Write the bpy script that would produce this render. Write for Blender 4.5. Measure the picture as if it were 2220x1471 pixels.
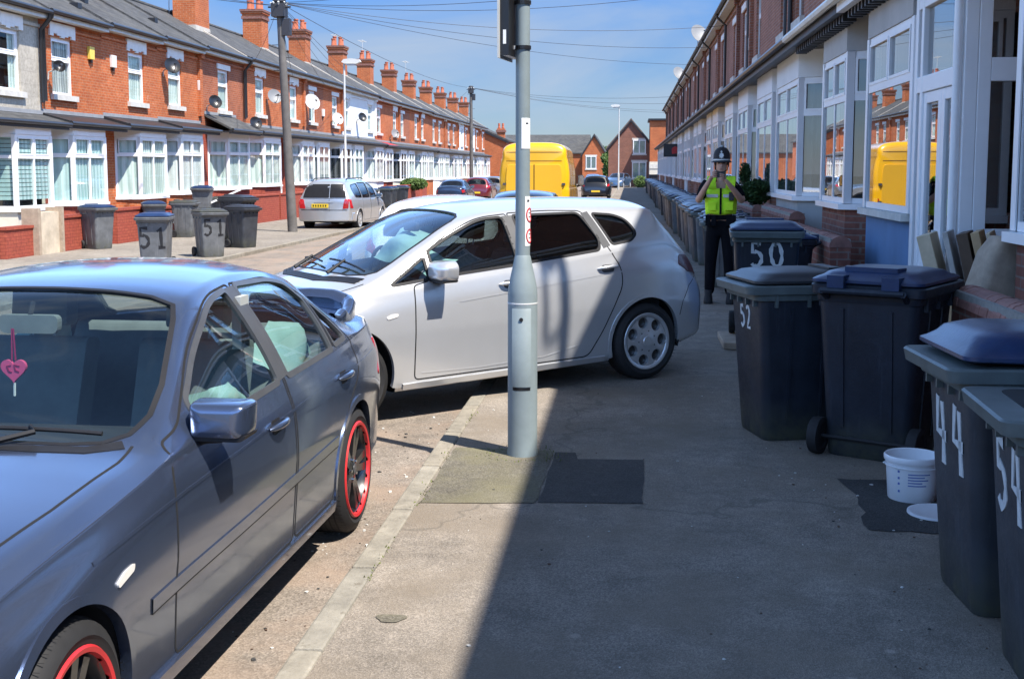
import bpy, bmesh, math, random
from mathutils import Vector, Matrix
from mathutils.bvhtree import BVHTree
R = math.radians
rnd = random.Random(11)
for o in list(bpy.data.objects):
    bpy.data.objects.remove(o, do_unlink=True)
SC = bpy.context.scene
COL = SC.collection

# ---------------------------------------------------------------- camera
cd = bpy.data.cameras.new('camera')
cam = bpy.data.objects.new('camera', cd)
COL.objects.link(cam)
cd.sensor_width = 36.0
cd.lens = 36.0 * 2600 / 2220
cd.shift_y = -0.0429
cd.clip_start = 0.05
cd.clip_end = 3000
cam.location = (0, 0, 1.83)
cam.rotation_euler = (R(84), 0, R(5.593))
SC.camera = cam

# ---------------------------------------------------------------- light
SUN_EL, SUN_AZ = R(58.6), math.atan2(0.79, -0.61)      # azimuth from +Y towards +X
SC.view_settings.view_transform = 'Standard'
SC.view_settings.look = 'None'
SC.view_settings.exposure = 0.95
SC.view_settings.gamma = 1.0
world = bpy.data.worlds.new('World')
SC.world = world
world.use_nodes = True
wn, wl = world.node_tree.nodes, world.node_tree.links
wn.clear()
sky = wn.new('ShaderNodeTexSky')
sky.sky_type = 'NISHITA'
sky.sun_disc = False
sky.sun_elevation = SUN_EL
sky.sun_rotation = SUN_AZ
sky.altitude = 100
sky.air_density = 1.0
sky.dust_density = 0.1
sky.ozone_density = 5.0
tc = wn.new('ShaderNodeTexCoord')
mp = wn.new('ShaderNodeMapping')
mp.inputs['Scale'].default_value = (1.3, 1.3, 5.5)
mp.inputs['Location'].default_value = (2.1, .4, .2)
nz = wn.new('ShaderNodeTexNoise')
nz.inputs['Scale'].default_value = 2.3
nz.inputs['Detail'].default_value = 7
nz.inputs['Roughness'].default_value = .55
nz.inputs['Distortion'].default_value = .5
cr = wn.new('ShaderNodeValToRGB')
cr.color_ramp.elements[0].position = .45
cr.color_ramp.elements[0].color = (0, 0, 0, 1)
cr.color_ramp.elements[1].position = .80
cr.color_ramp.elements[1].color = (.95, .95, .95, 1)
mx = wn.new('ShaderNodeMix')
mx.data_type = 'RGBA'
mx.inputs[7].default_value = (2.0, 2.35, 2.85, 1)
bg = wn.new('ShaderNodeBackground')
bg.inputs['Strength'].default_value = 0.135
wo = wn.new('ShaderNodeOutputWorld')
wl.new(tc.outputs['Generated'], mp.inputs['Vector'])
wl.new(mp.outputs['Vector'], nz.inputs['Vector'])
wl.new(nz.outputs['Fac'], cr.inputs['Fac'])
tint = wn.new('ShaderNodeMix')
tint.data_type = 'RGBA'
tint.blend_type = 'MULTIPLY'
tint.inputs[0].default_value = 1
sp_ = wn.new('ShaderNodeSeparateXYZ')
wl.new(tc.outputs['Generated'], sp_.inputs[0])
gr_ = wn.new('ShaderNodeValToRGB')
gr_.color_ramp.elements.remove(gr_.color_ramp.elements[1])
for i_, (p_, c_) in enumerate(((0.0, (.27, .30, .37)), (.10, (.22, .31, .46)), (.17, (.27, .40, .60)), (.24, (2.2, 2.35, 2.6)), (.44, (2.3, 2.4, 2.55)), (.70, (.9, .92, .95)), (1.0, (.36, .36, .36)))):  # sky dimmed within view, brightened just above it as added fill for the shade
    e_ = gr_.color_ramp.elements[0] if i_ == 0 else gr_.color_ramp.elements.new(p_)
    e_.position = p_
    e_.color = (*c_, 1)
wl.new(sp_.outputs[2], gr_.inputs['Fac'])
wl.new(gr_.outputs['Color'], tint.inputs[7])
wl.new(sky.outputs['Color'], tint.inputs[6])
wl.new(cr.outputs['Color'], mx.inputs[0])
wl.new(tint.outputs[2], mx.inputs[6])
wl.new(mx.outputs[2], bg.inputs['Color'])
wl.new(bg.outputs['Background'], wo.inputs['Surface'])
sd = bpy.data.lights.new('sun', 'SUN')
sd.energy = 5.0
sd.angle = R(0.53)
sd.color = (1.0, .94, .86)
sun = bpy.data.objects.new('sun', sd)
COL.objects.link(sun)
sdir = Vector((math.sin(SUN_AZ) * math.cos(SUN_EL), math.cos(SUN_AZ) * math.cos(SUN_EL), math.sin(SUN_EL)))
sun.rotation_euler = sdir.to_track_quat('Z', 'Y').to_euler()
sun.location = sdir * 60
SC.cycles.max_bounces = 8
SC.cycles.transparent_max_bounces = 16
SC.cycles.caustics_reflective = False
SC.cycles.caustics_refractive = False
SC.cycles.sample_clamp_indirect = 6

# ---------------------------------------------------------------- materials
MATS = {}


def newmat(name):
    m = bpy.data.materials.new(name)
    m.use_nodes = True
    MATS[name] = m
    n = m.node_tree.nodes
    b = n['Principled BSDF']
    return m, n, m.node_tree.links, b


def setp(b, **k):
    names = {'rough': 'Roughness', 'metal': 'Metallic', 'spec': 'Specular IOR Level', 'coat': 'Coat Weight',
             'coatr': 'Coat Roughness', 'alpha': 'Alpha', 'sheen': 'Sheen Weight', 'trans': 'Transmission Weight', 'ior': 'IOR'}
    for q, v in k.items():
        b.inputs[names[q]].default_value = v


def ramp(n, l, src, stops):
    r = n.new('ShaderNodeValToRGB')
    e = r.color_ramp.elements
    while len(e) < len(stops):
        e.new(.5)
    for i, (p, c) in enumerate(stops):
        e[i].position = p
        e[i].color = (*c, 1)
    l.new(src, r.inputs['Fac'])
    return r.outputs['Color']


def noise(n, l, scale, detail=4, rough=.6, vec=None, coord='Object'):
    t = n.new('ShaderNodeTexNoise')
    t.inputs['Scale'].default_value = scale
    t.inputs['Detail'].default_value = detail
    t.inputs['Roughness'].default_value = rough
    if vec is None:
        c = n.new('ShaderNodeTexCoord')
        vec = c.outputs[coord]
    l.new(vec, t.inputs['Vector'])
    return t.outputs['Fac']


def mixc(n, l, fac, a, b, mode='MIX'):
    m = n.new('ShaderNodeMix')
    m.data_type = 'RGBA'
    m.blend_type = mode
    for s, i in ((fac, 0), (a, 6), (b, 7)):
        if hasattr(s, 'links'):
            l.new(s, m.inputs[i])
        elif i == 0:
            m.inputs[0].default_value = s
        else:
            m.inputs[i].default_value = (*s, 1)
    return m.outputs[2]


def bump(n, l, b, h, strength=.3, dist=.01):
    u = n.new('ShaderNodeBump')
    u.inputs['Strength'].default_value = strength
    u.inputs['Distance'].default_value = dist
    l.new(h, u.inputs['Height'])
    l.new(u.outputs['Normal'], b.inputs['Normal'])


def varied(name, col, rough=.6, var=.18, scale=6, bmp=0, bscale=60, coord='Object', **k):
    """plain material with a soft patchy variation of tone"""
    m, n, l, b = newmat(name)
    f = noise(n, l, scale, 6, .65, coord=coord)
    c = ramp(n, l, f, [(.3, tuple(x * (1 - var) for x in col)), (.7, tuple(min(1, x * (1 + var)) for x in col))])
    l.new(c, b.inputs['Base Color'])
    setp(b, rough=rough, **k)
    if bmp:
        bump(n, l, b, noise(n, l, bscale, 3, .6, coord=coord), bmp, .01)
    return m


def paint(name, col, metal=.55, rough=.32, dirt=.12):
    m, n, l, b = newmat(name)
    f = noise(n, l, 2.2, 6, .7)
    c = ramp(n, l, f, [(.35, tuple(x * (1 - dirt) for x in col)), (.7, col)])
    l.new(c, b.inputs['Base Color'])
    setp(b, rough=rough, metal=metal, coat=1.0, coatr=.06)
    r = ramp(n, l, noise(n, l, 9, 5, .7), [(.35, (.04,) * 3), (.75, (.16,) * 3)])
    l.new(r, b.inputs['Coat Roughness'])
    return m


def brick(name, c1, c2, mortar, rough=.85, bw=.225, bh=.075, ms=.008, stain=.35, staincol=(.05, .03, .025), patch=None):
    """brick courses laid by world position so they run through along either axis"""
    m, n, l, b = newmat(name)
    g = n.new('ShaderNodeNewGeometry')
    s = n.new('ShaderNodeSeparateXYZ')
    l.new(g.outputs['Position'], s.inputs[0])
    a = n.new('ShaderNodeMath')
    a.operation = 'ADD'
    l.new(s.outputs[0], a.inputs[0])
    l.new(s.outputs[1], a.inputs[1])
    cb = n.new('ShaderNodeCombineXYZ')
    l.new(a.outputs[0], cb.inputs[0])
    l.new(s.outputs[2], cb.inputs[1])
    t = n.new('ShaderNodeTexBrick')
    t.inputs['Scale'].default_value = 1
    t.inputs['Brick Width'].default_value = bw
    t.inputs['Row Height'].default_value = bh
    t.inputs['Mortar Size'].default_value = ms
    t.inputs['Mortar Smooth'].default_value = .2
    t.inputs['Color1'].default_value = (*c1, 1)
    t.inputs['Color2'].default_value = (*c2, 1)
    t.inputs['Mortar'].default_value = (*mortar, 1)
    l.new(cb.outputs[0], t.inputs['Vector'])
    f = noise(n, l, 1.1, 8, .7, g.outputs['Position'])
    sf = ramp(n, l, f, [(.38, (0, 0, 0)), (.72, (stain,) * 3)])
    c = mixc(n, l, sf, t.outputs['Color'], staincol)
    f2 = ramp(n, l, noise(n, l, 14, 3, .6, g.outputs['Position']), [(.3, (.78,) * 3), (.7, (1.15,) * 3)])
    c = mixc(n, l, 1.0, c, f2, 'MULTIPLY')
    if patch:
        pf = ramp(n, l, noise(n, l, 3.3, 6, .75, g.outputs['Position']), [(.64, (0, 0, 0)), (.68, (.8,) * 3)])
        c = mixc(n, l, pf, c, patch)
    l.new(c, b.inputs['Base Color'])
    setp(b, rough=rough, spec=.25)
    bump(n, l, b, t.outputs['Fac'], -.35, .008)
    return m


def glassmat(name, tint, refl=1.0, ior=1.5, rough=.0, base=0.0):
    """clear pane: what lies behind, tinted, under a mirror-like fresnel reflection"""
    m = bpy.data.materials.new(name)
    m.use_nodes = True
    MATS[name] = m
    n, l = m.node_tree.nodes, m.node_tree.links
    n.clear()
    tr = n.new('ShaderNodeBsdfTransparent')
    tr.inputs['Color'].default_value = (*tint, 1)
    gl = n.new('ShaderNodeBsdfGlossy')
    gl.inputs['Roughness'].default_value = rough
    gl.inputs['Color'].default_value = (refl, refl, refl, 1)
    fr = n.new('ShaderNodeFresnel')
    gb = n.new('ShaderNodeNewGeometry')
    mr = n.new('ShaderNodeMapRange')
    mr.inputs['To Min'].default_value = ior
    mr.inputs['To Max'].default_value = 1 / ior
    l.new(gb.outputs['Backfacing'], mr.inputs['Value'])
    l.new(mr.outputs[0], fr.inputs['IOR'])
    ad = n.new('ShaderNodeMath')
    ad.operation = 'ADD'
    ad.use_clamp = True
    ad.inputs[1].default_value = base
    l.new(fr.outputs[0], ad.inputs[0])
    ms = n.new('ShaderNodeMixShader')
    l.new(ad.outputs[0], ms.inputs[0])
    l.new(tr.outputs[0], ms.inputs[1])
    l.new(gl.outputs[0], ms.inputs[2])
    o = n.new('ShaderNodeOutputMaterial')
    l.new(ms.outputs[0], o.inputs['Surface'])
    return m


def flat(name, col, rough=.5, metal=0, **k):
    return varied(name, col, rough, .08, 12, metal=metal, **k)


def asphalt(name, c1, c2, grit, fine=130, patch=.25, warm=None, rough=.9, cracks=False):
    m, n, l, b = newmat(name)
    g = n.new('ShaderNodeNewGeometry')
    P = g.outputs['Position']
    big = noise(n, l, .55, 8, .65, P)
    c = ramp(n, l, big, [(.35, c1), (.68, c2)])
    v = n.new('ShaderNodeTexVoronoi')
    v.inputs['Scale'].default_value = fine
    l.new(P, v.inputs['Vector'])
    sp = ramp(n, l, v.outputs['Color'], [(.18, (.70,) * 3), (.55, (.98,) * 3), (.9, (1.32,) * 3)])
    c = mixc(n, l, 1.0, c, sp, 'MULTIPLY')
    gr = ramp(n, l, noise(n, l, 38, 5, .75, P), [(.62, (0, 0, 0)), (.74, (.55,) * 3)])
    c = mixc(n, l, gr, c, grit)
    md = ramp(n, l, noise(n, l, 4.5, 6, .7, P), [(.3, (1 - patch,) * 3), (.7, (1 + patch * .6,) * 3)])
    c = mixc(n, l, 1.0, c, md, 'MULTIPLY')
    # small pale spots (trodden gum, lichen)
    v2 = n.new('ShaderNodeTexVoronoi')
    v2.inputs['Scale'].default_value = 2.3
    l.new(P, v2.inputs['Vector'])
    gm = ramp(n, l, v2.outputs['Distance'], [(.035, (.45,) * 3), (.06, (0, 0, 0))])
    c = mixc(n, l, gm, c, tuple(min(1, x * 1.7) for x in c2))
    if warm:
        wf = ramp(n, l, noise(n, l, 1.7, 5, .6, P), [(.42, (0, 0, 0)), (.66, (.75,) * 3)])
        c = mixc(n, l, wf, c, warm)
    if cracks:
        vc = n.new('ShaderNodeTexVoronoi')
        vc.feature = 'DISTANCE_TO_EDGE'
        vc.inputs['Scale'].default_value = .27
        wv = n.new('ShaderNodeVectorMath')
        wv.operation = 'ADD'
        nn = n.new('ShaderNodeTexNoise')
        nn.inputs['Scale'].default_value = 3
        l.new(P, nn.inputs['Vector'])
        l.new(P, wv.inputs[0])
        l.new(nn.outputs['Color'], wv.inputs[1])
        l.new(wv.outputs[0], vc.inputs['Vector'])
        cf = ramp(n, l, vc.outputs['Distance'], [(.003, (.32,) * 3), (.008, (0, 0, 0))])
        c = mixc(n, l, cf, c, (.05, .05, .045))
    l.new(c, b.inputs['Base Color'])
    setp(b, rough=rough, spec=.25)
    bump(n, l, b, v.outputs['Distance'], .5, .006)
    return m


M = MATS
asphalt('pavement', (.222, .192, .158), (.302, .264, .220), (.40, .355, .30), 165, .30, warm=(.20, .165, .125), cracks=True)
asphalt('road', (.20, .168, .136), (.275, .235, .195), (.40, .35, .29), 110, .28, warm=(.29, .215, .160))
asphalt('patchtar', (.052, .052, .051), (.080, .077, .073), (.12, .12, .11), 140, .2)
asphalt('patchlit_stain', (.12, .108, .085), (.17, .155, .12), (.25, .23, .17), 120, .3, warm=(.17, .155, .09))  # lit tone of the pavement repair, also used for the small stain
asphalt('far pavement', (.21, .185, .155), (.275, .245, .205), (.4, .38, .33), 60, .2)
asphalt('ground', (.10, .10, .08), (.14, .14, .10), (.2, .2, .15), 8, .2)
m, n, l, b = newmat('kerb stone')
g_ = n.new('ShaderNodeNewGeometry')
c_ = ramp(n, l, g_.outputs['Random Per Island'], [(0, (.235, .205, .16)), (.5, (.31, .28, .225)), (1, (.27, .25, .21))])
c_ = mixc(n, l, 1.0, c_, ramp(n, l, noise(n, l, 5, 8, .75, g_.outputs['Position']), [(.32, (.62,) * 3), (.66, (1.15,) * 3)]), 'MULTIPLY')
c_ = mixc(n, l, ramp(n, l, noise(n, l, 17, 6, .7, g_.outputs['Position']), [(.60, (0, 0, 0)), (.68, (.55,) * 3)]), c_, (.13, .11, .08))
l.new(c_, b.inputs['Base Color'])
setp(b, rough=.9, spec=.2)
bump(n, l, b, noise(n, l, 70, 4, .7, g_.outputs['Position']), .6, .008)
brick('brick red', (.44, .095, .026), (.53, .14, .042), (.46, .25, .14), stain=.5, staincol=(.17, .055, .03))
brick('brick deep', (.34, .085, .032), (.43, .12, .048), (.36, .23, .16), stain=.5, staincol=(.13, .05, .035))
brick('brick patched', (.44, .095, .028), (.53, .14, .045), (.46, .26, .15), stain=.28, staincol=(.16, .05, .025), patch=(.62, .46, .36))
brick('brick painted', (.33, .07, .045), (.36, .085, .05), (.24, .05, .035), stain=.12)
brick('brick shade', (.30, .115, .07), (.38, .155, .095), (.34, .26, .21), stain=.35)
brick('brick brown', (.20, .075, .05), (.26, .10, .065), (.28, .2, .16), stain=.3)
brick('brick dark', (.20, .075, .055), (.27, .105, .075), (.24, .18, .15), stain=.3)
brick('render stone', (.42, .385, .32), (.46, .42, .35), (.36, .33, .28), bw=.6, bh=.3, ms=.006, stain=.25, staincol=(.18, .16, .13))
varied('render white', (.74, .74, .72), .8, .06, 1.5, coord='Object')
varied('render cream', (.60, .56, .47), .8, .1, 2)
varied('render blue', (.10, .20, .36), .75, .1, 3)
varied('render grey', (.40, .39, .37), .85, .12, 2)
brick('slate', (.052, .053, .055), (.078, .079, .081), (.03, .03, .032), rough=.9, bw=.3, bh=.14, ms=.007, stain=.3, staincol=(.17, .165, .14))
brick('tile brown', (.16, .12, .10), (.2, .155, .125), (.1, .08, .07), bw=.3, bh=.2, ms=.01, stain=.3)
varied('pvc', (.83, .83, .83), .35, .04, 3)
varied('pvc old', (.62, .62, .58), .5, .12, 4)
varied('white paint', (.76, .75, .72), .55, .07, 5)
varied('stone sill', (.55, .53, .48), .8, .15, 5)
varied('black paint', (.018, .018, .02), .45, .2, 6)
varied('gutter', (.02, .02, .022), .4, .2, 5)
varied('lead', (.28, .285, .29), .6, .15, 4)
varied('flashing', (.46, .42, .36), .85, .2, 5)
varied('terracotta', (.42, .12, .06), .8, .2, 5)
varied('dark interior', (.012, .012, .014), .9, .1, 3)  # dark sheets painted to stand for unlit rooms and hollows
varied('dish grey', (.20, .205, .21), .5, .1, 5)
varied('dish light', (.48, .48, .47), .5, .1, 5)
varied('alarm yellow', (.75, .55, .10), .5, .05, 5)
varied('alarm white', (.72, .71, .68), .5, .05, 5)
varied('timber pole', (.115, .105, .095), .85, .3, 3)
varied('galv', (.48, .49, .48), .5, .12, 4)
varied('pole green', (.20, .243, .25), .55, .16, 3.2)
varied('cable', (.03, .03, .035), .6, .05, 5)
flat('red sign', (.45, .03, .03))
flat('green sign', (.04, .32, .14))
flat('sign white', (.78, .78, .76))
flat('door brown', (.10, .05, .03))
flat('door red', (.22, .05, .04))
flat('door dark', (.035, .035, .04))
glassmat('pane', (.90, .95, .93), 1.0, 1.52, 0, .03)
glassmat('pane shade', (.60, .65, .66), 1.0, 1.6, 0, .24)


def curtain(name, c1, c2, scale):
    m, n, l, b = newmat(name)
    g = n.new('ShaderNodeNewGeometry')
    w = n.new('ShaderNodeTexWave')
    w.wave_type = 'BANDS'
    w.bands_direction = 'Y'
    w.inputs['Scale'].default_value = scale
    w.inputs['Distortion'].default_value = 2.5
    w.inputs['Detail'].default_value = 2
    w.inputs['Detail Scale'].default_value = .6
    l.new(g.outputs['Position'], w.inputs['Vector'])
    l.new(ramp(n, l, w.outputs['Fac'], [(.1, c1), (.9, c2)]), b.inputs['Base Color'])
    setp(b, rough=.9, spec=.1)


curtain('curtain pale', (.42, .50, .47), (.72, .78, .74), 2.2)
curtain('curtain teal', (.34, .50, .50), (.58, .72, .72), 1.7)
curtain('curtain grey', (.26, .28, .29), (.52, .54, .53), 2.6)
curtain('curtain dark', (.02, .022, .025), (.12, .12, .125), 2.0)
curtain('curtain white', (.55, .57, .56), (.80, .80, .78), 2.4)


# ---------------------------------------------------------------- mesh helpers
class MB:
    def __init__(s):
        s.v, s.f, s.m, s.mats = [], [], [], []

    def mi(s, m):
        if m not in s.mats:
            s.mats.append(m)
        return s.mats.index(m)

    def add(s, vs, fs, m):
        k = len(s.v)
        s.v += [tuple(v) for v in vs]
        i = s.mi(m)
        for f in fs:
            s.f.append([k + j for j in f])
            s.m.append(i)

    def box(s, x0, x1, y0, y1, z0, z1, m):
        if x0 > x1: x0, x1 = x1, x0
        if y0 > y1: y0, y1 = y1, y0
        s.add([(x0, y0, z0), (x1, y0, z0), (x1, y1, z0), (x0, y1, z0), (x0, y0, z1), (x1, y0, z1), (x1, y1, z1), (x0, y1, z1)],
              [(0, 3, 2, 1), (4, 5, 6, 7), (0, 1, 5, 4), (1, 2, 6, 5), (2, 3, 7, 6), (3, 0, 4, 7)], m)

    def hexa(s, p, m):
        """8 corners: bottom ring 0-3, top ring 4-7"""
        s.add(p, [(0, 3, 2, 1), (4, 5, 6, 7), (0, 1, 5, 4), (1, 2, 6, 5), (2, 3, 7, 6), (3, 0, 4, 7)], m)

    def prism(s, poly, h0, h1, m, fn=None):
        """poly (a,b) swept from h0 to h1; fn(a,b,h)->xyz"""
        fn = fn or (lambda a, b, h: (a, b, h))
        n = len(poly)
        vs = [fn(a, b, h0) for a, b in poly] + [fn(a, b, h1) for a, b in poly]
        s.add(vs, [list(range(n))[::-1], list(range(n, 2 * n))] + [(i, (i + 1) % n, n + (i + 1) % n, n + i) for i in range(n)], m)

    def tube(s, pts, r, m, seg=8, cap=True):
        pts = [Vector(p) for p in pts]
        n = len(pts)
        rs = r if isinstance(r, (list, tuple)) else [r] * n
        vs, fs = [], []
        t = (pts[1] - pts[0]).normalized()
        a = Vector((0, 0, 1)) if abs(t.z) < .9 else Vector((1, 0, 0))
        u = t.cross(a).normalized()
        for i in range(n):
            if i == 0: t = pts[1] - pts[0]
            elif i == n - 1: t = pts[-1] - pts[-2]
            else: t = pts[i + 1] - pts[i - 1]
            t.normalize()
            u = (u - t * u.dot(t)).normalized()
            w = t.cross(u)
            for k in range(seg):
                an = 2 * math.pi * k / seg
                vs.append(pts[i] + (u * math.cos(an) + w * math.sin(an)) * rs[i])
        for i in range(n - 1):
            for k in range(seg):
                fs.append((i * seg + k, i * seg + (k + 1) % seg, (i + 1) * seg + (k + 1) % seg, (i + 1) * seg + k))
        if cap:
            fs.append(list(range(seg))[::-1])
            fs.append([(n - 1) * seg + k for k in range(seg)])
        s.add(vs, fs, m)

    def lathe(s, prof, m, fn=None, seg=24, a0=0, a1=2 * math.pi, mats=None):
        """prof (r,h); fn(x,y,h)->xyz"""
        fn = fn or (lambda x, y, h: (x, y, h))
        full = abs(a1 - a0 - 2 * math.pi) < 1e-6
        ns = seg if full else seg + 1
        k = len(s.v)
        for r_, h in prof:
            for i in range(ns):
                a = a0 + (a1 - a0) * i / seg
                s.v.append(tuple(fn(r_ * math.cos(a), r_ * math.sin(a), h)))
        for j in range(len(prof) - 1):
            q = s.mi(mats[j] if mats else m)
            for i in range(seg):
                i2 = (i + 1) % ns
                s.f.append([k + j * ns + i, k + j * ns + i2, k + (j + 1) * ns + i2, k + (j + 1) * ns + i])
                s.m.append(q)

    def sphere(s, c, r, m, seg=12, rings=8):
        rx, ry, rz = r if isinstance(r, (tuple, list)) else (r, r, r)
        vs, fs = [], []
        for j in range(rings + 1):
            p = math.pi * j / rings
            for i in range(seg):
                a = 2 * math.pi * i / seg
                vs.append((c[0] + rx * math.sin(p) * math.cos(a), c[1] + ry * math.sin(p) * math.sin(a), c[2] + rz * math.cos(p)))
        for j in range(rings):
            for i in range(seg):
                fs.append((j * seg + i, (j + 1) * seg + i, (j + 1) * seg + (i + 1) % seg, j * seg + (i + 1) % seg))
        s.add(vs, fs, m)

    def build(s, name, parent=None, loc=(0, 0, 0), rz=0, smooth=None, bevel=0, fix=True):
        me = bpy.data.meshes.new(name)
        me.from_pydata(s.v, [], s.f)
        for m in s.mats:
            me.materials.append(MATS[m])
        me.polygons.foreach_set('material_index', s.m)
        if fix:
            bm = bmesh.new()
            bm.from_mesh(me)
            bmesh.ops.remove_doubles(bm, verts=bm.verts, dist=1e-5)
            bmesh.ops.recalc_face_normals(bm, faces=bm.faces)
            bm.to_mesh(me)
            bm.free()
        if smooth is not None:
            me.polygons.foreach_set('use_smooth', [True] * len(me.polygons))
            me.set_sharp_from_angle(angle=R(smooth))
        o = bpy.data.objects.new(name, me)
        COL.objects.link(o)
        o.location = loc
        o.rotation_euler = (0, 0, rz)
        if parent: o.parent = parent
        if bevel:
            md = o.modifiers.new('bevel', 'BEVEL')
            md.width = bevel
            md.segments = 2
            md.limit_method = 'ANGLE'
            md.angle_limit = R(35)
        return o


def tag(o, label=None, cat=None, group=None, kind=None):
    if label: o['label'] = label
    if cat: o['category'] = cat
    if group: o['group'] = group
    if kind: o['kind'] = kind
    return o


def thing(name, label, cat, loc=(0, 0, 0), rz=0, group=None):
    o = bpy.data.objects.new(name, None)
    o.empty_display_size = .2
    COL.objects.link(o)
    o.location = loc
    o.rotation_euler = (0, 0, rz)
    return tag(o, label, cat, group)


def copy_tree(o, parent=None):
    c = o.copy()
    COL.objects.link(c)
    c.parent = parent
    for ch in list(o.children):
        copy_tree(ch, c)
    return c


def pchip(pts):
    xs = [p[0] for p in pts]
    ys = [p[1] for p in pts]
    n = len(xs)
    h = [xs[i + 1] - xs[i] for i in range(n - 1)]
    d = [(ys[i + 1] - ys[i]) / h[i] for i in range(n - 1)]
    m = [0.0] * n
    m[0], m[-1] = d[0], d[-1]
    for i in range(1, n - 1):
        if d[i - 1] * d[i] <= 0: m[i] = 0
        else:
            w1, w2 = 2 * h[i] + h[i - 1], h[i] + 2 * h[i - 1]
            m[i] = (w1 + w2) / (w1 / d[i - 1] + w2 / d[i])

    def f(x):
        if x <= xs[0]: return ys[0]
        if x >= xs[-1]: return ys[-1]
        i = max(j for j in range(n - 1) if xs[j] <= x)
        t = (x - xs[i]) / h[i]
        return (ys[i] * (1 + 2 * t) * (1 - t) ** 2 + m[i] * h[i] * t * (1 - t) ** 2 + ys[i + 1] * t * t * (3 - 2 * t) + m[i + 1] * h[i] * t * t * (t - 1))
    return f


def rpoly(pts, r, seg=5):
    """round the corners of a 2D polygon (r one radius or one per corner)"""
    out = []
    n = len(pts)
    for i in range(n):
        p, a, b = Vector(pts[i]), Vector(pts[i - 1]), Vector(pts[(i + 1) % n])
        rr = r[i] if isinstance(r, (list, tuple)) else r
        if rr <= 0:
            out.append(tuple(p)); continue
        u, w = a - p, b - p
        k = min(rr, u.length * .45, w.length * .45)
        p0, p1 = p + u.normalized() * k, p + w.normalized() * k
        for j in range(seg + 1):
            t = j / seg
            out.append(tuple(p0 * (1 - t) ** 2 + p * 2 * t * (1 - t) + p1 * t * t))
    return out


def inpoly(x, y, poly):
    c = False
    j = len(poly) - 1
    for i in range(len(poly)):
        xi, yi = poly[i]
        xj, yj = poly[j]
        if (yi > y) != (yj > y) and x < (xj - xi) * (y - yi) / (yj - yi) + xi:
            c = not c
        j = i
    return c


def strokes(mb, lines, w, m, fn, off=.002):
    """hand-painted strokes: polylines (a,b) as thin raised ribbons; fn(a,b,h)->xyz"""
    for ln in lines:
        pts = [Vector(p) for p in ln]
        L, Rr = [], []
        for i, p in enumerate(pts):
            t = (pts[min(i + 1, len(pts) - 1)] - pts[max(i - 1, 0)])
            t = t.normalized() if t.length > 1e-9 else Vector((1, 0))
            q = Vector((-t.y, t.x)) * w * .5 * (1 + .30 * math.sin(i * 2.3 + len(pts)))
            L.append(p + q)
            Rr.append(p - q)
        # square ends out a little
        n = len(pts)
        vs = [fn(p.x, p.y, off) for p in L] + [fn(p.x, p.y, off) for p in Rr]
        vs += [fn(p.x, p.y, -.004) for p in L] + [fn(p.x, p.y, -.004) for p in Rr]
        fs = [(i, i + 1, n + i + 1, n + i) for i in range(n - 1)]
        fs += [(i, 2 * n + i, 2 * n + i + 1, i + 1) for i in range(n - 1)]
        fs += [(n + i, n + i + 1, 3 * n + i + 1, 3 * n + i) for i in range(n - 1)]
        mb.add(vs, fs, m)


def arc(cx, cy, rx, ry, a0, a1, n=10):
    return [(cx + rx * math.cos(R(a0 + (a1 - a0) * i / n)), cy + ry * math.sin(R(a0 + (a1 - a0) * i / n))) for i in range(n + 1)]


DIG = {  # unit box 0..1 wide, 0..1.6 high
    '0': [arc(.5, .8, .42, .75, 95, 455, 18)],
    '1': [[(.2, 1.25), (.5, 1.55), (.52, .8), (.5, .05)], [(.2, .04), (.85, .06)]],
    '2': [arc(.45, 1.15, .38, .4, 150, -30, 8) + [(.45, .5), (.1, .06), (.9, .08)]],
    '4': [[(.35, 1.6), (.12, .75), (.95, .7)], [(.72, 1.5), (.7, .8), (.68, .02)]],
    '5': [[(.85, 1.5), (.2, 1.52), (.15, .9)] + arc(.42, .52, .42, .46, 95, -140, 10)],
    'A': [[(.05, .02), (.5, 1.55), (.92, .02)], [(.2, .55), (.8, .5)]],
}
# ---------------------------------------------------------------- ground, road, pavements
KR, KL = -1.20, -8.80          # kerb faces, near side and far side


def road_z(x):
    return -0.021 * max(0, KR - x)


ZL = -0.085                     # far pavement level


def sheet(name, polys, m, kind='structure', **k):
    mb = MB()
    for p in polys:
        mb.add(p, [list(range(len(p)))], m)
    o = mb.build(name)
    for f in o.data.polygons:
        pass
    return tag(o, kind=kind, **k)


sheet('ground', [[(-900, -300, -.6), (900, -300, -.6), (900, 2200, -.6), (-900, 2200, -.6)]], 'ground')
# the terraces' yards and the land beyond the street end
sheet('land', [[(-400, 121, -.30), (-60, 121, -.30), (-60, 900, -.30), (-400, 900, -.30)], [(60, 121, -.30), (400, 121, -.30), (400, 900, -.30), (60, 900, -.30)],
               [(-60, 165, -.30), (60, 165, -.30), (60, 900, -.30), (-60, 900, -.30)]], 'ground')
ys = [-6, 0, 4, 8, 12, 20, 30, 50, 80, 121]
mb = MB()
for a, b in zip(ys, ys[1:]):
    xs = [KR + .02, -3, -5, -7, KL - .02]
    for p, q in zip(xs, xs[1:]):
        mb.add([(p, a, road_z(p)), (p, b, road_z(p)), (q, b, road_z(q)), (q, a, road_z(q))], [(0, 1, 2, 3)], 'road')
mb.add([(60, 121, road_z(KR)), (60, 165, -.1), (-60, 165, -.25), (-60, 121, road_z(KL) - .02)], [(0, 1, 2, 3)], 'road')
tag(mb.build('road'), kind='structure')
mb = MB()
mb.box(KR + .115, 7, -6, 118, -.3, .1, 'pavement')
tag(mb.build('pavement'), kind='structure')
mb = MB()
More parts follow.
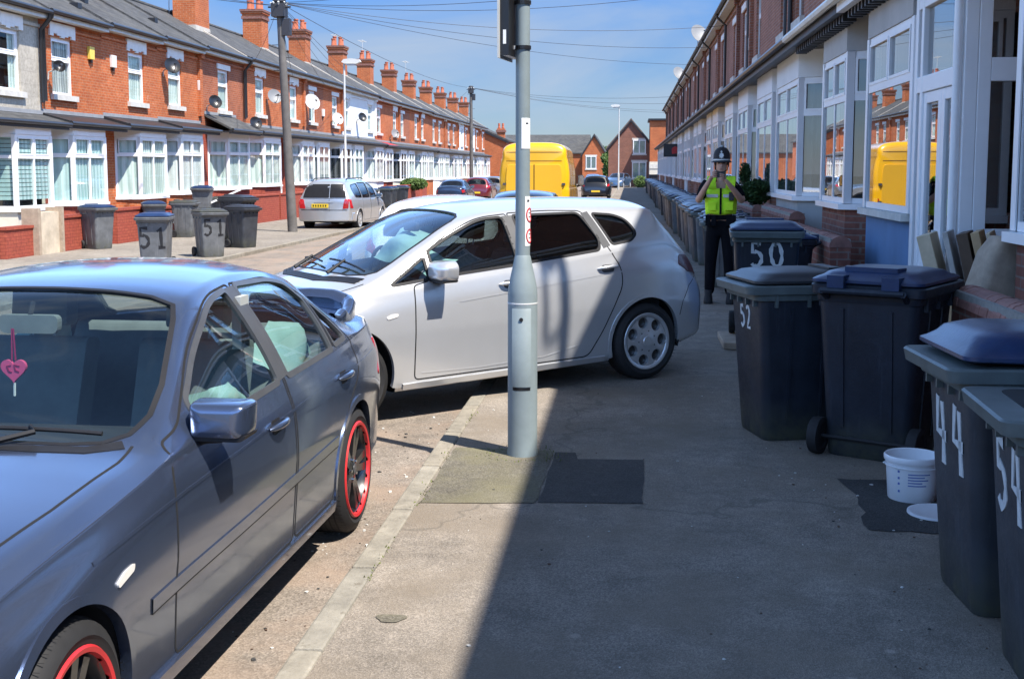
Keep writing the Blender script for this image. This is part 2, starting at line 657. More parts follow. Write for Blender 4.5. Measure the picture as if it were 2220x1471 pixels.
mb.box(KL - .125, -22, -6, 118, -.5, ZL, 'far pavement')
tag(mb.build('far_pavement'), kind='structure')
# kerb stones, about 0.9 m long with open joints
mb = MB()
y = -5.0
while y < 118:
    L = .91
    j = rnd.uniform(-.004, .004)
    mb.box(KR + j, KR + .112 + j, y + .010, y + L - .010, -.25, .103 + rnd.uniform(-.003, .003), 'kerb stone')
    y += L
tag(mb.build('kerb', bevel=.012), kind='structure')
mb = MB()
y = -5.0
while y < 118:
    mb.box(KL - .12, KL, y + .006, y + .904, -.5, ZL + .004, 'kerb stone')
    y += .91
tag(mb.build('far_kerb'), kind='structure')
# repaired trenches in the pavement
def jag(pts, amp=.012, step=.1):
    out = []
    for a, b in zip(pts, pts[1:] + pts[:1]):
        n = max(1, int((Vector(b) - Vector(a)).length / step))
        for i in range(n):
            t = i / n
            out.append((a[0] + (b[0] - a[0]) * t + rnd.uniform(-amp, amp), a[1] + (b[1] - a[1]) * t + rnd.uniform(-amp, amp)))
    return out


sheet('tarmac_patch', [[(x, y, .104) for x, y in jag([(-.46, 6.10), (.08, 6.13), (.10, 7.07), (-.30, 7.06), (-.31, 7.22), (-.44, 7.22)], .006)]], 'patchtar')  # shaded half of one repair: eaves shadow painted in as darker tar
sheet('lit_patch', [[(x, y, .104) for x, y in jag([(-1.07, 6.03), (-.475, 6.08), (-.455, 7.25), (-1.07, 7.3)], .01)]], 'patchlit_stain')  # sunlit half of the same repair, painted lighter up to the shadow edge
sheet('tarmac_patch', [[(x, y, .104) for x, y in jag([(1.16, 6.74), (1.22, 6.3), (1.15, 5.78), (1.9, 5.72), (1.9, 6.75)], .02)]], 'patchtar')

sheet('damp_patch', [[(-.905 + .055 * math.cos(a) * (1 + .25 * math.sin(3 * a)), 4.42 + .05 * math.sin(a) * (1 + .2 * math.cos(2 * a)), .104) for a in [2 * math.pi * i / 24 for i in range(24)]]], 'patchlit_stain')
# crumbs, leaves and scraps of litter lying about the gutter and pavement
mb = MB()
varied('litter pale', (.55, .54, .5), .9, .2, 30)
varied('litter leaf', (.10, .06, .04), .9, .3, 30)
varied('weed', (.13, .15, .04), .9, .3, 30)
for i in range(230):
    if i < 90: x, y, z = rnd.uniform(-1.0, 1.5), rnd.uniform(3.7, 9.5), .1
    elif i < 190:
        x, y = rnd.uniform(-1.75, -1.22), rnd.uniform(3.6, 9)
        z = road_z(x)
    else: x, y, z = rnd.uniform(.9, 1.6), rnd.uniform(4, 8), .1
    s_ = rnd.choice([.003, .004, .004, .005, .006, .009]) * (1.3 if i > 90 else 1)
    a = rnd.uniform(0, 6.28)
    mb.hexa([(x + s_ * math.cos(a + k) * rnd.uniform(.5, 1.3), y + s_ * math.sin(a + k) * rnd.uniform(.5, 1.3), z + h) for h in (.001, s_ * .7) for k in (0, 1.57, 3.14, 4.71)],
            rnd.choice(['litter pale', 'litter pale', 'litter leaf', 'litter leaf', 'patchtar']))
tag(mb.build('litter'), 'small crumbs and scraps of litter on the pavement and in the gutter', 'litter', kind='stuff')
mb = MB()
for i in range(260):            # moss and short weeds round the pole foot and along the kerb joint
    if i < 150:
        a, rr = rnd.uniform(0, 6.28), rnd.uniform(.135, .2) + abs(rnd.gauss(0, .05))
        x, y = -.636 + rr * math.cos(a), 7.13 + rr * math.sin(a) * .9
    else: x, y = KR + .112 + rnd.gauss(0, .012), rnd.choice([6.2, 6.25, 7.0, 5.1, 8.2]) + rnd.gauss(0, .15)
    h = rnd.uniform(.004, .014)
    a = rnd.uniform(0, 6.28)
    mb.add([(x - .005 * math.cos(a), y - .005 * math.sin(a), .103), (x + .005 * math.cos(a), y + .005 * math.sin(a), .103), (x + rnd.uniform(-.01, .01), y + rnd.uniform(-.01, .01), .103 + h)], [(0, 1, 2)], 'weed')
tag(mb.build('moss', fix=False), 'short yellow green moss and weeds round the lamp post foot', 'moss', kind='stuff')

# ---------------------------------------------------------------- terraced houses
SIDE = {
    'L': dict(X=-14.6, s=1, ze=5.95, zs=1.22, zt=2.93, zc=3.22, zcw=3.72, w0=3.98, w1=5.42, g=ZL, bd=.58, ed=.30, rid=(-2.7, 7.62), back=-5.6),
    'R': dict(X=3.33, s=-1, ze=7.164, zs=1.423, zt=3.209, zc=3.683, zcw=4.339, w0=4.791, w1=6.486, g=.1, bd=.79, ed=.36, rid=(-3.8, 9.3), back=-7.6),
}


class House:
    def __init__(s, side, y0, y1, label, cat='house', group=None, dz=0.0, **k):
        s.S = dict(SIDE[side])
        for q in ('ze', 'zs', 'zt', 'zc', 'zcw', 'w0', 'w1'): s.S[q] += dz
        s.side, s.w, s.k = side, y1 - y0, k
        s.yc = (y0 + y1) / 2
        s.t = thing('terraced_house', label, cat, (s.S['X'], s.yc, 0), 0, group)
        s.sg = s.S['s']
        s.parts()

    def P(s, d, u, z):
        return (s.sg * d, u, z)

    def box(s, mb, d0, d1, u0, u1, z0, z1, m):
        mb.box(s.sg * d0, s.sg * d1, u0, u1, z0, z1, m)

    # framed glazing along the segment p->q (d,u); returns nothing, fills three builders
    def glaze(s, F, G, C, p, q, z0, z1, cols=2, tr=.68, fw=.055, fm='pvc', cm='curtain pale', style='full', out=None, topsplit=False):
        p, q = Vector(p), Vector(q)
        L = (q - p).length
        t = (q - p) / L
        n = Vector((t.y, -t.x))
        if out is None: out = Vector((1, 0))
        if n.dot(Vector(out)) < 0: n = -n

        def pt(a, b, z):
            v = p + t * a + n * b
            return s.P(v.x, v.y, z)

        def bar(a0, a1, za, zb, b0=-.07, b1=0.0):
            F.hexa([pt(a0, b0, za), pt(a1, b0, za), pt(a1, b1, za), pt(a0, b1, za), pt(a0, b0, zb), pt(a1, b0, zb), pt(a1, b1, zb), pt(a0, b1, zb)], fm)
        e = .002
        bar(0, fw, z0, z1)
        bar(L - fw, L, z0, z1)
        bar(fw, L - fw, z0, z0 + fw, -.068, -e)
        bar(fw, L - fw, z1 - fw, z1, -.068, -e)
        zt = z0 + (z1 - z0) * tr if tr else z1
        if tr: bar(fw, L - fw, zt - fw * .6, zt + fw * .6, -.066, .004)
        cw = (L - 2 * fw) / cols
        for i in range(1, cols):
            bar(fw + cw * i - fw * .5, fw + cw * i + fw * .5, zt if topsplit else z0 + fw, z1 - fw, -.064, -e * 2)
        # opening lights: a slimmer sash frame proud of the fixed frame in the top row
        if tr and L > .6:
            for i in range(cols):
                a0, a1 = fw + cw * i + fw * .5, fw + cw * (i + 1) - fw * .5
                for (x0, x1, za, zb) in ((a0, a1, zt + fw * .6, zt + fw * .6 + .03), (a0, a1, z1 - fw - .03, z1 - fw), (a0, a0 + .03, zt + fw * .6 + .03, z1 - fw - .03), (a1 - .03, a1, zt + fw * .6 + .03, z1 - fw - .03)):
                    bar(x0, x1, za, zb, -.05, .012)
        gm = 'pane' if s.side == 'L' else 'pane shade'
        G.add([pt(fw * .6, -.014, z0 + fw * .6), pt(L - fw * .6, -.014, z0 + fw * .6), pt(L - fw * .6, -.014, z1 - fw * .6), pt(fw * .6, -.014, z1 - fw * .6)], [(0, 1, 2, 3)], gm)

        def cl(a0, a1, za, zb, m, b=-.085, wav=.014):
            k = max(2, int((a1 - a0) / .05))
            vs, fs = [], []
            for i in range(k + 1):
                a = a0 + (a1 - a0) * i / k
                o = b - wav * math.sin(i * 1.9)
                vs += [pt(a, o, za), pt(a, o, zb)]
            for i in range(k): fs.append((2 * i, 2 * i + 2, 2 * i + 3, 2 * i + 1))
            C.add(vs, fs, m)
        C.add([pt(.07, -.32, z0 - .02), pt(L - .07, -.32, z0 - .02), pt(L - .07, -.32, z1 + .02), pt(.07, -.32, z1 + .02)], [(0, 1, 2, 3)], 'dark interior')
        if style == 'full': cl(.02, L - .02, z0, z1 - .02, cm)
        elif style == 'lower': cl(.02, L - .02, z0, zt + .02, cm)
        elif style == 'sides':
            cl(.02, L * .3, z0, z1, cm)
            cl(L * .72, L - .02, z0, z1, cm)
        elif style == 'blind':
            zz = z0 + (z1 - z0) * .12
            while zz < z1 - .03:
                cl(.03, L - .03, zz, zz + .085, cm, -.07, 0)
                zz += .1

    def wallpanel(s, mb, u0, u1, z0, z1, holes, m, d=0.0, rev=.13):
        us = sorted({u0, u1, *[h[0] for h in holes], *[h[1] for h in holes]})
        zs = sorted({z0, z1, *[h[2] for h in holes], *[h[3] for h in holes]})
        us = [u for u in us if u0 <= u <= u1]
        zs = [z for z in zs if z0 <= z <= z1]
        for a, b in zip(us, us[1:]):
            for c, e in zip(zs, zs[1:]):
                um, zm = (a + b) / 2, (c + e) / 2
                if any(h[0] < um < h[1] and h[2] < zm < h[3] for h in holes): continue
                mb.add([s.P(d, a, c), s.P(d, b, c), s.P(d, b, e), s.P(d, a, e)], [(0, 1, 2, 3)], m)
        for h in holes:
            a, b, c, e = h
            for q in (((a, c), (a, e)), ((b, c), (b, e)), ((a, c), (b, c)), ((a, e), (b, e))):
                (ua, za), (ub, zb) = q
                mb.add([s.P(d, ua, za), s.P(d, ub, zb), s.P(d - rev, ub, zb), s.P(d - rev, ua, za)], [(0, 1, 2, 3)], m)

    def parts(s):
        S, k, h = s.S, s.k, s.w / 2
        mat, t = k.get('brick', 'brick red'), s.t
        lowm = k.get('low', mat)
        g, ze = S['g'] - .25, S['ze']
        wu = k.get('win', (-.55, .6))
        bay = k.get('bay', (-1.35, .65))      # front facet
        door = k.get('door', (.85, 1.65))
        # wall shell
        mb = MB()
        holes = [(wu[0], wu[1], S['w0'], S['w1'])]
        s.wallpanel(mb, -h, h, S['zc'] - .1, ze, holes, mat)
        dh = (door[0], door[1], g + .3, S['zt']) if door else None
        bh = (bay[0] - .1, bay[1] + .1, S['zs'] + .02, S['zt'] - .02) if bay else None
        s.wallpanel(mb, -h, h, g, S['zc'] - .1, [x for x in (dh, bh) if x], lowm)
        b = S['back']
        for u in (-h, h):
            mb.add([s.P(0, u, g), s.P(b, u, g), s.P(b, u, ze), s.P(S['rid'][0], u, S['rid'][1] - .1 + (ze - SIDE[s.side]['ze'])), s.P(0, u, ze)], [(0, 1, 2, 3, 4)], mat)
        mb.add([s.P(b, -h, g), s.P(b, h, g), s.P(b, h, ze), s.P(b, -h, ze)], [(0, 1, 2, 3)], mat)
        if k.get('pier'):                      # projecting party-wall pier under a corbel
            s.box(mb, .002, .10, h - .13, h + .13, S['zcw'] + .02, ze - .28, mat)
            s.box(mb, .002, .18, h - .15, h + .15, ze - .28, ze - .03, k.get('pierm', mat))
        # string course of headers under the eaves
        s.box(mb, .002, .045, -h, h, ze - .34, ze - .26, mat)
        mb.build('wall', t)
        # roof
        dze = ze - SIDE[s.side]['ze']
        rd, rz_ = S['rid'][0], S['rid'][1] + dze
        e = S['ed']
        mb = MB()
        pr = [(e, ze - .02), (rd, rz_ - .02), (b - .3, ze - .25), (b - .3, ze - .13), (rd, rz_ + .1), (e, ze + .09)]
        mb.prism(pr, -h, h, k.get('roof', 'slate'), lambda a, z, u: s.P(a, u, z))
        mb.tube([s.P(rd, -h, rz_ + .1), s.P(rd, h, rz_ + .1)], .09, k.get('ridge', 'slate'), 8)
        if k.get('parapet'):                   # pale mortar flashing where the roofs meet
            mb.prism([(e - .1, ze + .10), (rd, rz_ + .12), (rd, rz_ + .19), (e - .1, ze + .17)], h - .09, h + .09, 'flashing', lambda a, z, u: s.P(a, u, z))
        ro = mb.build('roof', t)
        if k.get('vents'):
            v = MB()
            for (d_, u_) in k['vents']:
                zz = ze + .09 + (e - d_) * (rz_ - ze) / (e - rd)
                v.box(s.sg * (d_ - .12), s.sg * (d_ + .12), u_ - .12, u_ + .12, zz - .05, zz + .10, 'black paint')
            v.build('roof_vent', t)
        # eaves board and gutter
        mb = MB()
        s.box(mb, .046, e - .03, -h, h, ze - .13, ze - .025, k.get('soffit', 'pvc old'))
        mb.build('eaves_board', t)
        mb = MB()
        gm = k.get('gut', 'gutter')
        mb.tube([s.P(e + .06, -h, ze + .03), s.P(e + .06, h, ze + .03)], .06, gm, 8)
        mb.build('gutter', t, smooth=40)
        if k.get('pipe') is not None:
            u = k['pipe']
            mb = MB()
            mb.tube([s.P(e + .05, u, ze), s.P(e + .03, u, ze - .12), s.P(.09, u, ze - .4), s.P(.09, u, S['zcw'] + .05)], .045, k.get('pipem', 'gutter'), 8)
            mb.build('downpipe', t, smooth=40)
        # upper window
        F, G, C = MB(), MB(), MB()
        s.glaze(F, G, C, (-.06, wu[0]), (-.06, wu[1]), S['w0'], S['w1'], k.get('wcols', 1), k.get('wtr', .62), .07, 'pvc', k.get('wcur', 'curtain pale'), k.get('wst', 'full'))
        f = F.build('upper_window', t)
        G.build('pane', f)
        C.build('curtain', f)
        mb = MB()
        s.box(mb, -.1, .09, wu[0] - .12, wu[1] + .12, S['w0'] - .14, S['w0'] - .002, k.get('sillm', 'stone sill'))
        mb.build('sill', f)
        mb = MB()
        lm = k.get('lint', 'white paint')
        a0, a1, z0 = wu[0] - .12, wu[1] + .12, S['w1']
        if k.get('lintel', 'ornate') == 'ornate':
            s.box(mb, .002, .05, a0, a1, z0 + .14, z0 + .36, lm)
            for i in range(7):                 # scalloped underside
                c = a0 + (a1 - a0) * (i + .5) / 7
                w_ = (a1 - a0) / 14 * .98
                zz = z0 + (.02 if i in (0, 6) else .09 if i in (1, 5) else .05 if i in (2, 4) else .01)
                s.box(mb, .003, .048, c - w_, c + w_, zz, z0 + .139, lm)
        else:
            s.box(mb, .002, .04, a0, a1, z0 + .004, z0 + .2, lm)
        mb.build('lintel', f)
        # bay window
        if bay:
            bd = S['bd'] * k.get('bdk', 1)
            cw = k.get('cant', .42)
            z0, z1 = S['zs'], S['zt']
            pl = [(0, bay[0] - cw), (bd, bay[0]), (bd - k.get('skew', 0), bay[1]), (0, bay[1] + cw)]
            if k.get('flush'):                 # square-ended: near side returns straight to the wall
                pl[0] = (0, bay[0]) if k['flush'] in ('a', 'ab') else pl[0]
                pl[3] = (0, bay[1]) if k['flush'] in ('b', 'ab') else pl[3]
            F, G, C = MB(), MB(), MB()
            cm, st, fm = k.get('cur', 'curtain pale'), k.get('st', 'full'), k.get('fm', 'pvc')
            mid = Vector((0, (bay[0] + bay[1]) / 2))
            for i, nc in ((0, 1), (1, k.get('cols', 2)), (2, 1)):
                p, q = Vector(pl[i]), Vector(pl[i + 1])
                s.glaze(F, G, C, p, q, z0, z1, nc, k.get('tr', .7), .065, fm, cm, st, (p + q) / 2 - mid, bool(k.get('topsplit')))
            # corner posts
            for i in (1, 2):
                d_, u_ = pl[i]
                F.prism([(d_ + .012, u_ - .05), (d_ + .012, u_ + .05), (d_ - .08, u_ + .05), (d_ - .08, u_ - .05)], z0 + .003, z1 - .003, fm, lambda a, u, z: s.P(a, u, z))
            f = F.build('bay_window', t)
            G.build('pane', f)
            C.build('curtain', f)
            mb = MB()

            def grow(o):
                return [(0, pl[0][1] - o * .6), (bd + o, pl[1][1] - o * .4), (pl[2][0] + o, pl[2][1] + o * .4), (0, pl[3][1] + o * .6)]
            mb.prism(grow(.07), z0 - .07, z0 - .003, k.get('bsill', 'pvc'), lambda a, u, z: s.P(a, u, z))
            mb.build('sill', f)
            mb = MB()
            mb.prism(grow(-.02), g, z0 - .073, k.get('base', lowm), lambda a, u, z: s.P(a, u, z))
            mb.build('bay_plinth', t)
            mb = MB()
            mb.prism(grow(.015), z1 + .003, S['zc'] - .06, k.get('head', 'pvc'), lambda a, u, z: s.P(a, u, z))
            mb.build('bay_head', t)
        # canopy
        cst = k.get('canopy', 'slate')
        if cst:
            cd_ = k.get('cand', S['bd'] + (.13 if s.side == 'L' else .27))
            c0, c1 = k.get('cspan', (-h, h))
            zc, zw = S['zc'], k.get('czw', S['zcw'] if s.side == 'R' else S['zc'] + .26)
            mb = MB()
            mb.prism([(.002, zw - .07), (cd_, zc), (cd_, zc + .07), (.002, zw)], c0, c1, cst, lambda a, z, u: s.P(a, u, z))
            s.box(mb, cd_ - .09, cd_ - .005, c0 + .004, c1 - .004, zc - .12, zc - .003, k.get('fasc', 'black paint'))
            s.box(mb, .05, cd_ - .092, c0 + .005, c1 - .005, zc - .058, zc - .025, k.get('fasc', 'black paint'))
            s.box(mb, .003, .03, c0, c1, zw + .003, zw + .1, 'lead')
            if k.get('hips'):
                pass
            o = mb.build('canopy', t)
            g2 = MB()
            g2.tube([s.P(cd_ + .05, c0, zc + .01), s.P(cd_ + .05, c1, zc + .01)], .055, k.get('cgut', 'gutter'), 8)
            g2.build('canopy_gutter', o, smooth=40)
            if k.get('dentil'):
                u = c0 + .1
                while u < c1 - .1:
                    g2 = MB()
                    s.box(g2, cd_ - .25, cd_ - .095, u, u + .07, zc - .2, zc - .06, k['dentil'])
                    u += .19
                    g2.build('dentil', o)
        # door
        if door:
            dd = k.get('dd', -.11)
            fz = S['g'] + k.get('step', .12)
            F = MB()
            a0, a1, zt = door[0] + .002, door[1] - .002, S['zt'] - .002
            fm = k.get('dfm', 'pvc')
            for (x0, x1, za, zb) in ((a0, a0 + .07, fz, zt), (a1 - .07, a1, fz, zt), (a0 + .07, a1 - .07, zt - .07, zt), (a0 + .07, a1 - .07, fz + 2.0, fz + 2.08)):
                s.box(F, dd - .06, dd, x0, x1, za, zb, fm)
            s.box(F, dd - .3, dd + .1, a0, a1, S['g'], fz - .002, 'stone sill')
            dm = k.get('doorm', 'pvc')
            x0, x1 = a0 + .074, a1 - .074
            gh = k.get('dglass', (.35, .95))   # glazed band of the leaf
            D = MB()
            zb0, zb1 = fz + .01, fz + 1.996
            ga, gb = zb0 + 2 * gh[0], zb0 + 2 * gh[1]
            s.box(D, dd - .05, dd - .012, x0, x1, zb0, ga, dm)
            s.box(D, dd - .05, dd - .012, x0, x1, gb, zb1, dm)
            s.box(D, dd - .05, dd - .012, x0, x0 + .12, ga + .001, gb - .001, dm)
            s.box(D, dd - .05, dd - .012, x1 - .12, x1, ga + .001, gb - .001, dm)
            s.box(D, dd - .012, dd - .002, x0 + .12, x1 - .12, zb0 + .15, ga - .1, dm)
            f = F.build('door_frame', t)
            do = D.build('door', t)
            G = MB()
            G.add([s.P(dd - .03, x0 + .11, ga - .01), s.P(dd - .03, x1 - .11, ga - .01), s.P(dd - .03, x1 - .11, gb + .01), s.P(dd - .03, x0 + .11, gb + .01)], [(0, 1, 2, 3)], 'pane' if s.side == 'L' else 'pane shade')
            G.add([s.P(dd - .03, x0, fz + 2.07), s.P(dd - .03, x1, fz + 2.07), s.P(dd - .03, x1, zt - .06), s.P(dd - .03, x0, zt - .06)], [(0, 1, 2, 3)], 'pane' if s.side == 'L' else 'pane shade')
            G.build('pane', do)
            G = MB()
            s.box(G, dd - .34, dd - .3, a0, a1, fz, zt, k.get('dback', 'dark interior'))  # dark sheet standing in for the unlit hall behind the glass
            G.build('door_dark_back', f)
            G = MB()
            s.box(G, dd - .01, dd + .03, x1 - .09, x1 - .06, fz + .95, fz + 1.12, 'galv')
            s.box(G, dd - .011, dd + .006, (x0 + x1) / 2 - .13, (x0 + x1) / 2 + .13, fz + .62, fz + .68, 'galv')
            G.build('handle', do)
        # chimney
        for ch in k.get('chim', []):
            u, d_, wx, wy, zt, npot = ch
            zt += dze
            mb = MB()
            zb = ze + .2
            mat = 'brick red'
            s.box(mb, d_ - wx / 2, d_ + wx / 2, u - wy / 2, u + wy / 2, zb, zt - .42, mat)
            for i, (q, za, zz) in enumerate(((.05, -.42, -.30), (.02, -.299, -.19), (.07, -.189, -.10), (.10, -.099, 0))):
                s.box(mb, d_ - wx / 2 - q, d_ + wx / 2 + q, u - wy / 2 - q, u + wy / 2 + q, zt + za, zt + zz, 'brick dark' if i in (0, 3) else mat)
            mb.prism([(d_ - wx / 2 - .1, ze + .1), (d_ + wx / 2 + .1, ze + .1), (d_ + wx / 2 + .02, ze + 1.25), (d_ - wx / 2 - .02, ze + 1.25)], u - wy / 2 - .03, u + wy / 2 + .03, 'flashing', lambda a, z, u_: s.P(a, u_, z))
            c = mb.build('chimney', t)
            nx = 2
            for i in range(npot):
                pu = u + (i // nx - (npot / nx - 1) / 2) * .34
                pd = d_ + (i % nx - .5) * wx * .48
                pm = MB()
                hh = .42 + .08 * ((i * 7) % 3)
                x, y, _ = s.P(pd, pu, 0)
                pm.lathe([(.10, zt - .03), (.125, zt - .02), (.135, zt + .06), (.115, zt + .1), (.10, zt + hh - .08), (.125, zt + hh - .06), (.125, zt + hh), (.09, zt + hh), (.085, zt + .1)], 'terracotta',
                         lambda a, b_, z: (x + a, y + b_, z), 10)
                pm.build('chimney_pot', c, smooth=40)
# ---------------------------------------------------------------- the far (sunlit) terrace
def LH(y0, y1, label, win, bay, door=None, group=None, **k):
    yc = (y0 + y1) / 2
    k['win'] = (win - yc - .58, win - yc + .58)
    k['bay'] = (bay[0] - yc, bay[1] - yc) if bay else None
    k['door'] = (door[0] - yc, door[1] - yc) if door else None
    return House('L', y0, y1, label, group=group, **k)


GL = 'terraced houses on the sunlit side of the street'
GLF = 'distant red brick houses towards the far end of the sunlit terrace'
LH(20.6, 24.5, 'grey rendered house end of the sunlit terrace nearest the camera', 23.1, (21.4, 23.2), None, GL, dz=-.33, brick='render stone', low='render cream', head='pvc')
LH(24.5, 28.9, 'grey stone rendered house with a white panelled door, left of the first red brick house', 27.35, (26.45, 28.15), (24.75, 25.95), GL, dz=-.30,
   brick='render stone', low='render cream', pipe=2.13, wcols=1, cant=.12, cur='curtain teal', st='blind', wst='sides', doorm='pvc', dglass=(.6, .9), canopy='slate', lintel='ornate', vents=[(-1.2, .3)])
LH(28.9, 32.4, 'red brick house with a yellow alarm box, right beside the grey rendered house', 30.1, (29.35, 31.2), (31.42, 32.32), GL, dz=-.25,
   low='brick painted', cur='curtain teal', wcur='curtain grey', cant=.30, doorm='pvc', dglass=(.12, .95), vents=[(-.9, .2), (-.5, 1.4)], pipe=-1.68, canopy='black paint')
LH(32.4, 36.3, 'patched red brick house with a dark dish between its upper window and the next', 34.8, (33.55, 35.45), None, GL, dz=-.18, brick='brick patched',
   low='brick red', cur='curtain pale', cant=.45, canopy='black paint', chim=[(1.95, -2.2, .7, 1.2, 9.0, 4)], vents=[(-1, -.8)])
LH(36.3, 40.0, 'red brick house with a white door at the end of the black canopy', 37.85, (36.75, 38.6), (38.95, 39.85), GL, dz=-.12, low='brick red', cur='curtain white', cant=.35,
   canopy='black paint', pier=True, doorm='pvc', dglass=(.5, .9), vents=[(-1, .5)])
LH(40.0, 44.7, 'red brick house with a steep dark lean-to canopy left of the timber pole', 42.5, (41.2, 43.5), None, GL, dz=-.05, brick='brick deep', low='brick painted', cur='curtain pale', cant=.5,
   canopy='slate', czw=3.72, cand=.95, cspan=(-1.9, 1.4), pipe=2.3, parapet=True, chim=[(2.25, -1.9, .85, 1.5, 9.15, 4)], lintel='plain')
LH(44.7, 48.9, 'red brick house with a green sign over its bay, directly left of the timber pole', 46.8, (45.4, 47.5), None, GL, low='brick painted', cur='curtain pale', cant=.45, canopy='slate', pipe=-2.0)
bl = [48.9, 53.1, 56.7, 60.3, 64.3, 68.3, 71.9, 75.5, 79.3, 83.1, 86.9]
wl_ = [51.6, 54.7, 59.0, 61.6, 67.1, 69.6, 74.3, 76.8, 81.8, 84.4]
lab = ['red brick house with white upper window, directly right of the timber pole',
       'red brick house with a large grey dish on the wall and a pale upper lean-to',
       'red brick house whose front the pale street lamp crosses',
       'white rendered house standing out among the red brick, left of the other white one',
       'second white fronted house, right beside the white rendered one',
       'red brick house with the red canopy, second after the white rendered house',
       'red brick house with a clipped green bush before its bay',
       'red brick house next beyond the one with the clipped bush',
       'red brick house with white corner strips, two beyond the clipped bush',
       'red brick house with white corner strips, three beyond the clipped bush']
ch = {48.9: [(2.1, -2.1, .85, 1.0, 8.85, 4)], 56.7: [(1.8, -2.1, .85, 1.0, 8.8, 4)], 64.3: [(2.0, -2.1, .85, 1.0, 8.8, 4)], 71.9: [(1.8, -2.1, .85, 1.0, 8.75, 4)], 79.3: [(1.9, -2.1, .85, 1.0, 8.7, 4)]}
for i in range(10):
    a, b = bl[i], bl[i + 1]
    w = wl_[i]
    left = w < (a + b) / 2 + .2
    bay = (a + .45, a + 2.35) if i % 2 else (b - 2.3, b - .4)
    door = (b - 1.1, b - .2) if i % 2 else (a + .2, a + 1.1)
    k = dict(low=['brick painted', 'render cream', 'render cream', 'brick painted', 'brick red'][i % 5], cur=['curtain white', 'curtain grey', 'curtain dark', 'curtain pale'][i % 4],
             canopy=['slate', 'slate', 'slate', 'slate', 'slate', 'red sign', 'slate', 'slate', 'slate', 'slate'][i], chim=ch.get(a, []), cant=.4, pier=i % 2 == 0, parapet=i % 2 == 0,
             doorm=['pvc', 'door brown', 'pvc', 'door dark'][i % 4], wst=['full', 'sides', 'full', 'full'][i % 4], lintel='plain' if i % 3 else 'ornate')
    if i in (3, 4): k.update(brick='render white', low='render white')
    elif i % 3 == 1: k.update(brick='brick deep')
    LH(a, b, lab[i], w, bay, door, GL, dz=0.0 if i < 5 else -.05, **k)
y = 86.9
i = 0
while y < 120:
    b = y + 3.75
    even = i % 2 == 0
    bay = (y + 1.4, b - .35) if even else (y + .35, b - 1.4)
    LH(y, b, 'distant red brick terraced house with white bay, beyond the houses with white corner strips', (y + b) / 2 + (.5 if even else -.5), bay, None, GLF, dz=-.1,
       brick='render white' if i in (4, 6) else 'brick red', low='render white' if i % 3 == 0 else 'brick red', cant=.4, pier=not even, pierm='white paint', parapet=even,
       chim=[(1.87, -2.1, .85, 1.0, 8.6, 4)] if even else [], cur='curtain white', lintel='plain')
    y = b
    i += 1

# ---------------------------------------------------------------- the near (shaded) terrace
GR = 'terraced houses on the shaded side of the street'
GRF = 'distant houses of the shaded terrace'


RK = 1.13                       # the shaded row stands this much farther off than first paced out


def RH(y0, y1, label, win, bay, door=None, group=GR, **k):
    y0, y1, win = y0 * RK, y1 * RK, win * RK
    bay = bay and (bay[0] * RK, bay[1] * RK)
    door = door and (door[0] * RK, door[1] * RK)
    yc = (y0 + y1) / 2
    k['win'] = (win - yc - .55, win - yc + .55)
    k['bay'] = (bay[0] - yc, bay[1] - yc) if bay else None
    k['door'] = (door[0] - yc, door[1] - yc) if door else None
    k.setdefault('brick', 'brick shade')
    return House('R', y0, y1, label, group=group, **k)


RH(-1.2, 4.1, 'shaded house at the near end of the terrace, mostly out of the picture', .8, (.2, 2.4), None, cur='curtain dark', lintel='plain')
RH(4.1, 8.3, 'shaded house cut by the right edge, white framed bay above the brick garden wall', 6.2, (4.9, 7.30), None, cur='curtain grey', st='sides', flush='ab', cols=1, fasc='pvc', cgut='pvc', cspan=(-2.37, 2.37), base='brick dark')
h1 = RH(8.3, 12.35, 'shaded house with a blue plinth under its bay and a white glazed porch', 10.4, (10.02, 11.84), None, cur='curtain dark', st='none', flush='ab', cols=2, topsplit=1, tr=.70, cgut='pvc old',
        fasc='pvc', base='render blue', brick='brick shade', bsill='stone sill', dentil='black paint', head='render grey', cspan=(-2.28, 2.28))
RH(12.35, 15.9, 'shaded house with a brick plinth and dark dentils, next beyond the blue plinth', 14.6, (12.98, 14.5), (14.95, 15.75), cur='curtain dark', st='sides', cgut='pvc old', base='brick dark', flush='b', cant=.38,
   dentil='black paint', head='render grey', brick='brick shade', pipe=1.7, door_=0)
RH(15.9, 19.35, 'shaded house with a white bay facing the camera, beyond the dark dentils', 17.2, (16.62, 19.0), None, cur='curtain grey', st='full', cant=.5, flush='b', head='render white', base='render grey', pipe=-1.88, lint='white paint', canopy='slate')
RH(19.35, 22.9, 'shaded house with a plain white bay, behind the white bay facing the camera', 21.9, (19.65, 21.9), (22.0, 22.8), cur='curtain white', cant=.3, pier=True, pipe=1.7, doorm='door brown')
RH(22.9, 26.6, 'shaded house with a white bay and dark brown porch post, right of the police helmet', 24.2, (23.6, 25.7), None, cur='curtain pale', cant=.45, pipe=-1.7)
RH(26.6, 30.2, 'shaded house with a long pale bay, directly behind the police helmet', 28.9, (27.0, 29.2), (29.3, 30.1), cur='curtain white', cant=.35, pier=True, doorm='door brown')
y = 30.2
i = 0
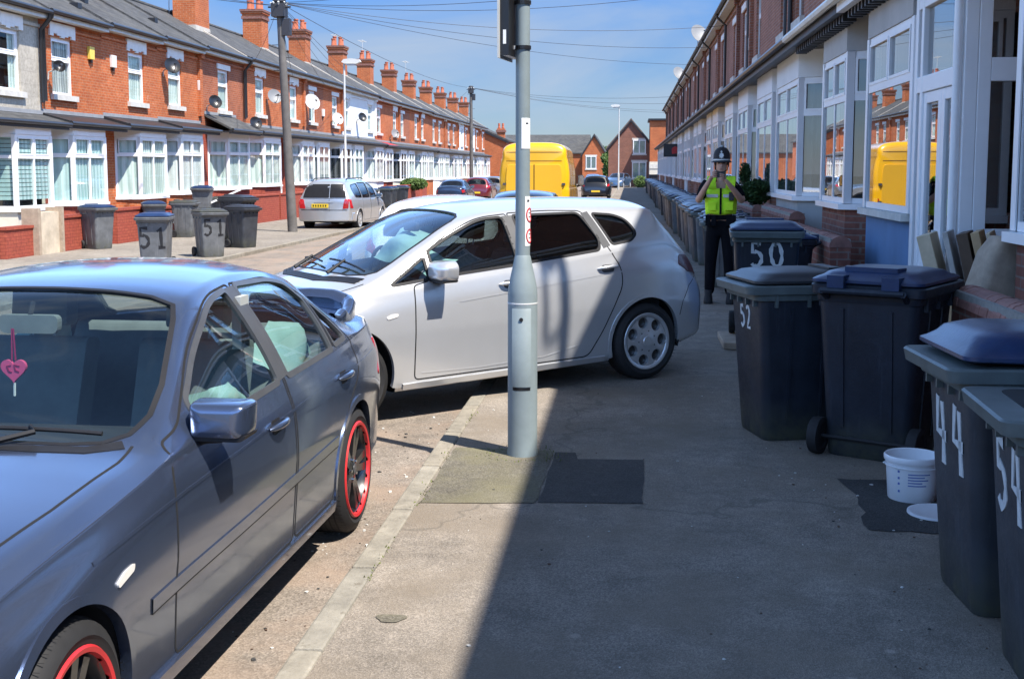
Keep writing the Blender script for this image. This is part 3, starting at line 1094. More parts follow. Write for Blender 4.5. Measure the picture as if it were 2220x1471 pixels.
while y < 99:
    b = y + 3.65
    even = i % 2 == 0
    bay = (y + 1.3, b - .35) if even else (y + .35, b - 1.3)
    door = (y + .2, y + 1.0) if even else (b - 1.0, b - .2)
    RH(y, b, 'distant house of the shaded terrace with a pale bay under a dark canopy', (y + b) / 2 + (.4 if even else -.4), bay, door, GRF, pier=even, pipe=-1.7 if even else None, cur=['curtain white', 'curtain grey', 'curtain pale'][i % 3],
       low='render white' if i % 4 == 1 else 'brick shade', brick='brick shade' if i % 5 else 'brick brown', cant=.4, doorm=['door brown', 'pvc', 'door dark'][i % 3], head='render white', lintel='plain',
       chim=[(1.8, -3.0, .85, 1.0, 9.6, 4)] if even else [])
    y = b
    i += 1

# glazed porch of the house with the blue plinth
t = h1.t
yc = h1.yc
F, G, C = MB(), MB(), MB()
fd = .79
u0, u1 = 8.50 * RK - yc, 9.96 * RK - yc
zf, ztop = .24, 3.49
S_ = h1


def bx(mb, d0, d1, a, b, z0, z1, m='pvc'):
    S_.box(mb, d0, d1, a, b, z0, z1, m)


for a, b in ((u0, u0 + .13), (u1 - .1, u1), (u1 - .3, u1 - .22)): bx(F, fd - .1, fd, a, b, zf, ztop)
for z0, z1 in ((ztop - .26, ztop), (2.50, 2.64)): bx(F, fd - .09, fd - .003, u0 + .13, u1 - .1, z0, z1)
bx(F, fd - .085, fd - .006, u1 - .22, u1 - .1, zf, .86)
# return facing down the street, towards the camera
for a, b in ((fd - .85, fd - .72), (fd - .2, fd - .102)): bx(F, a, b, u0 - .003, u0 + .09, zf, ztop)
for z0, z1 in ((ztop - .26, ztop), (2.50, 2.68), (1.21, 1.37)): bx(F, fd - .72, fd - .2, u0, u0 + .085, z0, z1)
bx(F, fd - .85, fd - .1, u0 + .02, u0 + .07, zf, .62)
pf = F.build('porch', t, bevel=.006)
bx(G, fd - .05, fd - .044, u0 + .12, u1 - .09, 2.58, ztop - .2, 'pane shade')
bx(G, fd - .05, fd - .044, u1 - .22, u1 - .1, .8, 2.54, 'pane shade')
bx(G, fd - .75, fd - .15, u0 + .04, u0 + .046, .62, ztop - .2, 'pane shade')
G.build('pane', pf)
D = MB()
a0, a1 = u0 + .135, u1 - .305
m_ = (a0 + a1) / 2
for a, b in ((a0, m_ - .004), (m_ + .004, a1)):
    bx(D, fd - .075, fd - .02, a, a + .1, zf + .01, 2.495)
    bx(D, fd - .075, fd - .02, b - .1, b, zf + .01, 2.495)
    for z0, z1 in ((2.40, 2.495), (.93, 1.03), (zf + .01, .58)): bx(D, fd - .072, fd - .022, a + .1, b - .1, z0, z1)
dd_ = D.build('porch_door', t, bevel=.005)
G = MB()
bx(G, fd - .05, fd - .045, a0 + .05, a1 - .05, .5, 2.46, 'pane shade')
G.build('pane', dd_)
G = MB()
bx(G, fd - .02, fd + .01, m_ + .02, m_ + .07, 1.08, 1.32, 'galv')
bx(G, fd + .01, fd + .03, m_ + .03, m_ + .17, 1.18, 1.21, 'galv')
G.build('handle', dd_)
bx(C, fd - .80, fd - .78, u0 + .12, u1, zf, ztop, 'curtain dark')
bx(C, fd - .84, fd - .16, u0 + .30, u0 + .32, zf, ztop, 'curtain dark')
C.build('curtain', pf)
mb = MB()
mb.tube([h1.P(fd + .03, u0 + .03, 3.62), h1.P(fd + .03, u0 + .03, 3.4), h1.P(fd + .04, u0 + .05, 3.25), h1.P(fd + .04, u0 + .05, .3)], .036, 'pvc', 10)
mb.build('downpipe', t, smooth=40)
mb = MB()
bx(mb, .0, fd - .02, u0 - .05, u1 + .05, ztop + .003, 3.60, 'pvc')
mb.build('porch_head', t)

# ---------------------------------------------------------------- houses closing the street
def gable_house(name, label, x0, x1, y0, y1, zg, ze, zr, mat, roof, wins, side_roof=None, **k):
    """gable facing the camera; wins (xc, z0, z1, w)"""
    xc, yc = (x0 + x1) / 2, (y0 + y1) / 2
    t = thing(name, label, 'house', (xc, yc, zg))
    if k.get('ridge_x'):
        x0, x1, y0, y1 = xc - (y1 - y0) / 2, xc + (y1 - y0) / 2, yc - (x1 - x0) / 2, yc + (x1 - x0) / 2
        t.rotation_euler = (0, 0, R(90))
    mb = MB()
    hx, hy = (x1 - x0) / 2, (y1 - y0) / 2
    mb.prism([(-hx, 0), (hx, 0), (hx, ze - zg), (0, zr - zg), (-hx, ze - zg)], -hy, hy, mat, lambda a, z, h: (a, h, z))
    if side_roof: pass
    mb.build('wall', t)
    mb = MB()
    e = .25
    sl = (zr - ze) / hx
    for s_ in (-1, 1):
        mb.prism([(0, zr - zg + .02), (s_ * (hx + e), ze - zg - e * sl + .02), (s_ * (hx + e), ze - zg - e * sl + .18), (0, zr - zg + .18)], -hy - .2, hy + .2, roof, lambda a, z, h: (a, h, z))
    mb.build('roof', t)
    mb = MB()
    for s_ in (-1, 1):
        mb.prism([(0, zr - zg - .2), (s_ * (hx + e), ze - zg - e * sl - .2), (s_ * (hx + e), ze - zg - e * sl + .01), (0, zr - zg + .01)], -hy - .22, -hy - .16, k.get('barge', 'black paint'), lambda a, z, h: (a, h, z))
    mb.build('bargeboard', t)
    for (wx, z0, z1, w) in wins:
        z0, z1, wx = z0 - zg, z1 - zg, wx - xc
        F = MB()
        for a, b, c, d in ((-w / 2, -w / 2 + .09, z0, z1), (w / 2 - .09, w / 2, z0, z1), (-.05, .05, z0 + .09, z1 - .09), (-w / 2 + .09, w / 2 - .09, z0, z0 + .09), (-w / 2 + .09, w / 2 - .09, z1 - .09, z1)):
            F.box(wx + a, wx + b, -hy - .06, -hy - .003, c, d, 'pvc')
        F.box(wx - w / 2 - .1, wx + w / 2 + .1, -hy - .1, -hy - .002, z0 - .16, z0 - .003, 'stone sill')
        F.box(wx - w / 2 - .1, wx + w / 2 + .1, -hy - .03, -hy - .002, z1 + .003, z1 + .2, k.get('lin', 'stone sill'))
        f = F.build('window', t)
        G = MB()
        G.box(wx - w / 2 + .05, wx + w / 2 - .05, -hy - .03, -hy - .02, z0 + .05, z1 - .05, 'pane')
        G.build('pane', f)
        G = MB()
        G.box(wx - w / 2 + .05, wx + w / 2 - .05, -hy - .012, -hy - .004, z0 + .05, z1 - .05, 'curtain grey')
        G.build('curtain', f)
    return t


def fp(px, Y):                       # street coordinate of a far object seen at a given bearing
    return (px - 1366) * Y / 2588 * .985


gable_house('detached_house', 'distant orange brick gable end with one white window, right of the yellow van', -6.85, -3.5, 174, 190, -.3, 4.1, 6.75, 'brick red', 'slate', [(-5.6, 1.9, 3.7, 1.5)])
t = gable_house('detached_house', 'distant low house with a long slate roof seen over the yellow van', -25.0, -6.2, 178, 188, -.3, 4.2, 6.85, 'brick red', 'slate', [], ridge_x=True)
gable_house('detached_house', 'dark red brick gable house with two white windows behind the far street lamp', -2.3, 2.4, 128, 138, 0, 4.2, 7.0, 'brick brown', 'tile brown', [(.95, 3.45, 4.9, 1.35), (.95, .9, 2.6, 1.5)], barge='black paint')
t = thing('flat_roofed_block', 'tall orange brick block with a flat roof at the end of the shaded terrace', 'house', (3.9, 127, 0))
mb = MB()
mb.box(-1.9, 1.9, -3, 3, 2.6, 6.75, 'brick red')
mb.box(-1.9, 1.9, -2.9, 3, 0, 1.3, 'black paint')
mb.box(-1.93, 1.9, -3.03, 3, 1.303, 2.597, 'render cream')
mb.build('wall', t)
mb = MB()
mb.box(-2.1, 2.1, -3.25, 3.2, 6.753, 6.95, 'black paint')
mb.build('roof', t)
mb = MB()
mb.box(-1.95, 1.95, -3.08, -3.04, 1.9, 2.35, 'stone sill')
mb.build('fascia', t)
t = gable_house('corner_house', 'red brick house with a chimney across the side street from the sunlit terrace', -21.5, -12.9, 126, 137, -.3, 4.8, 6.7, 'brick red', 'slate', [])
mb = MB()
mb.box(3.2, 4.0, -4.9, -4.0, 4.0, 6.4, 'brick red')
mb.box(3.1, 4.1, -5.0, -3.9, 6.0, 6.25, 'brick dark')
c = mb.build('chimney', t)
for i in range(2):
    pm = MB()
    pm.lathe([(.12, 6.39), (.15, 6.5), (.12, 6.6), (.12, 6.95), (.09, 6.95), (.09, 6.5)], 'terracotta', lambda a, b, z: (3.4 + .4 * i + a, -4.45 + b, z), 8)
    pm.build('chimney_pot', c)
mb = MB()
mb.box(-2.0, 5.3, -.12, .12, 0, 1.6, 'brick red')
tag(mb.build('boundary_wall', loc=(-16.5, 124, -.35)), 'red brick boundary wall closing the end of the sunlit terrace', 'wall')
# ---------------------------------------------------------------- garden walls of the shaded side
def bullnose(mb, x0, x1, y0, y1, z, h, m):
    pr = [(x0, z), (x1, z)] + [((x0 + x1) / 2 + (x1 - x0) / 2 * math.cos(R(a)), z + h * math.sin(R(a))) for a in range(0, 181, 20)]
    n = max(1, int((y1 - y0) / .075))
    for i in range(n):
        a, b = y0 + (y1 - y0) * i / n, y0 + (y1 - y0) * (i + 1) / n
        g = rnd.uniform(.97, 1.02)
        mb.prism([((x - (x0 + x1) / 2) * g + (x0 + x1) / 2, z + (zz - z) * g) for x, zz in pr], a + .003, b - .003, m, lambda x, zz, h_: (x, h_, zz))


varied('coping brick', (.27, .125, .095), .8, .3, 7, .3, 40)
varied('mortar', (.26, .24, .21), .9, .15, 20)
varied('old stone', (.36, .28, .205), .9, .22, 9, .3, 30)
GW = 'low brick garden walls before the shaded terrace'


def gwall(y0, y1, x, zt, label, gap=False, r=.115):
    t = thing('garden_wall', label, 'wall', (x, (y0 + y1) / 2, .1), 0, GW)
    h = (y1 - y0) / 2
    mb = MB()
    mb.box(-.105, .105, -h, h, 0, zt - .1 - .12, 'brick dark')
    mb.build('wall', t)
    mb = MB()
    bullnose(mb, -r, r, -h - .01, h + .01, zt - .1 - .118, .118, 'coping brick')
    mb.box(-r + .012, r - .012, -h, h, zt - .1 - .1185, zt - .1 - .03, 'mortar')
    mb.build('coping', t)


gwall(4.9, 7.55, 2.08, 1.13, 'brick garden wall with ribbed rounded coping behind the nearest bins at the right edge')
gwall(12.7, 16.3, 2.18, 1.14, 'brick garden wall with a rounded end, between the number 50 bin and the blue plinth')
gwall(17.3, 21.0, 2.36, 1.24, 'brick garden wall under the white bay that faces the camera')
gwall(21.9, 26.2, 2.3, 1.2, 'brick garden wall just right of the police officer')
yy = 27.0
for i in range(14):
    gwall(yy, yy + 3.4, 2.17, .95, 'distant brick garden wall behind the row of bins past the police officer')
    yy += 4.12
# far side forecourt walls
varied('limewash', (.52, .44, .33), .9, .25, 3)
for (a, b, x, z, lb) in ((24.4, 25.6, -13.35, .62, 'red painted low wall at the left edge below the white door'),
                         (26.9, 28.35, -13.3, .78, 'red painted low wall between the crumbling gate pier and the lone bin'),
                         (29.8, 31.9, -13.25, .85, 'red painted low wall right of the lone bin'),
                         (32.3, 33.9, -13.25, .8, 'red painted low wall behind the cluster of bins')):
    mb = MB()
    mb.box(-.11, .11, -(b - a) / 2, (b - a) / 2, 0, z, 'brick painted')
    mb.box(-.14, .14, -(b - a) / 2 - .02, (b - a) / 2 + .02, z, z + .06, 'brick painted')
    tag(mb.build('garden_wall', loc=(x, (a + b) / 2, ZL)), lb, 'wall', 'low painted walls before the sunlit terrace')
mb = MB()
mb.box(-.5, .5, -.12, .12, 0, .95, 'limewash')
mb.box(-.62, -.5, -.2, .2, 0, 1.05, 'old stone')
mb.box(.5, .6, -.2, .2, 0, 1.05, 'old stone')
tag(mb.build('gate_pier', loc=(-13.3, 26.2, ZL), rz=R(90)), 'crumbling pale plastered pier below the bay of the grey rendered house', 'gate pier')
for (a, b, lb) in ((40.2, 44.4, 'red painted wall left of the timber pole foot'), (44.6, 48.6, 'red painted wall behind the timber pole'), (64.5, 68, 'painted wall left of the clipped bush'), (68.4, 75, 'painted wall beneath the clipped bush')):
    mb = MB()
    mb.box(-.11, .11, -(b - a) / 2, (b - a) / 2, 0, .95, 'brick painted')
    mb.box(-.14, .14, -(b - a) / 2, (b - a) / 2, .95, 1.0, 'brick painted')
    tag(mb.build('garden_wall', loc=(-13.3, (a + b) / 2, ZL)), lb, 'wall', 'low painted walls before the sunlit terrace')

# ---------------------------------------------------------------- lamp post in the foreground
varied('sticker', (.80, .80, .78), .5, .06, 20)
varied('red ring', (.62, .03, .04), .5, .05, 20)
varied('plastic black', (.012, .012, .013), .35, .2, 8)
LX, LY = -.636, 7.03 + .12
t = thing('lamp_post', 'grey green lamp post with a swollen base at the kerb before the silver hatchback', 'lamp post', (LX, LY, .1))
mb = MB()
mb.lathe([(.094, -.05), (.094, .02), (.090, .05), (.0895, .98), (.087, 1.02), (.076, 1.08), (.058, 1.16), (.048, 1.21), (.044, 1.22)], 'pole green', seg=36)
mb.build('base', t, smooth=50)
mb = MB()
mb.lathe([(.044, 1.215), (.041, 3.0), (.037, 6.5), (.03, 6.55)], 'pole green', seg=28)
mb.build('shaft', t, smooth=50)
mb = MB()
mb.lathe([(.0895, .925), (.0910, .928), (.0910, .934), (.0895, .937)], 'galv', seg=36)
mb.build('seam_ring', t)
# service door: a slightly raised curved plate with a notch under it
mb = MB()
A0, A1 = R(-100), R(-42)
mb.lathe([(.0885, .43), (.0932, .432), (.0932, .90), (.0885, .905)], 'pole green', seg=10, a0=R(-128), a1=R(-52))
mb.build('service_door', t, smooth=50)
mb = MB()
mb.lathe([(.0888, .41), (.0905, .41), (.0905, .429), (.0888, .429)], 'plastic black', seg=10, a0=R(-126), a1=R(-54))
mb.lathe([(.0, .0), (.012, .0), (.012, .004), (0, .004)], 'plastic black', lambda x, y, h: (x + .0, -.0932 - h, .84 + y), 10)
mb.build('door_notch', t)
# stickers wrap round the shaft on the street side
for z0, z1, a0, a1, nm in ((1.275, 1.57, -66, -2, 'notice'), (1.85, 2.03, -95, -8, 'notice')):
    mb = MB()
    mb.lathe([(.0425, z0), (.0452, z0 + .001), (.0448, z1 - .001), (.042, z1)], 'sticker', seg=10, a0=R(a0), a1=R(a1))
    nt = mb.build(nm, t, smooth=40)

    def band(a, z, w, r_, dx):
        q = MB()
        q.tube([(.0452 * math.cos(R(a) + x), .0452 * math.sin(R(a) + x), z) for x in (-dx, 0, dx)], r_, 'plastic black', 4)
        q.build('printed_line', nt)
    if z0 < 1.5:
        for zc in (1.335, 1.46):
            q = MB()
            q.tube([(.0452 * math.cos(R(-22) + .55 * math.cos(k * math.pi / 12)), .0452 * math.sin(R(-22) + .55 * math.cos(k * math.pi / 12)), zc + .040 * math.sin(k * math.pi / 12)) for k in range(25)], .0045, 'red ring', 5)
            q.build('red_ring', nt)
            for dz in (-.012, .012): band(-22, zc + dz, 0, .0025, .2)
        band(-40, 1.545, 0, .006, .14)
    else: band(-50, 2.0, 0, .004, .18)
mb = MB()
for z in (2.43, 2.69):
    mb.lathe([(.0415, z), (.049, z), (.049, z + .022), (.0415, z + .022)], 'plastic black', seg=24)
mb.build('band_clip', t)
mb = MB()      # back of the sign plate with its channels
mb.box(-.098, -.047, -.16, .12, 2.385, 3.05, 'plastic black')
mb.box(-.108, -.0985, -.19, .15, 2.37, 3.07, 'galv')
mb.box(-.049, -.036, -.03, .03, 2.43, 2.452, 'galv')
mb.box(-.080, -.062, -.1615, -.1605, 2.45, 2.53, 'sticker')
s_ = mb.build('sign_plate', t)
s_.rotation_euler = (0, 0, R(-8))
mb = MB()
mb.tube([(0, 0, 6.5), (-.05, 0, 6.7), (-.4, 0, 6.85), (-.8, 0, 6.9)], .03, 'pole green', 8)
mb.sphere((-1.0, 0, 6.9), (.32, .13, .07), 'galv')
mb.build('lantern', t, smooth=50)


def street_lamp(x, y, zg, h, label, dirx, ht=.7):
    t = thing('street_lamp', label, 'street lamp', (x, y, zg), 0, 'pale street lamps')
    mb = MB()
    mb.lathe([(.085, 0), (.085, 1.3), (.075, 1.36), (.05, 1.4), (.045, h)], 'galv', seg=12)
    mb.build('column', t, smooth=40)
    mb = MB()
    mb.tube([(0, 0, h - .05), (0, 0, h + .05), (dirx * .1, 0, h + .1)], .04, 'galv', 8)
    mb.build('bracket', t, smooth=40)
    mb = MB()
    P_ = [(-.10, .02), (.05, -.05), (.55, -.06), (.72, .03), (.66, .12), (.3, .17), (.0, .13)]
    mb.prism(P_, -.15, .15, 'pvc old', lambda a, z, w: (dirx * a, w * (1 - .35 * abs(a - .3)), h + .05 + z))
    mb.build('lantern', t, smooth=30)
    mb = MB()
    mb.prism([(.1, -.11), (.5, -.12), (.55, -.055), (.06, -.045)], -.1, .1, 'galv', lambda a, z, w: (dirx * a, w, h + .05 + z))
    mb.build('lens', t)


street_lamp(-12.1, 50.6, ZL, 6.35, 'pale street lamp rising behind the silver people carrier', 1)
street_lamp(-.98, 103.6, .1, 7.0, 'pale street lamp at the far end of the shaded pavement', -1)


def timber_pole(x, y, zg, h, label, lean=0, r=.14):
    t = thing('telegraph_pole', label, 'pole', (x, y, zg), 0, 'timber telegraph poles')
    mb = MB()
    mb.tube([(0, 0, 0), (lean * .5, 0, h * .5), (lean, 0, h)], [r, r * .85, r * .68], 'timber pole', 14)
    mb.build('pole', t, smooth=40)
    mb = MB()
    for i in range(7):
        z = h - 2.9 + i * .38
        mb.tube([(lean * z / h - .02, 0, z), (lean * z / h + (.3 if i % 2 else -.3), 0, z)], .012, 'cable', 6)
    mb.build('step_iron', t)
    mb = MB()
    mb.box(lean - .2, lean + .2, -.22, .22, h - .55, h - .15, 'cable')
    mb.box(lean + .1, lean + .34, -.12, .12, h - 1.1, h - .6, 'cable')
    mb.lathe([(.17, h - .12), (.2, h - .1), (.2, h - .04), (.14, h + .03), (.0, h + .05)], 'cable', lambda a, b, z: (lean + a, b, z), 12)
    mb.tube([(lean - .35, 0, h - .25), (lean + .35, 0, h - .25)], .03, 'cable', 6)
    for i in range(9):
        a = i * .7
        mb.tube([(lean + .2 * math.cos(a), .2 * math.sin(a), h - .2), (lean + .27 * math.cos(a), .27 * math.sin(a), h - .12)], .03, 'pvc old', 5)
    mb.build('cable_head', t)
    return Vector((x + lean, y, zg + h - .12))


T1 = timber_pole(-10.35, 36.2, ZL, 7.05, 'tall dark timber telegraph pole beside the silver people carrier', -.28, .15)
T2 = timber_pole(-12.6, 95.5, ZL, 8.45, 'distant timber telegraph pole near the far end of the sunlit terrace', -.02, .16)
mb = MB()
mb.box(-.3, .3, -.02, .02, -.2, .2, 'sign white')
mb.box(-.27, .27, -.024, -.021, -.16, .16, 'green sign')


def wire(a, b, sag, r=.009):
    a, b = Vector(a), Vector(b)
    mb = MB()
    mid = (a + b) / 2
    pts = [(a + (b - a) * (i / 16) - mid) + Vector((0, 0, -sag * 4 * (i / 16) * (1 - i / 16))) for i in range(17)]
    mb.tube(pts, r, 'cable', 5)
    return tag(mb.build('overhead_wire', loc=mid), 'thin dark overhead wire fanning out from a timber pole to the houses', 'wire', 'overhead wires')


RG = 3.33
for (yb, zb) in ((22.6, 6.9), (30, 6.8), (35, 7.0), (43, 6.8), (51.5, 6.9), (60, 6.9)):
    wire(T1, (RG, yb, zb), .45, .0075)
for (yb, zb) in ((50.9, 5.75), (56.7, 5.7), (60.4, 5.8), (66, 5.7), (45, 5.7), (71, 5.7)):
    wire(T1, (-14.4, yb, zb), .22, .007)
for (yb, zb) in ((84, 6.8), (93, 6.8), (104, 6.8), (108, 6.8)):
    wire(T2, (RG, yb, zb), .4, .010)
wire(T2, (-14.4, 88, 5.7), .15)
wire(T2, (-14.4, 106, 5.7), .15)
wire(T1, T2, .5, .010)
for dz in (.25, .5):
    wire((-14.4, 18, 6.0 + dz), T1 + Vector((0, 0, -.1)), .3)


# ---------------------------------------------------------------- dishes, alarm boxes, aerials
def dish(x, y, z, r, label, aim, mat='dish grey', mast=None, wall=1, group='satellite dishes'):
    """aim = direction the dish looks (x,y,z); bracket comes from the wall at -wall*x"""
    t = thing('satellite_dish', label, 'satellite dish', (x, y, z), 0, group)
    a = Vector(aim).normalized()
    q = a.to_track_quat('Z', 'Y')

    def fn(u, v, h):
        return tuple(q @ Vector((u, v * 1.06, h)))
    mb = MB()
    mb.lathe([(0, -.075), (r * .35, -.066), (r * .7, -.038), (r, 0), (r * 1.015, -.006), (r * .7, -.05), (r * .35, -.08), (0, -.09)], mat, fn, 22)
    mb.build('reflector', t, smooth=50)
    mb = MB()
    f = q @ Vector((0, 0, r * 1.1))
    mb.tube([q @ Vector((0, -r * .98, -.01)), q @ Vector((0, -r * .75, r * .75)), f + (q @ Vector((0, -r * .3, 0)))], .014, 'dish grey', 6)
    mb.tube([f + (q @ Vector((0, -r * .36, .03))), f + (q @ Vector((0, -r * .2, -.09)))], .032, 'plastic black', 8)
    mb.build('feed_arm', t, smooth=40)
    mb = MB()
    b = q @ Vector((0, 0, -.08))
    if mast: mb.tube([b, (b.x - a.x * .06, b.y - a.y * .06, b.z - .1), (b.x - a.x * .06, b.y - a.y * .06, -mast)], .022, 'galv', 8)
    else: mb.tube([b, (b.x - wall * .1, b.y, b.z - .05), (-wall * .32, b.y, b.z - .12), (-wall * .34, b.y, b.z - .3)], .02, 'galv', 8)
    mb.build('bracket', t, smooth=40)


XW = -14.6
for (y, z, r, m, lb) in ((36.75, 5.05, .25, 'plastic black', 'black dish edge-on between the two upper windows of the patched brick house'),
                         (40.6, 4.15, .23, 'plastic black', 'black dish right of the white alarm box on the red brick'),
                         (29.2, 4.4, .15, 'plastic black', 'small dark dish at the left of the first red brick house'),
                         (45.1, 3.6, .24, 'plastic black', 'black dish low at the brick corner left of the timber pole'),
                         (47.6, 4.75, .29, 'dish grey', 'large grey dish just left of the timber pole'),
                         (53.4, 4.85, .36, 'dish light', 'large pale dish, first to the right of the timber pole'),
                         (58.1, 4.3, .29, 'dish light', 'pale dish left of the street lamp beside an upper window'),
                         (63.6, 4.6, .24, 'plastic black', 'black dish high at the right of the white rendered house'),
                         (72.6, 4.0, .27, 'dish grey', 'grey dish above the red canopy')):
    dish(XW + .36, y, z, r, lb, (.62, -.72, .38), m)
for (y, z, lb) in ((36.3, 6.75, 0), (29.5, 6.75, 'round grey dish on a mast above the shaded eaves, highest of the row'), (34.5, 6.75, 'round grey dish on a mast, second along the shaded eaves'), (47, 6.7, 'round grey dish on a mast, third along the shaded eaves'), (66, 6.7, 'round grey dish on a mast, farthest along the shaded eaves')):
    if lb: dish(2.92, y * 1.13, z + .95, .40, lb, (.45, -.78, .42), 'dish grey', .55, group='dishes on masts over the shaded eaves')
# looped mast at the near eaves whose shadow falls on the hatchback's rear door
t = thing('eaves_mast', 'looped metal mast on the near shaded eaves, above the picture', 'mast', (2.92, 6.72, 7.3))
mb = MB()
mb.tube([(0, 0, -.3), (0, 0, 1.32)], .048, 'galv', 8)
mb.build('mast', t, smooth=40)
mb = MB()
mb.tube([(0, .0, .42), (-.03, -.05, .36), (-.07, -.11, .36), (-.09, -.15, .42), (-.09, -.15, 1.1), (-.07, -.1, 1.16), (0, 0, 1.16)], .026, 'galv', 6)
mb.build('loop', t, smooth=40)
mb = MB()
mb.box(-.13, .06, -.19, .06, 1.10, 1.32, 'dish grey')
mb.build('head', t, bevel=.02)
for (x, y, z, m, s_, lb) in ((XW, 31.7, 4.95, 'alarm yellow', 1, 'yellow alarm box on the first red brick house'), (XW, 33.1, 4.85, 'alarm white', 1, 'white alarm box on the patched red brick house'), (XW, 40.0, 4.65, 'alarm white', 1, 'white alarm box right of the third upper window'),
                             (XW, 56.5, 4.5, 'alarm white', 1, 'cream alarm box between the pole and the street lamp'), (3.33, 34.4, 5.3, 'alarm white', -1, 'cream alarm box high on the shaded terrace')):
    mb = MB()
    mb.prism([(-.13, -.17), (.13, -.17), (.15, .17), (-.15, .17)], .003, .09, m, lambda a, z_, d: (s_ * d, a, z_))
    mb.box(s_ * .02, s_ * .07, -.05, .05, -.26, -.172, 'plastic black')
    tag(mb.build('alarm_box', loc=(x, y, z), bevel=.01), lb, 'alarm box', 'alarm boxes')
GA = 'TV aerials on the chimneys'
for (y, z) in ((44.2, 9.5), (77, 9.6), (92, 9.6), (70, 9.2)):
    mb = MB()
    mb.tube([(0, 0, -2.6), (0, 0, .5)], .018, 'galv', 6)
    mb.tube([(0, -.6, .4), (0, .6, .4)], .012, 'galv', 5)
    for i in range(7): mb.tube([(-.2, -.55 + i * .18, .4), (.2, -.55 + i * .18, .4)], .007, 'galv', 4)
    tag(mb.build('tv_aerial', loc=(XW - 2.6, y, z)), 'thin rod TV aerial on a mast by the chimneys of the sunlit terrace', 'aerial', GA)


# ---------------------------------------------------------------- greenery
def leafmat(name, c1, c2):
    m, n, l, b = newmat(name)
    oi = n.new('ShaderNodeObjectInfo')
    g = n.new('ShaderNodeNewGeometry')
    f = n.new('ShaderNodeTexWhiteNoise')
    l.new(g.outputs['Random Per Island'], f.inputs['Vector'])
    l.new(ramp(n, l, g.outputs['Random Per Island'], [(.0, c1), (1, c2)]), b.inputs['Base Color'])
    setp(b, rough=.6, spec=.25)


leafmat('leaf', (.03, .065, .015), (.10, .16, .035))
leafmat('leaf dark', (.015, .04, .012), (.05, .09, .025))


def leaves(mb, c, r, n, size, m, shape=None):
    for i in range(n):
        while True:
            p = Vector((rnd.uniform(-1, 1), rnd.uniform(-1, 1), rnd.uniform(-1, 1)))
            if .45 < p.length < 1: break
        if shape: p = shape(p)
        p = Vector((c[0] + p.x * r[0], c[1] + p.y * r[1], c[2] + p.z * r[2]))
        a = Vector((rnd.gauss(0, 1), rnd.gauss(0, 1), rnd.gauss(0, 1))).normalized()
        b_ = a.orthogonal().normalized()
        s_ = size * rnd.uniform(.6, 1.4)
        mb.add([p - a * s_, p + b_ * s_ * .5, p + a * s_, p - b_ * s_ * .5], [(0, 1, 2, 3)], m)


def bush(name, label, x, y, zg, rx, rz_, m, n, size):
    t = thing(name, label, 'bush', (x, y, zg))
    mb = MB()
    for i in range(5): mb.tube([(rnd.uniform(-.1, .1), rnd.uniform(-.1, .1), 0), (rnd.uniform(-.4, .4) * rx, rnd.uniform(-.4, .4) * rx, rz_)], [.03, .012], 'timber pole', 5)
    mb.build('stem', t)
    mb = MB()
    leaves(mb, (0, 0, rz_ * 1.05), (rx, rx, rz_), n, size, m)
    for i in range(5): leaves(mb, (rnd.uniform(-.5, .5) * rx, rnd.uniform(-.5, .5) * rx, rz_ * rnd.uniform(1.0, 1.5)), (rx * .5, rx * .5, rz_ * .55), n // 6, size, m)
    mb.build('foliage', t, fix=False)


bush('clipped_bush', 'low clipped green bush before a bay of the sunlit terrace', -13.1, 72.5, ZL + .62, .85, .38, 'leaf', 1800, .07)
bush('garden_bush', 'dark leafy shrub on the garden wall just right of the police officer', 2.3, 22.3, 1.19, .27, .22, 'leaf dark', 900, .055)
bush('garden_bush', 'low yellow green hedge at the end of the shaded pavement', 1.0, 116, .0, .7, .6, 'leaf', 700, .08)
bush('small_conifer', 'slim upright shrub in a pot on the garden wall right of the police officer', 2.3, 24.6, 1.30, .12, .34, 'leaf dark', 400, .035)


def tree(label, x, y, zg, h, r, m, n):
    t = thing('tree', label, 'tree', (x, y, zg), 0, 'trees beyond the end of the street')
    mb = MB()
    mb.tube([(0, 0, 0), (.1, 0, h * .4), (0, .1, h * .8)], [.3, .22, .08], 'timber pole', 8)
    for i in range(6):
        a = i * 1.05
        mb.tube([(0.05, 0, h * (.35 + .05 * i)), (math.cos(a) * r * .7, math.sin(a) * r * .7, h * (.55 + .06 * i))], [.1, .03], 'timber pole', 6)
    mb.build('trunk', t, smooth=40)
    mb = MB()
    for i in range(14):
        a, q = rnd.uniform(0, 6.28), rnd.uniform(.1, .75)
        leaves(mb, (math.cos(a) * r * q, math.sin(a) * r * q, h * rnd.uniform(.45, .9)), (r * .42, r * .42, h * .15), n // 14, .28, m)
    mb.build('crown', t, fix=False)


tree('green tree between the orange gable and the dark red gable house', -3.05, 166, -.3, 4.2, .9, 'leaf', 1500)
tree('darker tree just behind the dark red gable house', -1.2, 205, -.3, 7.0, 3.0, 'leaf dark', 2600)
tree('low tree peeping left of the dark red gable house', -4.6, 215, -.3, 6.6, 2.4, 'leaf dark', 2400)
for i, (x, y, h, r) in enumerate(((-52, 230, 7, 5), (-40, 240, 6.5, 5), (14, 220, 8, 5))):
    tree(['tree far left behind the corner house', 'tree behind the long slate roof', 'tree behind the shaded terrace end'][i], x, y, -.3, h, r, 'leaf dark', 2000)
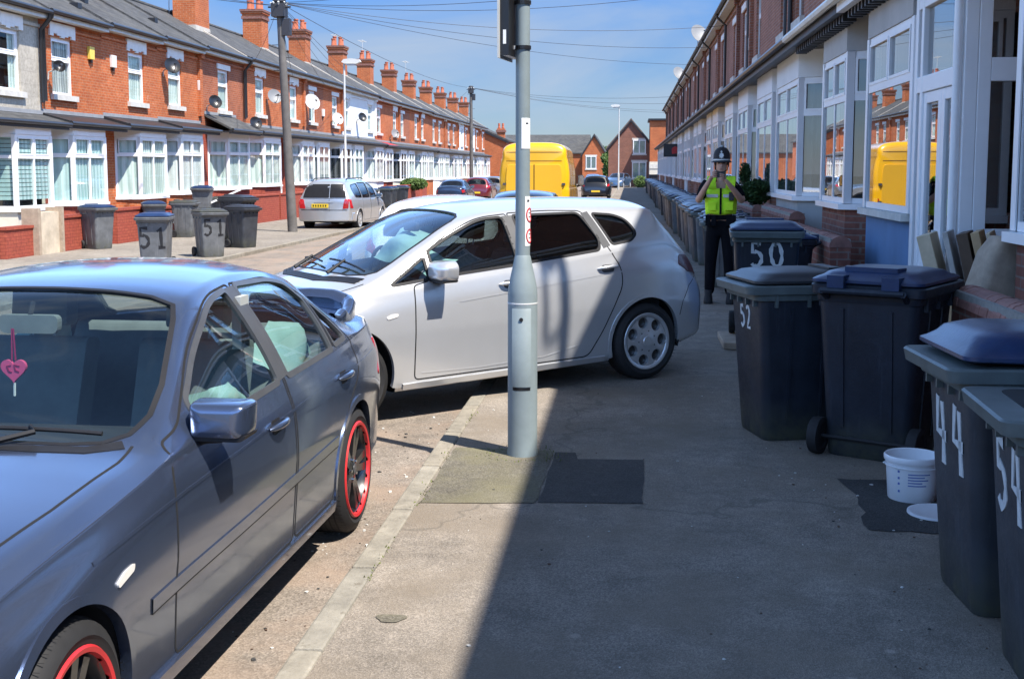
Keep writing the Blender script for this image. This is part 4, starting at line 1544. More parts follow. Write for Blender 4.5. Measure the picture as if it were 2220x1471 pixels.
# ---------------------------------------------------------------- cars
paint('paint blue grey', (.108, .142, .225), .78, .24, .08)
paint('paint silver', (.63, .64, .65), .56, .28, .05)
paint('paint silver van', (.52, .54, .56), .6, .33, .05)
paint('paint yellow', (.80, .43, .005), .0, .35, .05)
paint('paint dark blue', (.02, .035, .075), .4, .3, .1)
paint('paint black', (.012, .013, .016), .3, .3, .1)
paint('paint white', (.80, .80, .80), .0, .3, .05)
paint('paint red', (.15, .012, .02), .3, .3, .05)
paint('paint grey', (.18, .185, .19), .5, .3, .05)
paint('paint mid blue', (.09, .16, .27), .5, .3, .05)
glassmat('car glass', (.64, .74, .74), 1.0, 1.55, 0, .06)
glassmat('privacy glass', (.10, .12, .12), 1.0, 1.55, 0, .02)
varied('rubber', (.013, .013, .014), .75, .2, 20)
varied('trim black', (.014, .014, .016), .55, .15, 9, spec=.25)
varied('trim grey', (.06, .062, .066), .4, .12, 9)
varied('gap', (.006, .006, .007), .9, .05, 9)
varied('cabin dark', (.025, .026, .028), .9, .2, 7)
varied('cabin grey', (.22, .235, .23), .9, .15, 7)
varied('headliner', (.36, .38, .37), .95, .08, 7)
varied('airbag', (.38, .56, .52), .85, .10, 5, .4, 18)
varied('rim black', (.014, .014, .015), .3, .15, 9, coat=.5)
varied('rim red', (.52, .022, .026), .4, .08, 9)
varied('rim silver', (.62, .63, .64), .38, .08, 9, metal=.7)
varied('brake disc', (.22, .21, .2), .45, .2, 14, metal=.6)
varied('lamp red', (.42, .012, .015), .12, .1, 9, coat=1.0)
varied('lamp dark red', (.09, .006, .01), .3, .1, 9, coat=.2)
varied('lamp clear', (.75, .72, .66), .12, .06, 9, coat=1.0)
varied('plate yellow', (.72, .50, .03), .45, .05, 9)
varied('chrome', (.7, .7, .7), .15, .05, 9, metal=1.0)
varied('heart pink', (.80, .10, .25), .6, .06, 20)
varied('heart dark', (.38, .02, .10), .6, .06, 20)


class Loft:
    """car body from longitudinal curves; x rearwards from the front axle, y to the car's left, z up"""

    def __init__(s, c, step=.04, x0=None, x1=None):
        f = {k: pchip(v) for k, v in c.items() if isinstance(v, list)}
        s.f, s.c = f, c
        xs0, xs1 = c['zt'][0][0], c['zt'][-1][0]
        keys = sorted({round(p[0], 4) for v in ('zt', 'ze') for p in c[v]})
        xs = []
        for a, b in zip(keys, keys[1:]):
            n = max(1, round((b - a) / step))
            xs += [a + (b - a) * i / n for i in range(n)]
        xs.append(xs1)
        s.xs = xs
        bm = bmesh.new()
        rows, tags = [], None
        for x in xs:
            pts, tg = s.section(x)
            rows.append([bm.verts.new((x, y, z)) for y, z in pts])
            tags = tg
        for i in range(len(rows) - 1):
            for j in range(len(tags)):
                a, b, c_, d = rows[i][j], rows[i + 1][j], rows[i + 1][j + 1], rows[i][j + 1]
                q = bm.faces.new((a, d, c_, b))
                q.material_index = tags[j]
                q.smooth = True
        for r_, fl in ((rows[0], 0), (rows[-1], 1)):     # end caps, ribbed from the axis
            n = len(r_)
            k = n // 2
            ax = r_[0].co.x
            zb, zt = r_[0].co.z, r_[-1].co.z
            mid = [bm.verts.new((ax, 0, zb + (zt - zb) * i / (n - 1))) for i in range(1, n - 1)]
            mid = [r_[0]] + mid + [r_[-1]]
            for i in range(n - 1):
                vs = [mid[i], r_[i], r_[i + 1], mid[i + 1]]
                u = []
                for v in vs:
                    if v not in u: u.append(v)
                if len(u) > 2:
                    q = bm.faces.new(u if fl else u[::-1])
                    q.material_index = 1
        bmesh.ops.remove_doubles(bm, verts=bm.verts, dist=1e-5)
        bm.normal_update()
        s.bm = bm
        s.full = s.mirror_bvh()

    def section(s, x):
        f = s.f
        z0, wl, wm, wb, zb, we, ze, zt = (f[k](x) for k in ('z0', 'wl', 'wm', 'wb', 'zb', 'we', 'ze', 'zt'))
        zm = f['zm'](x) if 'zm' in f else .62
        zm = min(zm, z0 + (zb - z0) * .62)
        zb = max(zb, z0 + .02)
        ze = max(ze, zb + .008)
        zt = max(zt, ze + .002)
        P = [(wl, z0 + (zb - z0) * .06), (wl + (wm - wl) * .35, z0 + (zm - z0) * .38), (wm - .004, zm - (zm - z0) * .2), (wm, zm), (wm - (wm - wb) * .22, zm + (zb - zm) * .55), (wb + .012, zb - (zb - zm) * .12), (wb, zb)]
        pts, tg = [(0, z0), (wl * .5, z0), (wl - .06, z0), (wl - .015, z0 + .012)], [0, 0, 0]
        pts.append(P[0]); tg.append(1)

        def cr(p0, p1, p2, p3, t):
            return tuple(.5 * ((2 * b) + (-a + c) * t + (2 * a - 5 * b + 4 * c - d) * t * t + (-a + 3 * b - 3 * c + d) * t ** 3) for a, b, c, d in zip(p0, p1, p2, p3))
        for i in range(len(P) - 1):
            p0 = P[i - 1] if i else P[0]
            p3 = P[i + 2] if i + 2 < len(P) else P[-1]
            for k in range(1, 4):
                pts.append(cr(p0, P[i], P[i + 1], p3, k / 3)); tg.append(1)
        n = 8                                     # window band with a slight outward bulge
        for k in range(1, n + 1):
            t = k / n
            bul = .05 * (ze - zb) * 4 * t * (1 - t)
            pts.append((wb + (we - wb) * t + bul, zb + (ze - zb) * t)); tg.append(2)
        n = 16
        pw = s.c.get('pw', 2.3)
        for k in range(1, n + 1):
            t = 1 - (1 - k / n) ** 1.0
            a = math.pi / 2 * t
            yy = we * math.cos(a) if s.c.get('box') else we * (1 - t)
            q = abs(yy) / we if we > 1e-6 else 0
            if s.c.get('box'):
                pe = s.c['box']
                pts.append((we * (1 - t ** pe) if False else we * (math.cos(a) ** (2 / pe)), ze + (zt - ze) * (math.sin(a) ** (2 / pe))))
            else:
                pts.append((yy, zt - (zt - ze) * q ** pw))
            tg.append(3)
        return pts, tg

    def mirror_bvh(s):
        vs = [v.co.copy() for v in s.bm.verts]
        s.bm.verts.index_update()
        fs = [[v.index for v in f.verts] for f in s.bm.faces]
        n = len(vs)
        nm = [v.normal.copy() for v in s.bm.verts]
        for i, v in enumerate(vs):               # centre line: no sideways tilt
            if abs(v.y) < 1e-4: nm[i] = Vector((nm[i].x, 0, nm[i].z)).normalized() if (nm[i].x or nm[i].z) else nm[i]
        vs2 = vs + [Vector((v.x, -v.y, v.z)) for v in vs]
        nm2 = nm + [Vector((q.x, -q.y, q.z)) for q in nm]
        fs2 = fs + [[n + i for i in f[::-1]] for f in fs]
        s.nrm, s.fcs, s.vts = nm2, fs2, vs2
        return BVHTree.FromPolygons(vs2, fs2)

    def normal_at(s, p):
        loc, no, idx, d = s.full.find_nearest(p)
        if loc is None: return Vector((0, 0, 1))
        w, acc = 0, Vector((0, 0, 0))
        for i in s.fcs[idx]:
            k = 1 / ((s.vts[i] - loc).length + 1e-4) ** 1.5
            acc += s.nrm[i] * k
        return acc.normalized() if acc.length > 1e-9 else no

    def hit(s, o, d):
        loc, no, idx, _ = s.full.ray_cast(Vector(o), Vector(d))
        if loc is None: return None
        n = s.normal_at(loc)
        if n.dot(Vector(d)) > 0: n = -n
        return loc, n

    def side(s, x, z, y=3):
        return s.hit((x, y, z), (0, -1 if y > 0 else 1, 0))

    def cut(s, poly, proj, groups, cond=None):
        """score the mesh along a 2D outline and return the faces inside"""
        ia, ib, ic = {'xz': (0, 2, 1), 'xy': (0, 1, 2), 'yz': (1, 2, 0)}[proj]
        bm = s.bm
        n = len(poly)
        ax = Vector((0, 0, 0)); ax[ic] = 1
        for i in range(n):
            p, q = poly[i], poly[(i + 1) % n]
            d = Vector((q[0] - p[0], q[1] - p[1]))
            if d.length < 1e-6: continue
            lo = (min(p[0], q[0]) - .004, min(p[1], q[1]) - .004)
            hi = (max(p[0], q[0]) + .004, max(p[1], q[1]) + .004)
            fs = []
            for f in bm.faces:
                if f.material_index not in groups: continue
                if cond and not cond(f.calc_center_median()): continue
                a = [v.co[ia] for v in f.verts]
                b = [v.co[ib] for v in f.verts]
                if max(a) < lo[0] or min(a) > hi[0] or max(b) < lo[1] or min(b) > hi[1]: continue
                fs.append(f)
            if not fs: continue
            co, no = Vector((0, 0, 0)), Vector((0, 0, 0))
            co[ia], co[ib] = p
            no[ia], no[ib] = -d.y, d.x
            no.normalize()
            geom = set(fs)
            for f in fs:
                geom.update(f.edges); geom.update(f.verts)
            bmesh.ops.bisect_plane(bm, geom=list(geom), dist=2e-5, plane_co=co, plane_no=no)
        out = []
        for f in bm.faces:
            if f.material_index not in groups: continue
            c = f.calc_center_median()
            if cond and not cond(c): continue
            if inpoly(c[ia], c[ib], poly): out.append(f)
        return out

    def emit(s, faces, name, m, parent, sides=(1, -1), inset=0.0, rim=.016, both=True):
        """make mesh objects from some faces: one for both halves, or one per side"""
        if not faces: return []
        objs = []
        s.bm.verts.index_update()
        for grp in ([sides] if both else [(q,) for q in sides]):
            vs, fs, key = [], [], {}
            ns = []
            for sg in grp:
                for f in faces:
                    r_ = []
                    for v in f.verts:
                        y = v.co.y
                        k = (v.index, sg if abs(y) > 1e-4 else 0)
                        if k not in key:
                            key[k] = len(vs)
                            p = Vector((v.co.x, y * sg, v.co.z))
                            nn = s.normal_at(p)
                            ns.append(nn)
                            vs.append(p - nn * inset)
                        r_.append(key[k])
                    fs.append(r_ if sg > 0 else r_[::-1])
            nf = len(fs)
            if rim:                               # turn the open edges inwards so the sheet has thickness
                cnt = {}
                for f in fs:
                    for a, b in zip(f, f[1:] + f[:1]): cnt[(a, b)] = 1
                rim_v = {}
                for (a, b) in list(cnt):
                    if (b, a) in cnt: continue
                    for q in (a, b):
                        if q not in rim_v:
                            rim_v[q] = (len(vs), len(vs) + 1)
                            vs.append(vs[q].copy()); vs.append(vs[q] - ns[q] * rim)
                    fs.append([rim_v[b][0], rim_v[a][0], rim_v[a][1], rim_v[b][1]])
            me = bpy.data.meshes.new(name)
            me.from_pydata(vs, [], fs)
            me.materials.append(MATS[m])
            me.polygons.foreach_set('use_smooth', [True] * len(fs))
            ns += [Vector((0, 0, 0))] * (len(vs) - len(ns))
            me.validate()
            me.update(calc_edges=True)
            me.normals_split_custom_set([tuple(ns[lp.vertex_index]) for lp in me.loops])
            o = bpy.data.objects.new(name, me)
            COL.objects.link(o)
            o.parent = parent
            objs.append(o)
        return objs

    def ribbon(s, path, w, m, mb, proj='xz', off=.0015, closed=False, y=3, th=.004):
        """thin strip lying on the surface along a 2D path: shut lines, seals, mouldings"""
        P_ = []
        for a, b in path:
            if proj == 'xz': h = s.hit((a, y, b), (0, -1 if y > 0 else 1, 0))
            elif proj == 'xy': h = s.hit((a, b, 4), (0, 0, -1))
            else: h = s.hit((y * 3, a, b), (-1 if y > 0 else 1, 0, 0))
            if h: P_.append(h)
        n = len(P_)
        if n < 2: return
        vs, fs = [], []
        for i in range(n):
            a = P_[(i - 1) % n] if closed else P_[max(0, i - 1)]
            b = P_[(i + 1) % n] if closed else P_[min(n - 1, i + 1)]
            t = (b[0] - a[0])
            if t.length < 1e-7: t = Vector((1, 0, 0))
            t.normalize()
            nn = P_[i][1]
            u = nn.cross(t).normalized() * w / 2
            p = P_[i][0]
            vs += [p + u + nn * off, p - u + nn * off, p + u - nn * th, p - u - nn * th]
        for i in range(n if closed else n - 1):
            j = (i + 1) % n
            a, b = 4 * i, 4 * j
            fs += [(a, b, b + 1, a + 1), (a + 2, b + 2, b, a), (a + 1, b + 1, b + 3, a + 3)]
        mb.add(vs, fs, m)

    def decal(s, poly, m, mb, proj='xz', off=.006, y=3, rings=4, th=.01):
        """a plate of its own that follows the surface: lamps, plates, handles' recesses"""
        cx = sum(p[0] for p in poly) / len(poly)
        cy = sum(p[1] for p in poly) / len(poly)
        n = len(poly)
        V, ok = [], True
        for k in range(rings + 1):
            for (a, b) in poly:
                t = k / rings
                q = (cx + (a - cx) * t, cy + (b - cy) * t)
                if proj == 'xz': h = s.hit((q[0], y, q[1]), (0, -1 if y > 0 else 1, 0))
                elif proj == 'xy': h = s.hit((q[0], q[1], 4), (0, 0, -1))
                else: h = s.hit((y * 3, q[0], q[1]), (-1 if y > 0 else 1, 0, 0))
                if not h: return
                V.append(h[0] + h[1] * off)
                last = h
        nb = len(V)
        for (a, b), v in zip(poly, V[rings * n:]): pass
        fs = []
        for k in range(rings):
            for i in range(n):
                j = (i + 1) % n
                if k == 0: fs.append((i, (k + 1) * n + i, (k + 1) * n + j))
                else: fs.append((k * n + i, (k + 1) * n + i, (k + 1) * n + j, k * n + j))
        skirt = []
        for i in range(n):
            v = V[rings * n + i]
            nn = s.normal_at(v)
            skirt.append(v - nn * (off + th))
        V += skirt
        for i in range(n):
            j = (i + 1) % n
            fs.append((rings * n + i, nb + i, nb + j, rings * n + j))
        mb.add(V, fs, m)


def dens(poly, step=.03, closed=True):
    out = []
    n = len(poly)
    for i in range(n if closed else n - 1):
        a, b = Vector(poly[i]), Vector(poly[(i + 1) % n])
        k = max(1, int((b - a).length / step))
        out += [tuple(a.lerp(b, j / k)) for j in range(k)]
    if not closed: out.append(tuple(poly[-1]))
    return out


def wheel(parent, x, y, z, r, w, style, steer=0):
    """y > 0: outer face towards +y"""
    sg = 1 if y > 0 else -1
    t = MB()

    def fn(a, b, h):
        return (a, sg * h, b)
    hw = w / 2
    rr = r * (.755 if style == 'red' else .745)
    prof = [(rr - .01, -hw), (rr + .02, -hw), (r - .05, -hw - .006), (r - .012, -hw + .012), (r, -hw + .035), (r, hw - .035), (r - .012, hw - .012), (r - .05, hw + .006), (rr + .02, hw), (rr - .012, hw - .004), (rr - .012, -hw)]
    t.lathe(prof, 'rubber', fn, 48)
    for k in range(5):                            # tread grooves and sidewall bead
        hh = -hw + .05 + (w - .1) * k / 4
        t.lathe([(r + .0005, hh - .004), (r + .0012, hh), (r + .0005, hh + .004)], 'gap', fn, 48)
    for i in range(72):
        a = 2 * math.pi * i / 72
        c, s_ = math.cos(a), math.sin(a)
        for hz in (-.32, .32):
            h0, h1 = hz * w - .035, hz * w + .035
            q = .004
            pts = [((r + .0015) * math.cos(a + dd), (r + .0015) * math.sin(a + dd)) for dd in (-q, q)]
            t.add([(pts[0][0], sg * h0, pts[0][1]), (pts[1][0], sg * h0, pts[1][1]), (pts[1][0], sg * h1, pts[1][1]), (pts[0][0], sg * h1, pts[0][1])], [(0, 1, 2, 3)], 'gap')
    o = t.build('wheel', parent, loc=(x, y, z), smooth=40)
    o.rotation_euler = (0, 0, steer)
    m = MB()
    face = hw - .012
    if style == 'red':
        m.lathe([(rr + .004, face + .012), (rr - .002, face + .02), (rr - .016, face + .017), (rr - .021, face + .002)], 'rim red', fn, 64)
        m.lathe([(rr - .021, face + .002), (rr - .032, face - .02), (rr - .045, -hw + .03), (rr - .012, -hw + .01)], 'rim black', fn, 48)
        for i in range(10):                       # five pairs of spokes
            a = 2 * math.pi * (i // 2) / 5 + (.17 if i % 2 else -.17)
            c, s_ = math.cos(a), math.sin(a)
            p = [(.055, -.017), (rr - .03, -.020), (rr - .03, .020), (.055, .017)]
            bot, top = [], []
            for q, (u, v) in enumerate(p):
                px, pz = u * c - v * s_, u * s_ + v * c
                h = face - .012 if u < .1 else face - .002
                bot.append((px, sg * (h - .035), pz)); top.append((px, sg * h, pz))
            m.hexa(bot + top, 'rim black')
        m.lathe([(0, face - .002), (.03, face - .002), (.034, face - .006), (.07, face - .012), (.075, face - .05)], 'rim black', fn, 24)
        m.lathe([(0, face + .001), (.026, face), (.028, face - .004)], 'trim grey', fn, 16)
        for i in range(5):
            a = 2 * math.pi * (i + .5) / 5
            m.lathe([(0, face - .002), (.008, face - .002), (.008, face - .014)], 'chrome', lambda p, q, h, a=a: (.052 * math.cos(a) + p, sg * h, .052 * math.sin(a) + q), 8)
        m.lathe([(.04, -.02), (.165, -.02), (.165, -.035), (.04, -.035)], 'brake disc', fn, 32)
    else:
        n = 7
        m.lathe([(rr + .004, face + .004), (rr - .006, face + .012), (rr - .028, face + .008), (rr - .034, face + .002)], 'rim silver', fn, 56)
        # cover plate with seven oval openings: petals between them
        seg = 16
        ri, ro, rin = rr * .46, rr - .036, rr * .32
        oc, oa, ob = (ri + ro) / 2 + .002, (ro - ri) / 2 * .98, rr * .205
        for i in range(n):
            a0 = 2 * math.pi * (i - .5) / n
            a1 = 2 * math.pi * (i + .5) / n
            ac = (a0 + a1) / 2
            vs, fs = [], []
            K = 24
            for k in range(K):
                q = 2 * math.pi * k / K
                eu, ev = oc + oa * math.cos(q), ob * math.sin(q)
                # outer boundary of the sector in the same direction
                ang = math.atan2(ev, eu)
                du, dv = math.cos(q), math.sin(q)
                # march from the ellipse centre to the sector border
                best = 9
                for (lim) in ('in', 'out', 'p', 'm'):
                    if lim in ('in', 'out'):
                        Rr = rin if lim == 'in' else ro
                        B = oc * du
                        disc = B * B - (oc * oc - Rr * Rr)
                        if disc < 0: continue
                        for tt in (-B - math.sqrt(disc), -B + math.sqrt(disc)):
                            if tt > 1e-6: best = min(best, tt)
                    else:
                        hb = math.pi / n * (1 if lim == 'p' else -1)
                        nx, ny = -math.sin(hb), math.cos(hb)
                        den = du * nx + dv * ny
                        if abs(den) > 1e-9:
                            tt = -(oc * nx) / den
                            if tt > 1e-6: best = min(best, tt)
                ou, ov = oc + best * du, best * dv

                def rot(u, v, h): return (u * math.cos(ac) - v * math.sin(ac), sg * h, u * math.sin(ac) + v * math.cos(ac))
                dome = lambda u, v: face + .012 - .012 * (math.hypot(u, v) / rr) ** 2
                vs += [rot(ou, ov, dome(ou, ov)), rot(eu, ev, dome(eu, ev) - .003), rot(eu * 1 + 0, ev, face - .03)]
            for k in range(K):
                j = (k + 1) % K
                fs += [(3 * k, 3 * j, 3 * j + 1, 3 * k + 1), (3 * k + 1, 3 * j + 1, 3 * j + 2, 3 * k + 2)]
            m.add(vs, fs, 'rim silver')
        m.lathe([(rin + .004, face + .0105), (rin * .8, face + .015), (.045, face + .017), (.04, face + .024), (0, face + .026)], 'rim silver', fn, 32)
        m.lathe([(rr - .02, face - .03), (.03, face - .032), (0, face - .032)], 'rim black', fn, 32)
    m.build('rim', o, smooth=35)
    return o


def seat(parent, x, y, z, m, w=.5, head=True, tilt=.22):
    t = MB()
    hw = w / 2
    pr = rpoly([(x - .02, z), (x + .48, z - .04), (x + .50, z + .1), (x + .02, z + .16)], .05, 4)
    t.prism(pr, y - hw, y + hw, m, lambda a, b, h: (a, h, b))
    bx_ = x + .46
    pr = rpoly([(bx_, z + .08), (bx_ + .13, z + .06), (bx_ + .13 + tilt, z + .68), (bx_ + tilt, z + .70)], .05, 4)
    t.prism(pr, y - hw * .95, y + hw * .95, m, lambda a, b, h: (a, h, b))
    if head:
        pr = rpoly([(bx_ + tilt + .02, z + .74), (bx_ + tilt + .13, z + .74), (bx_ + tilt + .15, z + .93), (bx_ + tilt + .05, z + .93)], .03, 4)
        t.prism(pr, y - .13, y + .13, m, lambda a, b, h: (a, h, b))
        for q in (-.05, .05): t.tube([(bx_ + tilt + .06, y + q, z + .66), (bx_ + tilt + .08, y + q, z + .78)], .007, 'galv', 6)
    return t.build('seat', parent, bevel=.02)


def billow(parent, name, pts, m='airbag', seed=3, thick=.05):
    """a slack cloth cushion: pts is a grid of rows of 3D points"""
    rr = random.Random(seed)
    R_, Cc = len(pts), len(pts[0])
    N = 5
    g = []
    for i in range((R_ - 1) * N + 1):
        row = []
        for j in range((Cc - 1) * N + 1):
            a, b = i / N, j / N
            i0, j0 = min(int(a), R_ - 2), min(int(b), Cc - 2)
            u, v = a - i0, b - j0
            p = Vector(pts[i0][j0]) * (1 - u) * (1 - v) + Vector(pts[i0 + 1][j0]) * u * (1 - v) + Vector(pts[i0][j0 + 1]) * (1 - u) * v + Vector(pts[i0 + 1][j0 + 1]) * u * v
            row.append(p)
        g.append(row)
    nn = (Vector(pts[-1][0]) - Vector(pts[0][0])).cross(Vector(pts[0][-1]) - Vector(pts[0][0])).normalized()
    H, W_ = len(g), len(g[0])
    ph = [rr.uniform(0, 6.28) for _ in range(6)]
    vs = []
    for sd_ in (1, -1):
        for i in range(H):
            for j in range(W_):
                e = (math.sin(math.pi * i / (H - 1)) * math.sin(math.pi * j / (W_ - 1))) ** .5 if 0 < i < H - 1 and 0 < j < W_ - 1 else 0
                wv = math.sin(j * 1.1 + ph[0] + i * .5) * .014 + math.sin(j * .5 - i * .9 + ph[1]) * .018
                vs.append(g[i][j] + nn * (sd_ * thick * e + wv))
    fs = []
    for k in range(2):
        for i in range(H - 1):
            for j in range(W_ - 1):
                a = k * H * W_ + i * W_ + j
                q = [a, a + 1, a + W_ + 1, a + W_]
                fs.append(q if k else q[::-1])
    mb = MB()
    mb.add(vs, fs, m)
    return mb.build(name, parent, smooth=60)


def mirror_part(parent, x, y, z, m, s=1, scale=1.0, w=.22, h=.15, sq=False):
    """door mirror; s = side; the mirror faces rearwards (+x)"""
    mb = MB()
    pr = rpoly([(-.5 * w, -h * .45), (.46 * w, -h * .5), (.52 * w, h * .25), (.34 * w, h * .5), (-.5 * w, h * .45)], [.03, .05, .07, .06, .03], 5)
    if sq: pr = rpoly([(-.5 * w, -h * .48), (.46 * w, -h * .5), (.5 * w, h * .42), (.42 * w, h * .5), (-.5 * w, h * .5)], [.018, .035, .03, .02, .018], 5)
    n = len(pr)
    rings = []
    for t, sc, dx in (((0, .97, .06), (.25, 1.0, .045), (.6, .985, -.01), (.85, .93, -.045), (.95, .82, -.062), (1.0, .5, -.07)) if sq else ((0, .96, .075), (.25, 1.0, .05), (.6, .97, .0), (.85, .80, -.05), (1.0, .45, -.075))):
        rings.append([(x + dx, y + s * (w * .5 + a * sc), z + b * sc) for a, b in pr])
    vs = [p for r_ in rings for p in r_]
    fs = [(k * n + i, k * n + (i + 1) % n, (k + 1) * n + (i + 1) % n, (k + 1) * n + i) for k in range(len(rings) - 1) for i in range(n)]
    fs += [list(range(n)), [(len(rings) - 1) * n + i for i in range(n)]]
    mb.add(vs, fs, m)
    o = mb.build('door_mirror', parent, smooth=50)
    q = MB()
    q.tube([(x + .0, y - s * .03, z - h * .55), (x, y + s * .05, z - h * .48), (x, y + s * .10, z - h * .42)], [.034, .026, .03], 'trim black', 8)
    q.prism([(a * .9, b * .9) for a, b in pr], .0755, .079, 'chrome', lambda a, b, h_: (x + h_, y + s * (w * .5 + a), z + b))
    q.prism([(a * 1.0, b) for a, b in pr if b < -h * .3] or pr, -.05, .074, 'trim black', lambda a, b, h_: (x + h_, y + s * (w * .5 + a), z + b - .006))
    q.build('mirror_foot', o, smooth=50)
    return o
def carve(L, spec, t, pm, gm='car glass', detail=True, gaps=True, rimw=.016):
    """cut glass, doors and wheel arches out of the shell and link the parts"""
    side_ok = lambda c: c.y > .3
    for i, (nm, poly, g) in enumerate(spec['windows']):
        for f in L.cut(poly, 'xz', {1, 2}, side_ok): f.material_index = 10 + i
    for i, poly in enumerate(spec['doors']):
        for f in L.cut(poly, 'xz', {1, 2}, side_ok): f.material_index = 30 + i
    for cx, cz, r in spec['arches']:
        poly = [(cx + r * math.cos(R(a)), max(cz + r * math.sin(R(a)), -.5)) for a in range(-30, 211, 8)]
        poly = [p for p in poly if True]
        poly = [(cx + r, -.5)] + [(cx + r * math.cos(R(a)), cz + r * math.sin(R(a))) for a in range(0, 181, 6)] + [(cx - r, -.5)]
        for f in L.cut(poly, 'xz', {0, 1}, lambda c: c.y > .52): f.material_index = 50
    ws = L.cut(spec['windscreen'], 'xy', {3}, lambda c: c.z > .8)
    for f in ws: f.material_index = 40
    if spec.get('rearglass'):
        fs = L.cut(spec['rearglass'], spec.get('rgproj', 'xy'), {3} if spec.get('rgproj', 'xy') == 'xy' else {1, 2, 3}, lambda c: c.x > 2 and c.z > .8)
        for f in fs: f.material_index = 41
    by = {}
    for f in L.bm.faces: by.setdefault(f.material_index, []).append(f)
    body = [f for k in (0, 1, 2, 3) for f in by.get(k, []) if k]
    L.emit(body, 'body', pm, t, rim=rimw)
    L.emit(by.get(0, []), 'underbody', 'trim black', t, rim=0)
    for i, (nm, poly, g) in enumerate(spec['windows']):
        L.emit(by.get(10 + i, []), nm, g or gm, t, inset=.010, rim=0, both=False)
    doors = []
    for i, poly in enumerate(spec['doors']):
        doors.append(L.emit(by.get(30 + i, []), 'door', pm, t, rim=rimw, both=False))
    L.emit(by.get(40, []), 'windscreen', gm, t, inset=.008, rim=0)
    L.emit(by.get(41, []), 'rear_window', spec.get('rgmat', gm), t, inset=.008, rim=0)
    # seals, shut lines
    for y in (3, -3):
        for nm, poly, g in spec['windows']:
            mb = MB()
            L.ribbon(dens(poly, .04), spec.get('seal', .024), spec.get('sealm', 'trim black'), mb, 'xz', .003, True, y, .012)
            mb.build('window_seal', t, fix=False, smooth=40)
    mb = MB()
    ws = [(a, b) for a, b in spec['windscreen'] if b > -.005]
    loop = ws + [(a, -b) for a, b in reversed(ws) if b > .005]
    L.ribbon(dens(loop, .05), .020, 'trim black', mb, 'xy', .002, True)
    mb.build('window_seal', t, fix=False, smooth=40)
    mb = MB()
    if spec.get('rearglass') and spec.get('rgproj', 'xy') == 'xy':
        ws = [(a, b) for a, b in spec['rearglass'] if b > -.005]
        loop = ws + [(a, -b) for a, b in reversed(ws) if b > .005]
        L.ribbon(dens(loop, .05), .03, 'trim black', mb, 'xy', .002, True)
        mb.build('window_seal', t, fix=False, smooth=40)
    if gaps:
        def one(pts, closed, proj, y=3):
            mb = MB()
            L.ribbon(dens(pts, .04, closed), .0095, 'gap', mb, proj, .0012, closed, y)
            if mb.v: mb.build('shut_line', t, fix=False)
        for y in (3, -3):
            for poly in spec['doors']: one(poly, True, 'xz', y)
            for pl in spec.get('lines', []): one(pl, False, 'xz', y)
        for pl in spec.get('toplines', []):
            one(pl, False, 'xy')
            one([(a, -b) for a, b in pl], False, 'xy')
    # wheel arch lips and liners
    for cx, cz, r in spec['arches']:
        for y in (3, -3):
            mb, ml = MB(), MB()
            path = [(cx + (r + .004) * math.cos(R(a)), cz + (r + .004) * math.sin(R(a))) for a in range(-24, 205, 6)]
            path = [p for p in path if p[1] > L.f['z0'](p[0]) + .015]
            L.ribbon(path, .03, pm, mb, 'xz', .006, False, y, .03)
            sg = 1 if y > 0 else -1
            hw = L.f['wl'](cx) - .02
            ml.lathe([(r + .012, hw), (r + .012, hw - .33), (.05, hw - .34), (0, hw - .34)], 'rubber', lambda a, b, h: (cx + a, sg * h, cz + b), 20, R(-15), R(195))
            mb.build('arch_lip', t, fix=False, smooth=60)
            ml.build('arch_liner', t, smooth=60)
    return doors


def xformed(name, label, cat, x, y, z, w, group=None, pitch=0):
    """car frame: origin under the front axle; heading angle w measured from -Y towards -X"""
    t = thing(name, label, cat, (x, y, z), 0, group)
    t.rotation_euler = (0, pitch, 0)
    # local +x = rearwards, local +y = car's left
    bx_, by_ = Vector((math.sin(w), math.cos(w), 0)), Vector((math.cos(w), -math.sin(w), 0))
    # x rear = (sin w, cos w); left = (cos w,-sin w): this is a left-handed pair with z up, so the mesh is mirrored in y instead
    t.rotation_mode = 'XYZ'
    t.rotation_euler = (0, pitch, math.atan2(bx_.y, bx_.x))
    return t


# Blender's frame is right handed: with +x rearwards and +z up, +y is the car's RIGHT. SG flips it where sides differ.
SG = -1

